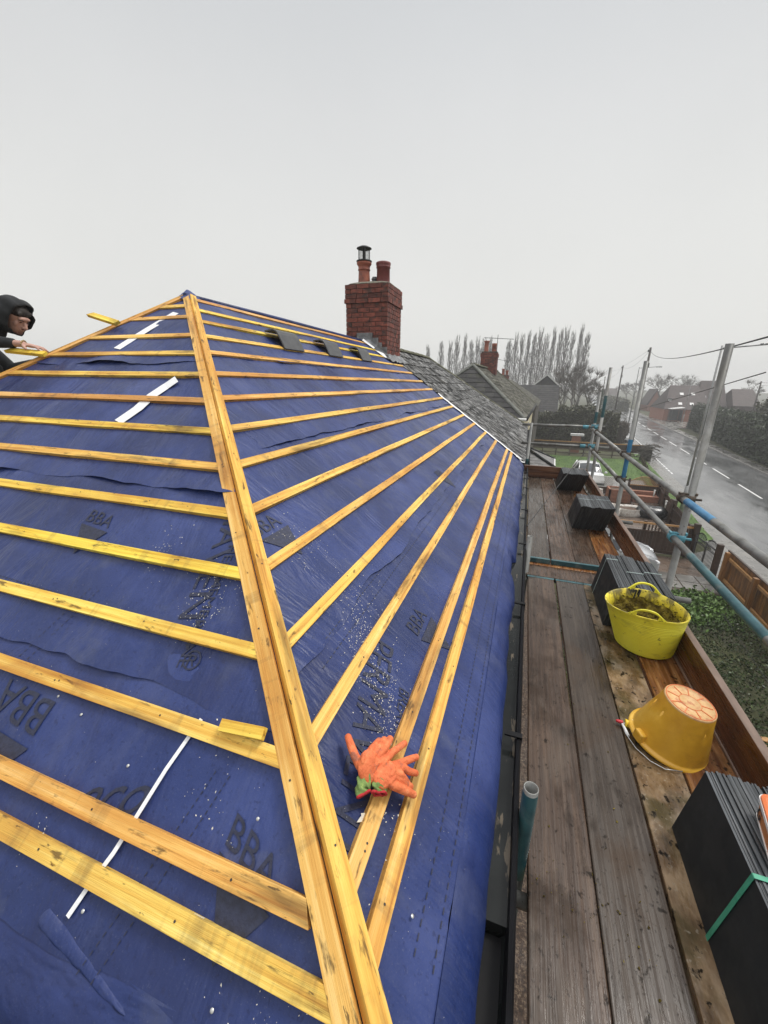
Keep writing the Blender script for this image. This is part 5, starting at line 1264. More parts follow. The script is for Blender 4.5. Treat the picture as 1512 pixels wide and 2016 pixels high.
# gardens, drives and verges
def flat(name, pts, z, mat, kind='structure', holes=None):
    mb = MB(); mb.add([(x, y, z) for x, y in pts], [tuple(range(len(pts)))], .5); o = mb.build(name, MT[mat]); o['kind'] = kind; return o
flat('driveway', [(.0, 13.7), (6.75, 14.6), (6.9, 17.6), (.0, 17.1)], .006, 'drive')
flat('driveway_crossing', [(6.75, 14.4), (8.2, 14.0), (8.5, 19.6), (7.0, 18.3)], .016, 'paving')
flat('yard', [(.0, 17.3), (6.9, 17.9), (7.9, 27.2), (.0, 27.0)], .004, 'drive')
flat('neighbour_drive', [(.6, 27.2), (8.0, 27.2), (8.3, 32.6), (1.6, 32.6)], .008, 'paving')
flat('lawn', [(1.4, 32.7), (8.3, 32.7), (9.9, 41.9), (.4, 41.9)], .012, 'grass')
flat('grass_verge', [(6.95, 19.2), (8.35, 20.4), (9.8, 33.0), (11.0, 46.0), (9.9, 46.0), (8.2, 30.0)], .022, 'grass')
flat('grass_strip', [(8.35, 20.4), (8.42, 20.5), (9.1, 33.0), (9.05, 33.0)], .03, 'grass')
mb = MB()
for i in range(8):   # drain channel and slabs by the gate
    mb.b2((5.3+.15*i, 14.35, .008), (5.42+.15*i, 14.52, .020))
struct(mb.build('drain_channel', MT['iron']))
mb = MB()
for i in range(3):
    for j in range(2): mb.b2((5.0+.62*i, 14.62+.62*j, .007), (5.58+.62*i, 15.20+.62*j, .03))
struct(mb.build('paving_slabs', MT['paving']))

# ---- leaves: many small faces scattered through a volume
def leaves(mb, n, fn, s0, s1, rnd, up=.4):
    for _ in range(n):
        P = Vector(fn(rnd)); s = rnd.uniform(s0, s1); d = Vector((rnd.gauss(0, 1), rnd.gauss(0, 1), rnd.gauss(0, 1)+up)).normalized(); u = d.orthogonal().normalized(); v = d.cross(u); a = rnd.uniform(0, 6.28); u, v = u*math.cos(a)+v*math.sin(a), v*math.cos(a)-u*math.sin(a)
        mb.quad(P-u*s, P+v*s*.55, P+u*s, P-v*s*.55)
rnd = random.Random(21)
# low evergreen ground cover in the front garden under the scaffold
def gc(r):
    while True:
        x, y = r.uniform(1.3, 6.4), r.uniform(4.0, 13.0)
        h = .16+.20*noise.noise(Vector((x*.9, y*.9, 2)))+.1*noise.noise(Vector((x*3, y*3, 2)))
        if y > 11.8 and x < 5 and r.random() < .6: continue
        return (x, y, max(.02, h+r.uniform(-.16, .03)))
mb = MB(); leaves(mb, 30000, gc, .016, .046, rnd, .8); 
tag(mb.build('ground_cover', MT['ivy']), 'dark evergreen ground cover filling the front garden below the scaffold', 'ground cover', kind='stuff')
mb = MB()
def gt(r):
    c = r.choice([(5.9, 14.1), (5.2, 13.6), (4.2, 13.3), (6.2, 13.2), (4.8, 12.9), (5.6, 12.6)]); return (c[0]+r.gauss(0, .38), c[1]+r.gauss(0, .25), abs(r.gauss(0, .07)))
leaves(mb, 3800, gt, .03, .09, rnd, .2)
tag(mb.build('weeds', MT['blade']), 'bright green weeds and tufts beside the drain channel', 'weeds', kind='stuff')
mb = MB()
for _ in range(9000):
    z = rnd.random(); 
    if z < .35: y = rnd.uniform(19.6, 45); x0 = 7.0+(y-19.2)*.098; x = rnd.uniform(x0, x0+1.25)
    else: x, y = rnd.uniform(1.6, 9.6), rnd.uniform(32.8, 41.6)
    h = rnd.uniform(.04, .10); a = rnd.uniform(0, 6.28); dx, dy = math.cos(a)*.012, math.sin(a)*.012; 
    mb.add([(x-dx, y-dy, .02), (x+dx, y+dy, .02), (x+rnd.uniform(-.04, .04), y+rnd.uniform(-.04, .04), h)], [(0, 1, 2)])
tag(mb.build('grass_blades', MT['blade']), 'grass blades on the lawn and the roadside verge', 'grass', kind='stuff')

def hedge(label, path, w, h, mat, n, size, name='hedge', cat='hedge', hvar=.25, seed=1, group=None, core='soil'):
    """hedge along a path: a lumpy solid core with leaves over it"""
    r = random.Random(seed); P = [Vector((x, y, 0)) for x, y in path]; L_ = [0]
    for i in range(len(P)-1): L_.append(L_[-1]+(P[i+1]-P[i]).length)
    def at(d):
        for i in range(len(P)-1):
            if d <= L_[i+1] or i == len(P)-2:
                t = (d-L_[i])/(L_[i+1]-L_[i]); dr = (P[i+1]-P[i]).normalized(); return P[i].lerp(P[i+1], t), Vector((dr.y, -dr.x, 0))
    t0 = thing(name, (P[0].x, P[0].y, 0), label, cat, group)
    mb = MB(); m = max(6, int(L_[-1]/.6)); vs = []; fs = []; prof = [(-.5, 0), (-.5, .5), (-.46, .85), (-.3, .97), (0, 1), (.3, .97), (.46, .85), (.5, .5), (.5, 0)]
    def hh(d): return h*(1+hvar*noise.noise(Vector((d*.25, seed, 0)))+.08*noise.noise(Vector((d*1.1, seed, 4))))
    for i in range(m+1):
        d = L_[-1]*i/m; c, nn = at(d)
        for k, (a, b) in enumerate(prof): q = .90*(1+.10*noise.noise(Vector((d*.8, a*3, b*3+seed)))); vs.append(c+nn*(a*w*q)+Vector((0, 0, b*hh(d)*.94)))
    for i in range(m):
        for k in range(8): a = i*9+k; fs.append((a, a+1, a+10, a+9))
    fs += [tuple(range(9)), tuple(range(m*9, m*9+9))[::-1]]
    mb.add(vs, fs, .1, 0, True); mb.build('inner_growth', MT[mat], t0)
    mb = MB()
    def f(r):
        d = r.uniform(0, L_[-1]); c, nn = at(d); q = r.random(); H_ = hh(d)
        if q < .62: s_ = r.choice([-1, 1]); z = r.uniform(.02, 1)*H_; lat = s_*w*.5*(1 if z < .8*H_ else .9)*(1+.12*noise.noise(Vector((d*.8, z, seed))))+r.gauss(0, .05)
        else: lat = r.uniform(-.5, .5)*w; z = H_*(1-.12*abs(lat/w*2)**3)+abs(r.gauss(0, .09))*r.choice([1, 1, 2])
        if r.random() < .06: # ends
            d0 = r.choice([0, L_[-1]]); c, nn = at(d0); lat = r.uniform(-.5, .5)*w; z = r.uniform(0, 1)*H_
        return c+nn*lat+Vector((0, 0, z))
    leaves(mb, n, f, size*.5, size, r); mb.build('foliage', MT[mat], t0); return t0
hedge('tall dense evergreen hedge along the far side of the road', [(RD(26, 5.6).x, RD(26, 5.6).y), (RD(50, 5.8).x, RD(50, 5.8).y), (26.6, 80.5)], 2.6, 3.45, 'hedge', 22000, .24, seed=3)
hedge('dark evergreen hedge behind the low fence across the lawn', [(3.4, 50.5), (9.3, 49.5)], 2.4, 3.9, 'hedge_brown', 6500, .20, seed=4)
hedge('lower clipped hedge at the foot of the dark tiled roof', [(.2, 50.8), (3.5, 50.5)], 2.2, 2.9, 'hedge_brown', 3500, .20, seed=5)
hedge('clipped hedge in front of the orange brick gable', [(28.7, 116), (31.6, 116)], 2.5, 2.6, 'hedge', 1200, .3, seed=6)
hedge('dark hedge along the verge beyond the far gable', [(24.0, 126), (27.0, 170)], 3.0, 2.8, 'hedge_brown', 2500, .4, seed=7)
hedge('reddish twiggy shrub at the end of the left hedge', [(10.1, 54.0), (11.2, 56.5)], 1.4, 2.2, 'twig_dark', 2500, .12, name='shrub', cat='shrub', seed=8)
hedge('rough evergreen shrubs behind the hedge top at the right edge', [(24.5, 47), (27.5, 62)], 3.2, 5.0, 'hedge_brown', 5000, .22, name='shrub', cat='shrub', hvar=.5, seed=9)

# ---- trees
def poplar_mesh(h, w, seed):
    r = random.Random(seed); tr = MB(); tr.tube([(0, 0, 0), (.1, 0, h*.4), (0, .1, h*.8), (0, 0, h*.97)], [.20, .12, .05, .02], 6)
    br = MB()
    for i in range(135):
        z = h*(.05+.88*(i/135)**.9); a = r.uniform(0, 6.28); k = z/h; ww = w*(math.sin((.10+.86*k)*math.pi)**.9+.04)*.5*r.uniform(.45, 1.1)
        ln = h*.22*r.uniform(.6, 1.2)*(1-k*.5); ex = Vector((math.cos(a)*ww, math.sin(a)*ww, ln)); P0 = Vector((0, 0, z))
        P1 = P0+Vector((ex.x*.6, ex.y*.6, ex.z*.35)); P2 = P0+ex
        br.tube([P0, P1, P2], [.045, .032, .014], 3, False)
        for _ in range(5):
            t = r.uniform(.2, 1); B = P1.lerp(P2, t); q = B+Vector((r.gauss(0, .16), r.gauss(0, .16), r.uniform(.4, 1.3))); br.add([B-Vector((.03, 0, 0)), B+Vector((.03, 0, 0)), q], [(0, 1, 2)]); br.add([B-Vector((0, .03, 0)), B+Vector((0, .03, 0)), q], [(0, 1, 2)])
    return tr, br
protos = []
for v in range(4):
    tr, br = poplar_mesh(17, 1.9+.25*v, 40+v); t0 = thing('poplar_tree', (0, 0, 0), 'x', 'tree', 'row of bare poplars on the skyline'); tr.build('trunk', MT['bark'], t0); br.build('crown', MT['twig'], t0); protos.append(t0)
PX = [(-27.0, 15.0), (-23.6, 16.2), (-21.2, 15.8), (-19.2, 17.0), (-17.3, 17.4), (-15.6, 16.2), (-14.2, 16.7), (-12.6, 16.4), (-11.1, 17.0), (-6.2, 16.2), (-4.6, 17.3), (-3.1, 17.0), (-1.6, 17.9), (-.2, 17.6), (1.1, 18.1), (2.6, 17.0), (4.1, 18.3), (5.7, 18.1), (7.0, 18.4), (8.6, 17.5), (10.2, 18.7), (11.6, 17.2)]
ORD = ['first', 'second', 'third', 'fourth', 'fifth', 'sixth', 'seventh', 'eighth', 'ninth', 'tenth', 'eleventh', 'twelfth', 'thirteenth', 'fourteenth', 'fifteenth', 'sixteenth', 'seventeenth', 'eighteenth', 'nineteenth', 'twentieth', 'twenty-first', 'twenty-second']
for i, (x, hh_) in enumerate(PX):
    W = Matrix.Translation((x, 115+rnd.uniform(-2, 2), 0)) @ Matrix.Rotation(rnd.uniform(0, 6.28), 4, 'Z') @ Matrix.Diagonal((rnd.uniform(.85, 1.1), rnd.uniform(.85, 1.1), hh_/16.6, 1))
    if i < 4: o = protos[i]; place(o, W)
    else: o = copy_tree(protos[i % 4], W)
    o['label'] = ('tall bare poplar in the skyline row, %s from the left' % ORD[i])
def bare_tree(x, y, h, w, label, seed, mat='twig_dark', depth=5, z0=0):
    r = random.Random(seed); t0 = thing('bare_tree', (x, y, z0), label, 'tree', 'bare winter trees behind the houses'); tr = MB(); br = MB()
    def grow(P, d, ln, rad, lv):
        Q = P+d*ln; (tr if lv >= depth-1 else br).tube([P, P.lerp(Q, .5)+Vector((r.gauss(0, .05), r.gauss(0, .05), 0))*ln, Q], [rad, rad*.85, rad*.65], 5 if lv > 2 else 3, False)
        if lv == 0:
            for _ in range(4):
                q = Q+Vector((r.gauss(0, .5), r.gauss(0, .5), r.uniform(.1, .7)))*ln*1.2; br.add([P-Vector((.02, 0, 0)), P+Vector((.02, 0, 0)), q], [(0, 1, 2)])
            return
        for _ in range(r.choice([2, 3, 3, 4]) if lv < depth else 4):
            nd = (d+Vector((r.gauss(0, .5)*w, r.gauss(0, .5)*w, r.uniform(-.1, .35)))).normalized(); grow(Q, nd, ln*r.uniform(.66, .86), rad*.6, lv-1)
    grow(Vector((x, y, z0)), Vector((0, 0, 1)), h*.24, h*.018, depth)
    tr.build('trunk', MT['bark'], t0); br.build('crown', MT[mat], t0)
bare_tree(7.3, 72, 11.5, 1.0, 'bare twiggy tree right of the poplar row, over the left hedge', 1)
bare_tree(9.6, 78, 9.0, 1.2, 'lower bushy bare tree beside the conifer', 2)
bare_tree(4.6, 70, 8.6, 1.0, 'bare tree behind the white-gabled house', 3)
bare_tree(37.5, 150, 12.5, 1.2, 'wide bare tree above the orange brick gable', 4)
bare_tree(42.5, 150, 12.0, 1.2, 'bare tree behind the long brown roof', 5)
bare_tree(47.5, 152, 11.0, 1.1, 'bare tree showing between the two taller brown roofs', 6)
bare_tree(32.0, 165, 9.5, 1.3, 'bare tree closing the view up the road', 7)
bare_tree(36.0, 172, 10.0, 1.3, 'pale bare tree right of the road end', 8)
bare_tree(56, 140, 10.0, 1.2, 'bare tree behind the rightmost brown roof', 9)
bare_tree(29.5, 62, 6.8, 1.2, 'bare reddish tree over the hedge at the right edge', 10)
def conifer(x, y, h, w, label, seed):
    r = random.Random(seed); t0 = thing('conifer_tree', (x, y, 0), label, 'tree'); mb = MB(); mb.tube([(x, y, 0), (x, y, h*.95)], [.18, .03], 8); mb.build('trunk', MT['bark'], t0); mb = MB()
    for i in range(150):
        k = (i/150); z = h*(.08+.9*k); a = i*2.4+r.uniform(-.3, .3); L_ = w*(1-k)**.75*r.uniform(.7, 1.05)
        for j in range(22):
            t = (j+.5)/22; d = Vector((math.cos(a), math.sin(a), 0)); P = Vector((x, y, z))+d*L_*t+Vector((0, 0, .25*L_*t-.38*L_*t*t)); s_ = .05+.16*(1-t*.6)*L_/w
            P += Vector((r.gauss(0, .06), r.gauss(0, .06), r.gauss(0, .04))); u = Vector((-d.y, d.x, 0)).lerp(Vector((r.gauss(0, 1), r.gauss(0, 1), 0)), .3).normalized(); v = Vector((d.x, d.y, -.5+r.gauss(0, .2))).normalized()*.8
            mb.quad(P-u*s_, P-v*s_*.4, P+u*s_, P+v*s_*.9)
    mb.build('crown', MT['conifer'], t0)
conifer(9.1, 62, 6.0, 2.6, 'dark green conifer with drooping boughs left of the road', 1)

# ================================================================== HOUSES BEYOND
def simple_house(name, label, O, a, L_, W_, ez, rz, mats, hip=(True, True), wallmat='wall_brick', tiles=True, gauge=.27, tw=.32, wins=(), seed=0):
    """O: near front eaves corner; a: heading of the eaves; W_: half width; mats=(near hip, front, rear)"""
    e = Vector((math.sin(a), math.cos(a), 0)); nin = Vector((-math.cos(a), math.sin(a), 0)); O = Vector(O)
    t0 = thing(name, O+nin*W_, label, 'house')
    def P(l, w, z): q = O+e*l+nin*w; return Vector((q.x, q.y, z))
    h0 = W_ if hip[0] else 0; h1 = L_-(W_ if hip[1] else 0)
    mb = MB(); i_ = .12; 
    mb.prism([P(i_, i_, 0), P(i_, 2*W_-i_, 0), P(L_-i_, 2*W_-i_, 0), P(L_-i_, i_, 0)], (0, 0, ez-.05), a=.5)
    for k, hp in ((0, hip[0]), (L_, hip[1])):
        if not hp: kk = i_ if k == 0 else L_-i_; mb.add([P(kk, i_, ez-.05), P(kk, 2*W_-i_, ez-.05), P(kk, W_, rz-.1)], [(0, 1, 2)], .5)
    mb.build('wall', MT[wallmat], t0)
    sl = math.hypot(W_, rz-ez); n = max(3, int(sl/gauge)); g = sl/n; 
    def face(mat, org, xd, ud, wf, quad):
        mb = MB(); 
        if tiles: tile_slope(mb, org, xd, ud, wf, n, g, tw, .014, .0 if mat in ('dark_slate', 'grey_slate') else .012, .008, n=2)
        mb.quad(*quad, a=.3, mi=0); return mb.build('roof', MT[mat], t0)
    r0, r1 = P(h0, W_, rz), P(h1, W_, rz); A, B, Cc, D = P(0, 0, ez), P(L_, 0, ez), P(L_, 2*W_, ez), P(0, 2*W_, ez); dz = Vector((0, 0, -.03))
    fr = face(mats[1], A, e, r0-P(h0, 0, ez), lambda u: ((h0 and u/sl*W_), L_-(u/sl*W_ if hip[1] else 0)), [A+dz, B+dz, r1+dz, r0+dz])
    mb = MB(); mb.quad(D+dz, Cc+dz, r1+dz, r0+dz); mb.build('roof', MT[mats[2]], t0)
    if hip[0]: face(mats[0], A, nin, P(W_, W_, rz)-P(0, W_, ez), lambda u: (u/sl*W_, 2*W_-u/sl*W_), [A+dz, D+dz, r0+dz])
    if hip[1]: mb = MB(); mb.quad(B+dz, Cc+dz, r1+dz); mb.build('roof', MT[mats[2]], t0)
    return t0, P, r0, r1, A, B, fr
def small_chimney(parent, c, w, d, z0, z1, pots=2, pm='pot', parts=True):
    mb = MB(); x, y = c; n = max(3, int((z1-z0)/.085)); brick_stack(mb, x-w/2, x+w/2, y-d/2, y+d/2, z0, n, .085, .24); mb.b2((x-w/2+.02, y-d/2+.02, z0-.5), (x+w/2-.02, y+d/2-.02, z1), .5, 1)
    brick_stack(mb, x-w/2-.03, x+w/2+.03, y-d/2-.03, y+d/2+.03, z1-.26, 2, .085, .24)
    ch = mb.build('chimney', [MT['brick'], MT['mortar']], parent)
    for i in range(pots):
        px_ = x+(-.5+(i+.5)/pots)*w*.95; mb = MB(); mb.lathe(pot_prof(.12, .55 if i == 0 else .42, i % 2), (px_, y, z1), 18); mb.build('chimney_pot', MT[pm], ch)
    return ch
t2, P2, r0, r1, A2, B2, f2 = simple_house('neighbouring_house', 'next house along, dark slates on its near hip and mossy tiles down its front', (-.05, 16.35, 0), R(2.1), 14.2, 2.52, 5.2, 7.2, ('dark_slate', 'mossy_tile', 'old_tile'), wallmat='render_wall')
mb = MB(); capped(mb, r0+Vector((0, 0, .05)), r1+Vector((0, 0, .05)), .11); capped(mb, r1+Vector((0, 0, .05)), B2, .09); mb.build('ridge_cap', MT['ridge_moss'], t2)
mb = MB(); capped(mb, A2+Vector((0, 0, .02)), r0+Vector((0, 0, .05)), .09); capped(mb, P2(0, 5.04, 5.2), r0+Vector((0, 0, .05)), .09); mb.build('hip_cap', MT['hip_tile'], t2)
mb = MB(); mb.tube([A2+Vector((.05, -.06, -.04)), P2(-.06, 5.04, 5.16)], .055, 8); mb.build('gutter', MT['white_paint'], t2)
mb = MB(); mb.tube([A2+Vector((.06, 0, -.04)), B2+Vector((.06, 0, -.04))], .055, 8); mb.build('gutter', MT['gutter_black'], t2)
for l in (2.6, 7.4):
    mb = MB(); q0 = P2(l, -.0, 3.3); mb.b2((q0.x+.08-.2, q0.y, 3.3), (q0.x+.12-.2, q0.y+1.4, 4.5)); w_ = mb.build('window', MT['white_paint'], t2); mb = MB(); mb.b2((q0.x+.125-.2, q0.y+.08, 3.38), (q0.x+.135-.2, q0.y+1.32, 4.42)); mb.build('pane', MT['glass'], w_)
ch = small_chimney(t2, (-2.23, 23.6), .84, .8, 6.9, 8.05)
mb = MB(); mb.tube([(-1.86, 23.2, 7.6), (-1.86, 23.2, 8.85)], .015, 6); mb.tube([(-2.55, 23.2, 8.72), (-1.05, 23.2, 8.62)], .012, 6)
for k in range(12): x = -2.5+.125*k; mb.tube([(x, 23.0, 8.715-.009*k), (x, 23.4, 8.715-.009*k)], .007, 4)
tag(mb.build('tv_aerial', MT['cowl']), 'thin television aerial beside the pots of the second chimney', 'aerial')
# bay roof on that house
mb = MB(); cz, wz = 2.88, 3.50; A_, B_, C_, D_ = Vector((.0, 19.3, cz)), Vector((1.44, 19.35, cz)), Vector((1.56, 21.75, cz)), Vector((.1, 21.8, cz)); T0, T1 = Vector((.16, 20.45, wz)), Vector((.2, 20.8, wz))
def tri_tiles(mat): pass
bay = thing('bay_roof', (.8, 20.5, 2.6), 'small slated bay roof with thick hip rolls, low on the front of the next house', 'bay roof')
mb = MB(); tile_slope(mb, A_, B_-A_, T0-Vector((T0.x, 19.3, cz)), lambda u: (0, 1.44*(1-u/1.32)), 6, .22, .24, .012, 0, .006, n=2); mb.quad(A_, B_, T0, a=.3)
tile_slope(mb, B_, C_-B_, Vector((-1.3, 0, .62)), lambda u: (u*.75, 2.4-u*.66), 6, .23, .24, .012, 0, .006, n=2); mb.quad(B_, C_, T1, T0, a=.3); mb.quad(C_, D_, T1, a=.3)
mb.build('slating', MT['grey_slate'], bay)
mb = MB(); mb.tube([B_+Vector((0, 0, .02)), T0+Vector((0, 0, .04))], .07, 8); mb.tube([C_+Vector((0, 0, .02)), T1+Vector((0, 0, .04))], .06, 8); mb.build('hip_roll', MT['gutter'], bay)
mb = MB(); mb.tube([A_, B_, C_, D_], .045, 8); mb.build('gutter', MT['white_paint'], bay)
mb = MB(); mb.b2((.0, 19.5, 0), (1.3, 21.7, 2.85)); mb.build('bay_wall', MT['render_wall'], bay)
mb = MB(); mb.tube([(1.45, 19.5, 2.85), (1.38, 19.5, .0)], .035, 8); mb.build('downpipe', MT['white_paint'], bay)

t3, P3, *_r = simple_house('far_terrace_house', 'house whose red chimney pots show just beyond the second chimney', (.7, 34.2, 0), R(2.5), 13, 2.9, 4.9, 6.9, ('dark_slate', 'mossy_tile', 'old_tile'), tiles=False, wallmat='mortar')
small_chimney(t3, (-2.35, 41.0), .75, .7, 6.6, 7.25, 2)
def roof_house(name, label, x0, x1, y0, y1, ez, rz, roof, wall, ridge_y=None, sky=(), wall_z=0, group=None, hp=0):
    """ridge along X, front slope towards -Y"""
    t0 = thing(name, ((x0+x1)/2, (y0+y1)/2, 0), label, 'house', group); ry = (y0+y1)/2 if ridge_y is None else ridge_y
    mb = MB(); mb.b2((x0+.15, y0+.25, wall_z), (x1-.15, y1-.25, ez)); 
    if not hp: mb.prism([(x0+.15, y0+.25, ez), (x0+.15, y1-.25, ez), (x0+.15, ry, rz-.12)], (x1-x0-.3, 0, 0))
    mb.build('wall', MT[wall], t0)
    mb = MB(); u = Vector((0, ry-y0, rz-ez)); sl = u.length; n = max(4, int(sl/.36)); tile_slope(mb, (x0, y0, ez), (1, 0, 0), u, lambda q: (hp*q/sl, x1-x0-hp*.2*q/sl), n, sl/n, max(.35, (x1-x0)/60), .02, 0, .01, n=1)
    xa, xb = x0+hp, x1-hp*.2; mb.quad((x0, y0, ez), (x1, y0, ez), (xb, ry, rz), (xa, ry, rz), a=.2); mb.quad((x0, y1, ez), (x1, y1, ez), (xb, ry, rz), (xa, ry, rz), a=.2); mb.quad((x0, y0, ez), (x0, y1, ez), (xa, ry, rz), a=.2); mb.quad((x1, y0, ez), (x1, y1, ez), (xb, ry, rz), a=.2); r_ = mb.build('roof', MT[roof], t0)
    for (sx, sz) in sky:
        k = (sz-ez)/(rz-ez); yy = y0+(ry-y0)*k; q = MB(); sn = Vector((0, -(rz-ez), ry-y0)).normalized(); um = u.normalized()
        c = Vector((sx, yy, sz))+sn*.06; q.box(c, (.62, .62, .08), Matrix((Vector((1, 0, 0)), um, Vector((1, 0, 0)).cross(um))).transposed()); q.build('skylight', MT['sign_face'], r_)
    return t0
roof_house('dark_roofed_house', 'house with a plain dark tiled roof facing the scaffold beyond the chimneys', -5, 3.35, 51.9, 60.5, 2.75, 6.42, 'dark_slate', 'wall_brick')
t4 = thing('white_gabled_house', (2.2, 72, 0), 'small white-trimmed gable peeping over the dark tiled roof', 'house')
mb = MB(); mb.b2((.5, 68, 0), (4.0, 76, 6.3)); mb.prism([(.5, 68, 6.3), (4.0, 68, 6.3), (2.2, 68, 7.75)], (0, 8, 0)); mb.build('wall', MT['dark_slate'], t4)
mb = MB(); mb.beam((.2, 67.9, 6.25), (2.2, 67.9, 7.95), .3, .2); mb.beam((2.2, 67.9, 7.95), (4.2, 67.9, 6.25), .3, .2); mb.build('bargeboard', MT['white_paint'], t4)
mb = MB(); mb.quad((.2, 67.7, 6.35), (2.2, 67.7, 8.05), (2.2, 76, 8.05), (.2, 76, 6.35)); mb.quad((4.2, 67.7, 6.35), (2.2, 67.7, 8.05), (2.2, 76, 8.05), (4.2, 76, 6.35)); mb.build('roof', MT['dark_slate'], t4)
GH = 'brown-roofed brick houses across the road'
g5 = thing('gabled_brick_house', (32.2, 133, 0), 'house with an orange brick gable facing up the road', 'house', GH)
mb = MB(); mb.b2((30.6, 130, 0), (33.7, 138, 2.0)); mb.prism([(30.6, 130, 2.0), (33.7, 130, 2.0), (32.1, 130, 5.5)], (0, 8, 0)); mb.build('wall', MT['far_brick'], g5)
mb = MB(); mb.prism([(30.2, 129.7, 1.7), (30.6, 129.7, 1.7), (32.15, 129.7, 5.5), (32.1, 129.7, 5.9)], (0, 8.4, 0)); mb.prism([(34.2, 129.7, 1.7), (33.7, 129.7, 1.7), (32.15, 129.7, 5.5), (32.1, 129.7, 5.9)], (0, 8.4, 0)); mb.build('roof', MT['brown_roof'], g5)
roof_house('low_brick_house', 'house under a low brown roof just right of the orange gable', 33.4, 37.5, 124, 134, 2.2, 4.4, 'brown_roof', 'far_brick', group=GH, sky=[(34.0, 3.8)])
roof_house('long_brick_house', 'long brown-roofed house with four white rooflights', 25.2, 32.6, 94.6, 105, 2.3, 6.75, 'brown_roof', 'far_brick', group=GH, hp=1.6, sky=[(28.0, 3.3), (29.9, 3.3), (28.5, 5.1), (30.4, 5.1)])
roof_house('tall_brick_house', 'brown-roofed house with the highest ridge, behind the lamp column', 31.2, 35.9, 96.5, 104, 3.0, 7.7, 'brown_roof', 'brown_roof', group=GH, hp=.8, sky=[(32.3, 4.6)])
roof_house('end_brick_house', 'rightmost brown-roofed house, behind the hedge', 35.9, 40.2, 94, 103, 3.2, 6.2, 'brown_roof', 'brown_roof', group=GH, hp=.8)
for i, (x, y, h) in enumerate(((31.5, 205, 5.0), (35.5, 212, 5.5))):
    roof_house('distant_house', ['distant house at the left of the far road end', 'distant house at the right of the far road end'][i], x-2.5, x+2, y, y+8, 2.6, h, 'brown_roof', 'white_paint', group='distant houses at the road end')
# garden wall of the long house, bus shelter
mb = MB(); mb.b2((26.0, 93.6, 0), (36.0, 93.85, 1.3)); tag(mb.build('garden_wall', MT['far_brick']), 'long low red brick wall in front of the brown-roofed houses', 'wall')
bs_ = thing('bus_shelter', (26.3, 92, 0), 'small glazed shelter with a slanting white roof at the road junction', 'shelter')
mb = MB(); mb.prism([(25.5, 91, 2.45), (27.6, 91, 2.75), (27.6, 91, 2.83), (25.5, 91, 2.53)], (0, 2.4, 0)); mb.build('roof', MT['white_paint'], bs_)
for x in (25.7, 27.4):
    for y in (91.2, 93.2): mb = MB(); mb.tube([(x, y, 0), (x, y, 2.6)], .05, 6); mb.build('post', MT['cowl'], bs_)
mb = MB(); mb.b2((27.38, 91.25, .3), (27.42, 93.1, 2.3)); mb.b2((25.8, 93.18, .3), (27.3, 93.22, 2.3)); mb.build('pane', MT['glass'], bs_)
tw_ = thing('white_chimney', (26.6, 97, 0), 'white rendered chimney with a dark cap above the small shelter', 'chimney')
mb = MB(); mb.lathe([(.30, 0), (.30, 4.1), (0, 4.1)], (26.35, 96.5, 0), 14); mb.build('shaft', MT['white_paint'], tw_); mb = MB(); mb.lathe([(.4, 4.1), (.42, 4.3), (0, 4.35)], (26.35, 96.5, 0), 14); mb.build('cap', MT['cowl'], tw_)

# ================================================================== FENCES, GATES, GARDEN THINGS
def post(mb, x, y, h, w=.1, z0=0): mb.b2((x-w/2, y-w/2, z0), (x+w/2, y+w/2, h))
FG = 'fences and gates along the gardens'
# our closeboard fence along the pavement, inside face towards the house
f1 = thing('closeboard_fence', (6.6, 12, 0), 'orange-brown closeboard fence with rails and posts, below right of the scaffold', 'fence', FG)
def FP(d, z=0): return Vector((6.80-.10*0-(15.25-d)*.030, d, z))     # runs back towards the camera
mb = MB(); y = 15.5; mbb = MB()
while y > 3.0:
    a = FP(y); b = FP(y-.118); mbb.prism([a+Vector((.055, 0, .05)), b+Vector((.075, 0, .05)), b+Vector((.095, 0, .05)), a+Vector((.065, 0, .05))], (0, 0, 1.17+rnd.uniform(-.008, .008))); y -= .112
mbb.build('boarding', MT['fence_orange'], f1)
for z in (.32, 1.06):
    mb = MB(); mb.beam(FP(15.5, z), FP(3.0, z), .06, .085); mb.build('rail', MT['fence_rail'], f1)
mb = MB(); mb.beam(FP(15.5, 1.25)+Vector((.07, 0, 0)), FP(3.0, 1.25)+Vector((.07, 0, 0)), .06, .03); mb.build('capping', MT['fence_dark'], f1)
for y in (15.18, 13.21, 11.25, 9.3, 7.35, 5.4, 3.4):
    mb = MB(); P = FP(y); mb.b2((P.x-.13, P.y-.06, 0), (P.x-.02, P.y+.06, 1.27)); o = mb.build('post', MT['fence_orange'], f1)
mb = MB(); mb.b2((6.66, 15.72, 0), (6.82, 15.88, 1.32)); mb.build('post', MT['fence_dark'], f1)
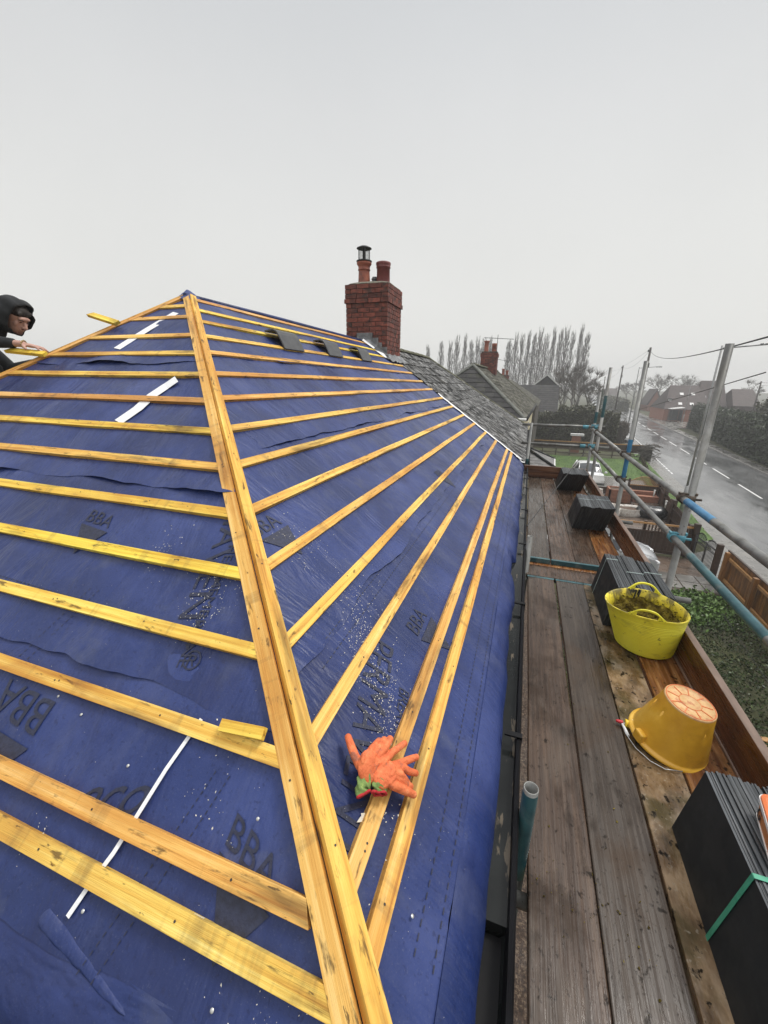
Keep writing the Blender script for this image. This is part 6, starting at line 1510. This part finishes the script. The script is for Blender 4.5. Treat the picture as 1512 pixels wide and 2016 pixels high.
# wrought iron gates
def iron_gate(a, b, label):
    a = Vector(a); b = Vector(b); t0 = thing('iron_gate', a, label, 'gate', 'pair of wrought iron gates'); d = b-a; L_ = d.length; d.normalize(); mb = MB()
    for z in (.10, .82, 1.0): mb.beam(a+Vector((0, 0, z)), b+Vector((0, 0, z)), .02, .022)
    mb.build('rail', MT['iron'], t0); n = 10; mb = MB()
    for i in range(n+1):
        p = a+d*L_*i/n; mb.tube([p+Vector((0, 0, .06)), p+Vector((0, 0, 1.05+.14*math.sin(i/n*math.pi)))], .009 if 0 < i < n else .02, 6)
        if 0 < i < n: mb.lathe([(.0, 0), (.022, .02), (.018, .05), (0, .09)], p+Vector((0, 0, 1.05+.14*math.sin(i/n*math.pi))), 6)
    mb.build('bars', MT['iron'], t0); mb = MB()
    for i in range(5):
        c = a+d*L_*(i+.5)/5+Vector((0, 0, .91)); mb.tube([c+d*math.cos(q)*.07+Vector((0, 0, math.sin(q)*.07)) for q in [2*math.pi*k/14 for k in range(15)]], .006, 5, False)
    mb.build('scrollwork', MT['iron'], t0)
iron_gate((6.77, 15.95, 0), (6.72, 16.72, 0), 'nearer leaf of the black wrought iron driveway gates'); iron_gate((6.72, 16.76, 0), (6.64, 17.5, 0), 'farther leaf of the black wrought iron driveway gates')
gp = MB(); gp.b2((6.55, 17.55, 0), (6.73, 17.73, 1.45)); tag(gp.build('gate_post', MT['fence_dark']), 'dark square timber post at the far side of the iron gates', 'post')
# transverse timber fence between the driveway and the next garden
f2_ = thing('slatted_fence', (5.0, 17.75, 0), 'low dark timber fence with an open slatted top between the silver car and the rubble', 'fence', FG)
mb = MB()
for i in range(26): x = 3.6+i*.113; mb.b2((x, 17.70, .05), (x+.105, 17.725, .92), rnd.random())
mb.build('boarding', MT['fence_dark'], f2_); mb = MB()
for i in range(14): x = 4.95+i*.115; mb.b2((x, 17.70, .92), (x+.05, 17.725, 1.20), rnd.random())
mb.build('slats', MT['fence_dark'], f2_)
for z in (.12, .9, 1.22): mb = MB(); mb.b2((3.6, 17.66, z), (6.55, 17.70, z+.07)); mb.build('rail', MT['fence_rail' if z > 1 else 'fence_dark'], f2_)
for x in (3.7, 4.95, 6.5): mb = MB(); post(mb, x, 17.78, 1.33); mb.build('post', MT['fence_dark'], f2_)
mb = MB(); mb.b2((3.2, 17.95, 0), (4.95, 18.6, .35)); mb.b2((3.3, 18.0, .35), (4.9, 18.5, .40)); tag(mb.build('planter_edge', MT['kerb']), 'pale concrete ledge behind the low slatted fence', 'ledge')
# frontage fence of the next garden
f3 = thing('panel_fence', (7.5, 23, 0), 'dark brown timber fence along the verge in front of the next garden', 'fence', FG)
pts = [(6.75, 18.3), (7.12, 20.4), (7.25, 22.4), (7.5, 24.6), (7.85, 26.9)]
for i in range(len(pts)-1):
    a, b = Vector((*pts[i], 0)), Vector((*pts[i+1], 0)); mb = MB(); n = 16
    for k in range(n):
        p, q = a.lerp(b, k/n), a.lerp(b, (k+.93)/n); h = 1.0+rnd.uniform(-.02, .02); mb.prism([p, q, q+Vector((.02, 0, 0)), p+Vector((.02, 0, 0))], (0, 0, h))
    mb.beam(a+Vector((-.03, 0, .3)), b+Vector((-.03, 0, .3)), .05, .07); mb.beam(a+Vector((-.03, 0, .8)), b+Vector((-.03, 0, .8)), .05, .07); mb.build('panel', MT['fence_dark'], f3)
for i, (x, y) in enumerate(pts): mb = MB(); mb.b2((x-.09, y-.16 if i == 2 else y-.08, 0), (x+.09, y+.16 if i == 2 else y+.08, 1.2)); mb.build('post', MT['fence_dark'], f3)
# trellis with an arched top
f4 = thing('arched_trellis', (7.2, 27.4, 0), 'brown fence with an arched open trellis top behind the brick planter', 'fence', FG)
mb = MB()
for k in range(16): x = 6.3+k*.1; mb.b2((x, 27.30, .05), (x+.095, 27.32, .75))
mb.build('boarding', MT['fence_dark'], f4); mb = MB()
for k in range(-10, 18):
    x0 = 6.3+k*.11
    for s in (1, -1):
        a = Vector((x0 if s > 0 else x0+.55, 27.29, .76)); b = Vector((x0+.55 if s > 0 else x0, 27.29, 1.31))
        # clip to panel
        def clip(a, b):
            c = []
            for t in [i/12 for i in range(13)]:
                p = a.lerp(b, t); top = .95+.34*math.sin(max(0, min(1, (p.x-6.3)/1.6))*math.pi)
                if 6.3 <= p.x <= 7.9 and p.z <= top: c.append(p)
            return c
        c = clip(a, b)
        if len(c) > 1: mb.beam(c[0], c[-1], .012, .02)
mb.build('trellis', MT['fence_rail'], f4); mb = MB(); mb.tube([(6.3+1.6*k/14, 27.29, .95+.34*math.sin(k/14*math.pi)) for k in range(15)], .025, 6); mb.beam((6.3, 27.29, .76), (7.9, 27.29, .76), .04, .05); mb.build('rail', MT['fence_rail'], f4)
for x in (6.3, 7.9): mb = MB(); post(mb, x, 27.3, 1.15); mb.build('post', MT['fence_dark'], f4)
# white lattice
lt = thing('lattice_panel', (4.9, 27.6, 0), 'white diagonal lattice panel in front of the white car', 'trellis')
mb = MB()
for k in range(-7, 14):
    for s in (1, -1):
        a = Vector((4.35+k*.11+(0 if s > 0 else .62), 27.6, .45)); b = Vector((4.35+k*.11+(.62 if s > 0 else 0), 27.6, 1.07)); c = [a.lerp(b, t/12) for t in range(13)]; c = [p for p in c if 4.35 <= p.x <= 5.55]
        if len(c) > 1: mb.beam(c[0], c[-1], .012, .035)
mb.build('lattice', MT['white_paint'], lt); mb = MB(); mb.b2((4.35, 27.62, 0), (5.55, 27.68, .46)); mb.build('base_panel', MT['fence_dark'], lt)
mb = MB(); mb.beam((4.35, 27.59, 1.08), (5.55, 27.59, 1.08), .04, .04); mb.beam((4.35, 27.59, .45), (5.55, 27.59, .45), .04, .04); mb.build('frame', MT['white_paint'], lt)
# far garden fence and its ragged log end
f5 = thing('far_garden_fence', (5, 42.3, 0), 'dark horizontal-rail fence across the far edge of the lawn', 'fence', FG)
mb = MB()
for k in range(80): x = .5+k*.125; mb.b2((x, 42.5, .55), (x+.12, 42.53, 1.30+rnd.uniform(-.02, .02)), rnd.random())
mb.build('boarding', MT['fence_dark'], f5)
for z in (.25, .62, 1.3): mb = MB(); mb.beam((.5, 42.44, z), (10.4, 42.44, z), .05, .09); mb.build('rail', MT['fence_rail' if z > 1.2 else 'twig_dark'], f5)
for k in range(9): mb = MB(); post(mb, .6+k*1.22, 42.36, 1.1); mb.build('post', MT['twig_dark'], f5)
hedge('dark tangled bush and sticks at the roadside end of the far garden fence', [(10.15, 42.2), (11.0, 42.0)], .5, 1.15, 'hedge_brown', 900, .08, name='bush', cat='bush', seed=31)
mb = MB(); r_ = random.Random(8)
for _ in range(60): c = Vector((r_.uniform(10.0, 11.4), 41.6+r_.uniform(-.1, .3), r_.uniform(.2, 1.5))); d = Vector((r_.gauss(.6, .3), r_.gauss(0, .2), r_.gauss(0, .4))).normalized()*.35; mb.tube([c-d, c+d], .03, 5)
tag(mb.build('cut_branches', MT['twig']), 'pile of cut pale branches against the bush at the fence end', 'branches', kind='stuff')
f6 = thing('low_stick_fence', (8.8, 35, 0), 'low broken fence of short stakes along the lawn and verge', 'fence', FG)
mb = MB(); 
for k in range(70): t = k/70; x = 8.25+1.9*t; y = 28.5+13*t; mb.b2((x-.02, y-.02, 0), (x+.02, y+.02, .45+r_.uniform(-.15, .15)), r_.random())
mb.build('stakes', MT['fence_dark'], f6); mb = MB(); mb.beam((8.25, 28.5, .38), (10.15, 41.5, .38), .03, .07); mb.build('rail', MT['fence_dark'], f6)
# brick planter with rubble, sacks, black sheet
pl = thing('brick_planter', (5.7, 26.2, 0), 'red brick planter box beside the arched trellis', 'planter')
mb = MB()
for (x0, x1, y0, y1) in ((5.0, 6.25, 25.6, 25.7), (5.0, 5.1, 25.6, 26.6), (6.15, 6.25, 25.6, 26.6), (5.0, 6.25, 26.5, 26.6)):
    for c in range(9):
        L_ = max(x1-x0, y1-y0); n = int(L_/.23)+1
        for k in range(n):
            a = k/n; b = (k+.95)/n
            lo = (x0+(x1-x0)*a, y0, .02+c*.08) if x1-x0 > .2 else (x0, y0+(y1-y0)*a, .02+c*.08); hi = (x0+(x1-x0)*b, y1, .09+c*.08) if x1-x0 > .2 else (x1, y0+(y1-y0)*b, .09+c*.08); mb.b2(lo, hi, r_.random())
mb.build('brickwork', MT['wall_brick'], pl); mb = MB(); mb.b2((5.1, 25.7, 0), (6.15, 26.5, .66)); mb.build('soil_fill', MT['rubble'], pl)
mb = MB(); mb.b2((6.3, 26.2, 0), (7.7, 26.9, .35)); mb.b2((6.4, 26.6, .35), (7.6, 26.9, .55)); tag(mb.build('wall_stub', MT['wall_brick']), 'low broken brick wall between planter and fence', 'wall')
def sack(cx, cy, r, h, label, seed, mat='bag', fill=True):
    t0 = thing('rubble_sack', (cx, cy, 0), label, 'sack', 'white rubble sacks'); mb = MB(); n = 24; vs = []; fs = []; prof = [(1.0, 0), (1.08, .25), (1.03, .6), (.98, .9), (1.02, 1.02), (.93, .98), (.86, .8)]
    for i, (q, z) in enumerate(prof):
        for k in range(n): a = 2*math.pi*k/n; w = 1+.12*noise.noise(Vector((math.cos(a)*1.6, math.sin(a)*1.6, z*2+seed))); vs.append((cx+math.cos(a)*r*q*w, cy+math.sin(a)*r*q*w*.8, h*z*(1+.15*noise.noise(Vector((math.cos(a)*2, math.sin(a)*2, seed))))))
    for i in range(len(prof)-1):
        for k in range(n): fs.append((i*n+k, i*n+(k+1) % n, (i+1)*n+(k+1) % n, (i+1)*n+k))
    mb.add(vs, fs, .5, 0, True); mb.build('sack_cloth', MT[mat], t0)
    mb = MB(); vs = [(cx, cy, h*.85)]+[(cx+math.cos(2*math.pi*k/n)*r*.9, cy+math.sin(2*math.pi*k/n)*r*.72, h*(.78+.12*noise.noise(Vector((k, seed, 0))))) for k in range(n)]; mb.add(vs, [(0, 1+k, 1+(k+1) % n) for k in range(n)], .5); mb.build('contents', MT['rubble' if fill else 'bag'], t0)
sack(5.55, 23.2, .62, .40, 'open white sack of brown rubble on the yard', 1); sack(4.75, 23.35, .28, .45, 'bunched white sack left of the rubble sack', 2, fill=False); sack(4.80, 22.75, .30, .38, 'small white sack nearest the toe board', 3, fill=False); sack(4.6, 26.9, .30, .42, 'white sack beside the brick planter', 4, fill=False)
mb = MB(); ball(mb, (6.6, 23.2, .25), (.75, .6, .35), 20, 12); vs_ = mb.v; mb.v = [tuple(Vector(v)+Vector((0, 0, .12*noise.noise(Vector(v)*3)))) for v in vs_]; mb.sm = [True]*len(mb.f)
tag(mb.build('black_sack', MT['black_sack']), 'glossy black plastic sack beside the rubble sack', 'sack')
mb = MB(); 
for k in range(26): c = Vector((r_.uniform(5.9, 7.0), r_.uniform(24.0, 25.2), r_.uniform(.02, .25))); d = Vector((r_.gauss(0, 1), r_.gauss(0, 1), r_.gauss(0, .15))).normalized()*r_.uniform(.2, .5); mb.beam(c-d, c+d, .05, .03)
tag(mb.build('timber_debris', MT['fence_dark']), 'heap of broken dark timber in the next garden', 'debris', kind='stuff')
for i, (x, y) in enumerate(((7.2, 25.2), (7.15, 22.9))):
    mb = MB(); mb.tube([(x-.08, y, .62), (x-.08, y, .95)], .035, 8); mb.lathe([(.05, 0), (.06, .04), (0, .06)], (x-.08, y, .95), 8); tag(mb.build('fence_bottle', MT['white_pl']), ['white plastic bottle hung on the dark verge fence, farther one', 'white plastic bottle hung on the dark verge fence, nearer one'][i], 'bottle')
mb = MB(); mb.b2((7.75, 22.9, .03), (8.15, 23.1, .09)); tag(mb.build('white_block', MT['white_paint']), 'small white block lying on the roadside grass', 'block')
# brick pier with white coping in the left hedge
pr_ = thing('brick_pier', (4.9, 44, 0), 'brick pier with a long white coping in front of the left hedge', 'pier')
mb = MB(); mb.b2((4.45, 43.9, 0), (5.25, 44.2, 1.72)); mb.build('brickwork', MT['wall_brick'], pr_); mb = MB(); mb.b2((4.3, 43.8, 1.72), (5.5, 44.3, 1.92)); mb.build('coping', MT['white_paint'], pr_)
# stacked pale timbers at ground level, bottom right
mb = MB()
for k in range(5): mb.beam((4.35, 7.75-.02*k+.11*k, .05+.045*(k % 2)), (6.4, 7.45+.11*k, .05+.045*(k % 2)), .09, .04)
tag(mb.build('timber_lengths', MT['fence_rail']), 'pale timber lengths lying in the garden beyond the toe board', 'timber')
# gravel strip between the wall and the boards
flat('gravel', [(-.28, -1), (1.25, -1), (1.25, 13.6), (-.28, 13.6)], .004, 'gravel')

# ================================================================== VEHICLES
def car(name, label, cat_, O, heading, paint, L_=4.0, detail=True, group=None):
    t0 = thing(name, O, label, cat_, group); M4 = Matrix.Translation(Vector(O)) @ Matrix.Rotation(heading, 4, 'Z'); S = L_/4.0
    def P(x, y, z): return M4 @ Vector((-x*S, y, z))      # x measured back from the nose; nose points along local +X
    #      x    halfw  zbelt  roof  roofhw
    st = [(0.00, .55, .56, .56, .50), (.05, .68, .64, .64, .60), (.18, .78, .72, .73, .66), (.5, .83, .80, .83, .70), (.95, .85, .89, .93, .72), (1.12, .85, .91, 1.00, .70), (1.55, .86, .93, 1.28, .62), (1.95, .86, .94, 1.43, .58), (2.5, .86, .95, 1.46, .58), (3.1, .86, .96, 1.42, .57), (3.55, .84, .97, 1.22, .58), (3.85, .81, .95, .99, .62), (3.97, .77, .85, .86, .68), (4.0, .72, .62, .62, .66)]
    vs = []; secs = len(st)
    for (x, w, zb, zr, wr) in st:
        zl = .20 if 0 < x < 3.99 else .30
        for (y, z) in ((-w*.94, zl), (-w, .42), (-w, zb-.10), (-w*.97, zb), (-wr, zr-.035), (-wr*.55, zr), (0, zr+.012), (wr*.55, zr), (wr, zr-.035), (w*.97, zb), (w, zb-.10), (w, .42), (w*.94, zl)): vs.append(P(x, y, z))
    n = 13; body = []; glass = []
    for i in range(secs-1):
        for k in range(n-1):
            f = (i*n+k, i*n+k+1, (i+1)*n+k+1, (i+1)*n+k); side = k in (3, 8); topf = k in (4, 5, 6, 7)
            if side and 4 < i < 10: glass.append(f)
            elif topf and 4 < i < 7: glass.append(f)
            elif topf and 8 < i < 11: glass.append(f)
            else: body.append(f)
    body += [tuple(range(n))[::-1], tuple((secs-1)*n+k for k in range(n))]
    mb = MB(); mb.add(vs, body, .5, 0, True); o = mb.build('body', MT[paint], t0)
    for md in (o.modifiers.new('e', 'EDGE_SPLIT'),): md.split_angle = R(32)
    mb = MB(); mb.add(vs, glass, .5, 0, False); mb.build('windows', MT['glass'], t0)
    for sx in (.72, 3.25):
        for sy in (-1, 1):
            c = P(sx, sy*.80, .31); ax = (M4.to_3x3() @ Vector((0, 1, 0))).to_track_quat('Z', 'Y').to_matrix()
            mb = MB(); mb.lathe([(.0, -.11), (.30, -.11), (.315, -.08), (.315, .08), (.30, .11), (.21, .11)], c, 24, ax); mb.lathe([(.21, .11), (.0, .11)], c, 24, ax); w_ = mb.build('wheel', MT['tyre'], t0)
            if detail:
                mb = MB(); mb.lathe([(.20, .112), (.19, .118), (.05, .105), (.0, .12)], c, 20, ax) if sy > 0 else mb.lathe([(.20, -.112), (.19, -.118), (.05, -.105), (0, -.12)], c, 20, ax); mb.build('rim', MT['lamp_steel'], w_)
            mb = MB(); vs2 = []
            for k in range(13): a = math.pi*k/12; vs2.append(P(sx-math.cos(a)*.375/S, sy*.872, .30+math.sin(a)*.37))
            mb.add(vs2, [tuple(range(13))], .5); mb.build('wheel_arch', MT['trim'], t0)
    if detail:
        for sy in (-1, 1):
            mb = MB(); q = M4.to_3x3(); ball(mb, P(.17, sy*.62, .62), (.16, .13, .075), 16, 10, q @ Matrix.Rotation(-sy*.5, 3, 'Z')); mb.sm = [True]*len(mb.f); mb.build('headlight', MT['lens'], t0)
            mb = MB(); ball(mb, P(.10, sy*.55, .30), (.06, .07, .045), 12, 8, q); mb.build('fog_lamp', MT['lens'], t0)
            mb = MB(); ball(mb, P(1.32, sy*.98, .99), (.06, .10, .075), 12, 8, q); mb.sm = [True]*len(mb.f); mb.build('door_mirror', MT[paint], t0)
            mb = MB(); mb.tube([P(1.12, sy*.70, 1.0), P(1.55, sy*.63, 1.28), P(1.95, sy*.60, 1.425)], .025, 6); mb.tube([P(2.35, sy*.845, .95), P(2.40, sy*.60, 1.44)], .035, 6); mb.tube([P(3.1, sy*.845, .96), P(3.3, sy*.60, 1.36)], .045, 6); mb.build('pillar', MT[paint], t0)
        mb = MB(); mb.prism([P(-.012, -.34, .36), P(-.012, .34, .36), P(-.012, .38, .50), P(-.012, -.38, .50)], M4.to_3x3() @ Vector((-.08, 0, 0))); mb.build('grille', MT['trim'], t0)
        mb = MB(); mb.tube([P(.30, -.60, .795), P(.7, -.55, .86), P(1.05, -.60, .945)], .006, 5); mb.tube([P(.30, .60, .795), P(.7, .55, .86), P(1.05, .60, .945)], .006, 5); mb.build('bonnet_crease', MT['trim'], t0)
    return t0
car('silver_hatchback', 'silver car seen nose first below the toe board on the driveway', 'car', (4.98, 15.75, 0), R(-4), 'car_silver', 4.0)
car('white_car', 'white car facing the scaffold, parked behind the white lattice', 'car', (4.35, 28.0, 0), R(-90), 'car_white', 4.1)
for i, (s_, t_, pc, lab) in enumerate(((150, -5.2, 'car_white', 'nearest white van-like car parked far along the left kerb'), (168, -4.9, 'car_white', 'second pale car parked far along the left kerb'), (183, -1.7, 'car_white', 'distant car with pale lights coming down the road'), (205, -5.0, 'car_dark', 'dark car farthest along the left kerb'))):
    p = RD(s_, t_); o = car('distant_car', lab, 'car', (p.x, p.y, 0), R(-96), pc, 4.3, False, 'cars far up the road')
p = RD(55, -5.4); car('kerbside_car', 'white car glimpsed behind the blue-banded scaffold tube', 'car', (p.x, p.y, 0), R(-96), 'car_white', 4.2, False)

# ================================================================== POLES, LAMPS, WIRES
def tele_pole(x, y, h, label, arms=True):
    t0 = thing('telegraph_pole', (x, y, 0), label, 'pole', 'wooden telegraph poles'); mb = MB(); mb.tube([(x, y, 0), (x, y, h)], [.16, .11], 12); mb.build('shaft', MT['pole_wood'], t0)
    mb = MB(); mb.box((x-.14, y, h-.35), (.16, .14, .22)); mb.box((x+.13, y, h-1.9), (.12, .12, .5)); mb.build('fittings', MT['cowl'], t0)
    mb = MB()
    for k in range(8): mb.tube([(x, y, 2.6+.45*k), (x+(.22 if k % 2 else -.22), y, 2.6+.45*k)], .012, 5)
    mb.build('step_irons', MT['coupler'], t0)
    return t0
tele_pole(12.41, 56.34, 10.65, 'tall dark telegraph pole behind the blue-banded scaffold tube'); tele_pole(16.08, 90.9, 10.15, 'second dark telegraph pole up the left side of the road'); tele_pole(21.5, 146.0, 9.2, 'faint telegraph pole near the far end of the road')
tele_pole(38.5, 92.6, 7.6, 'telegraph pole in front of the highest brown roof')
def lamp(x, y, h, d, label, r=.055, arm=1.6):
    t0 = thing('street_lamp', (x, y, 0), label, 'street lamp', 'grey street lamps'); mb = MB(); mb.tube([(x, y, 0), (x, y, 1.5)], r*1.55, 12); mb.tube([(x, y, 1.5), (x, y, h)], [r, r*.75], 12); mb.build('column', MT['lamp_steel'], t0)
    d = Vector(d).normalized(); mb = MB(); mb.tube([(x, y, h-.12), Vector((x, y, h-.10))+d*arm+Vector((0, 0, .12))], .032, 8); mb.build('arm', MT['lamp_steel'], t0)
    c = Vector((x, y, h+.02))+d*(arm+.35); q = Matrix.Rotation(math.atan2(d.y, d.x), 3, 'Z'); mb = MB(); mb.box(c, (.62, .24, .09), q); mb.build('lantern', MT['lamp_steel'], t0, bevel=.03); mb = MB(); mb.box(c-Vector((0, 0, .05)), (.5, .18, .02), q); mb.build('lens', MT['lens'], t0)
lamp(8.35, 24.6, 8.3, RV, 'nearest street lamp column, rising beside the big scaffold tube', arm=1.7)
lamp(28.1, 92.6, 8.0, -RV, 'street lamp on the far pavement by the small shelter', .06)
lamp(11.9, 57.5, 8.6, RV, 'street lamp column almost hidden behind the dark telegraph pole', .06)
lamp(23.6, 170, 8.5, RV, 'faint street lamp at the far end of the road', .06)
def wire(a, b, sag, r, label, n=28):
    a = Vector(a); b = Vector(b); mb = MB(); mb.tube([a.lerp(b, k/n)-Vector((0, 0, sag*4*(k/n)*(1-k/n))) for k in range(n+1)], r, 5, False)
    return tag(mb.build('overhead_wire', MT['cable']), label, 'wire', 'overhead wires')
T1 = (12.36, 56.3, 10.35)
wire(T1, (3.25, 8.0, 7.13), .55, .014, 'thick overhead wire from the telegraph pole top towards the upper right edge')
wire((9.9, 58, 2.75), (4.6, 11.0, 6.72), .05, .013, 'dark wire slanting up across the road and the big scaffold tube')
wire(T1, (16.05, 90.9, 9.9), .9, .012, 'wire dipping between the first two telegraph poles'); wire((12.41, 56.3, 10.5), (16.05, 90.9, 10.0), .1, .011, 'taut wire between the first two telegraph poles')
wire((16.05, 90.9, 9.8), (21.5, 146, 8.9), .9, .014, 'wire from the second telegraph pole to the far one')
wire((12.3, 56.3, 9.6), (.12, 3.9, 5.11), .55, .0045, 'thin pale service wire running down to the eaves of the house')
wire((16.05, 90.9, 9.7), (-1.9, 23.4, 7.7), .8, .010, 'thin wire from the second pole to the chimney aerial')
wire((38.5, 92.6, 7.4), (60, 60, 8.0), .6, .02, 'wires running right from the pole by the brown roofs')
wire((38.5, 92.6, 6.9), (60, 60, 7.3), .6, .02, 'lower wire running right from the pole by the brown roofs')
wire((1.35, 2.9, 5.0), (1.85, 1.2, 4.2), .01, .0015, 'thin line crossing the ground cover outside the toe board', 6)
# a bird or two on the lamp arm
for i, dx in enumerate((1.45, 1.62)):
    P = Vector((8.35, 24.6, 8.30))+RV.normalized()*dx; mb = MB(); ball(mb, P+Vector((0, 0, .03)), (.07, .035, .035), 10, 8); ball(mb, P+Vector((.06, 0, .06)), (.022, .02, .02), 8, 6); tag(fuse(mb, .006, 1).build('bird', MT['cowl']), ['small dark bird perched on the nearest street lamp arm, left one', 'small dark bird perched on the nearest street lamp arm, right one'][i], 'bird')

# ================================================================== HAZE (fine rain in the air)
def haze(density=.0021):
    m = bpy.data.materials.new('rain_haze'); m.use_nodes = True; nt = m.node_tree; nt.nodes.remove(nt.nodes['Principled BSDF'])
    v = nt.nodes.new('ShaderNodeVolumePrincipled'); v.inputs['Color'].default_value = (.97, .975, .98, 1); v.inputs['Density'].default_value = density; v.inputs['Anisotropy'].default_value = .2
    nt.links.new(v.outputs[0], nt.nodes['Material Output'].inputs['Volume'])
    mb = MB(); mb.b2((-240, -120, -1.0), (260, 360, 22.0)); me = mb.build('haze', MT['glass']); me.data.materials.clear(); me.data.materials.append(m); me['kind'] = 'stuff'
haze()
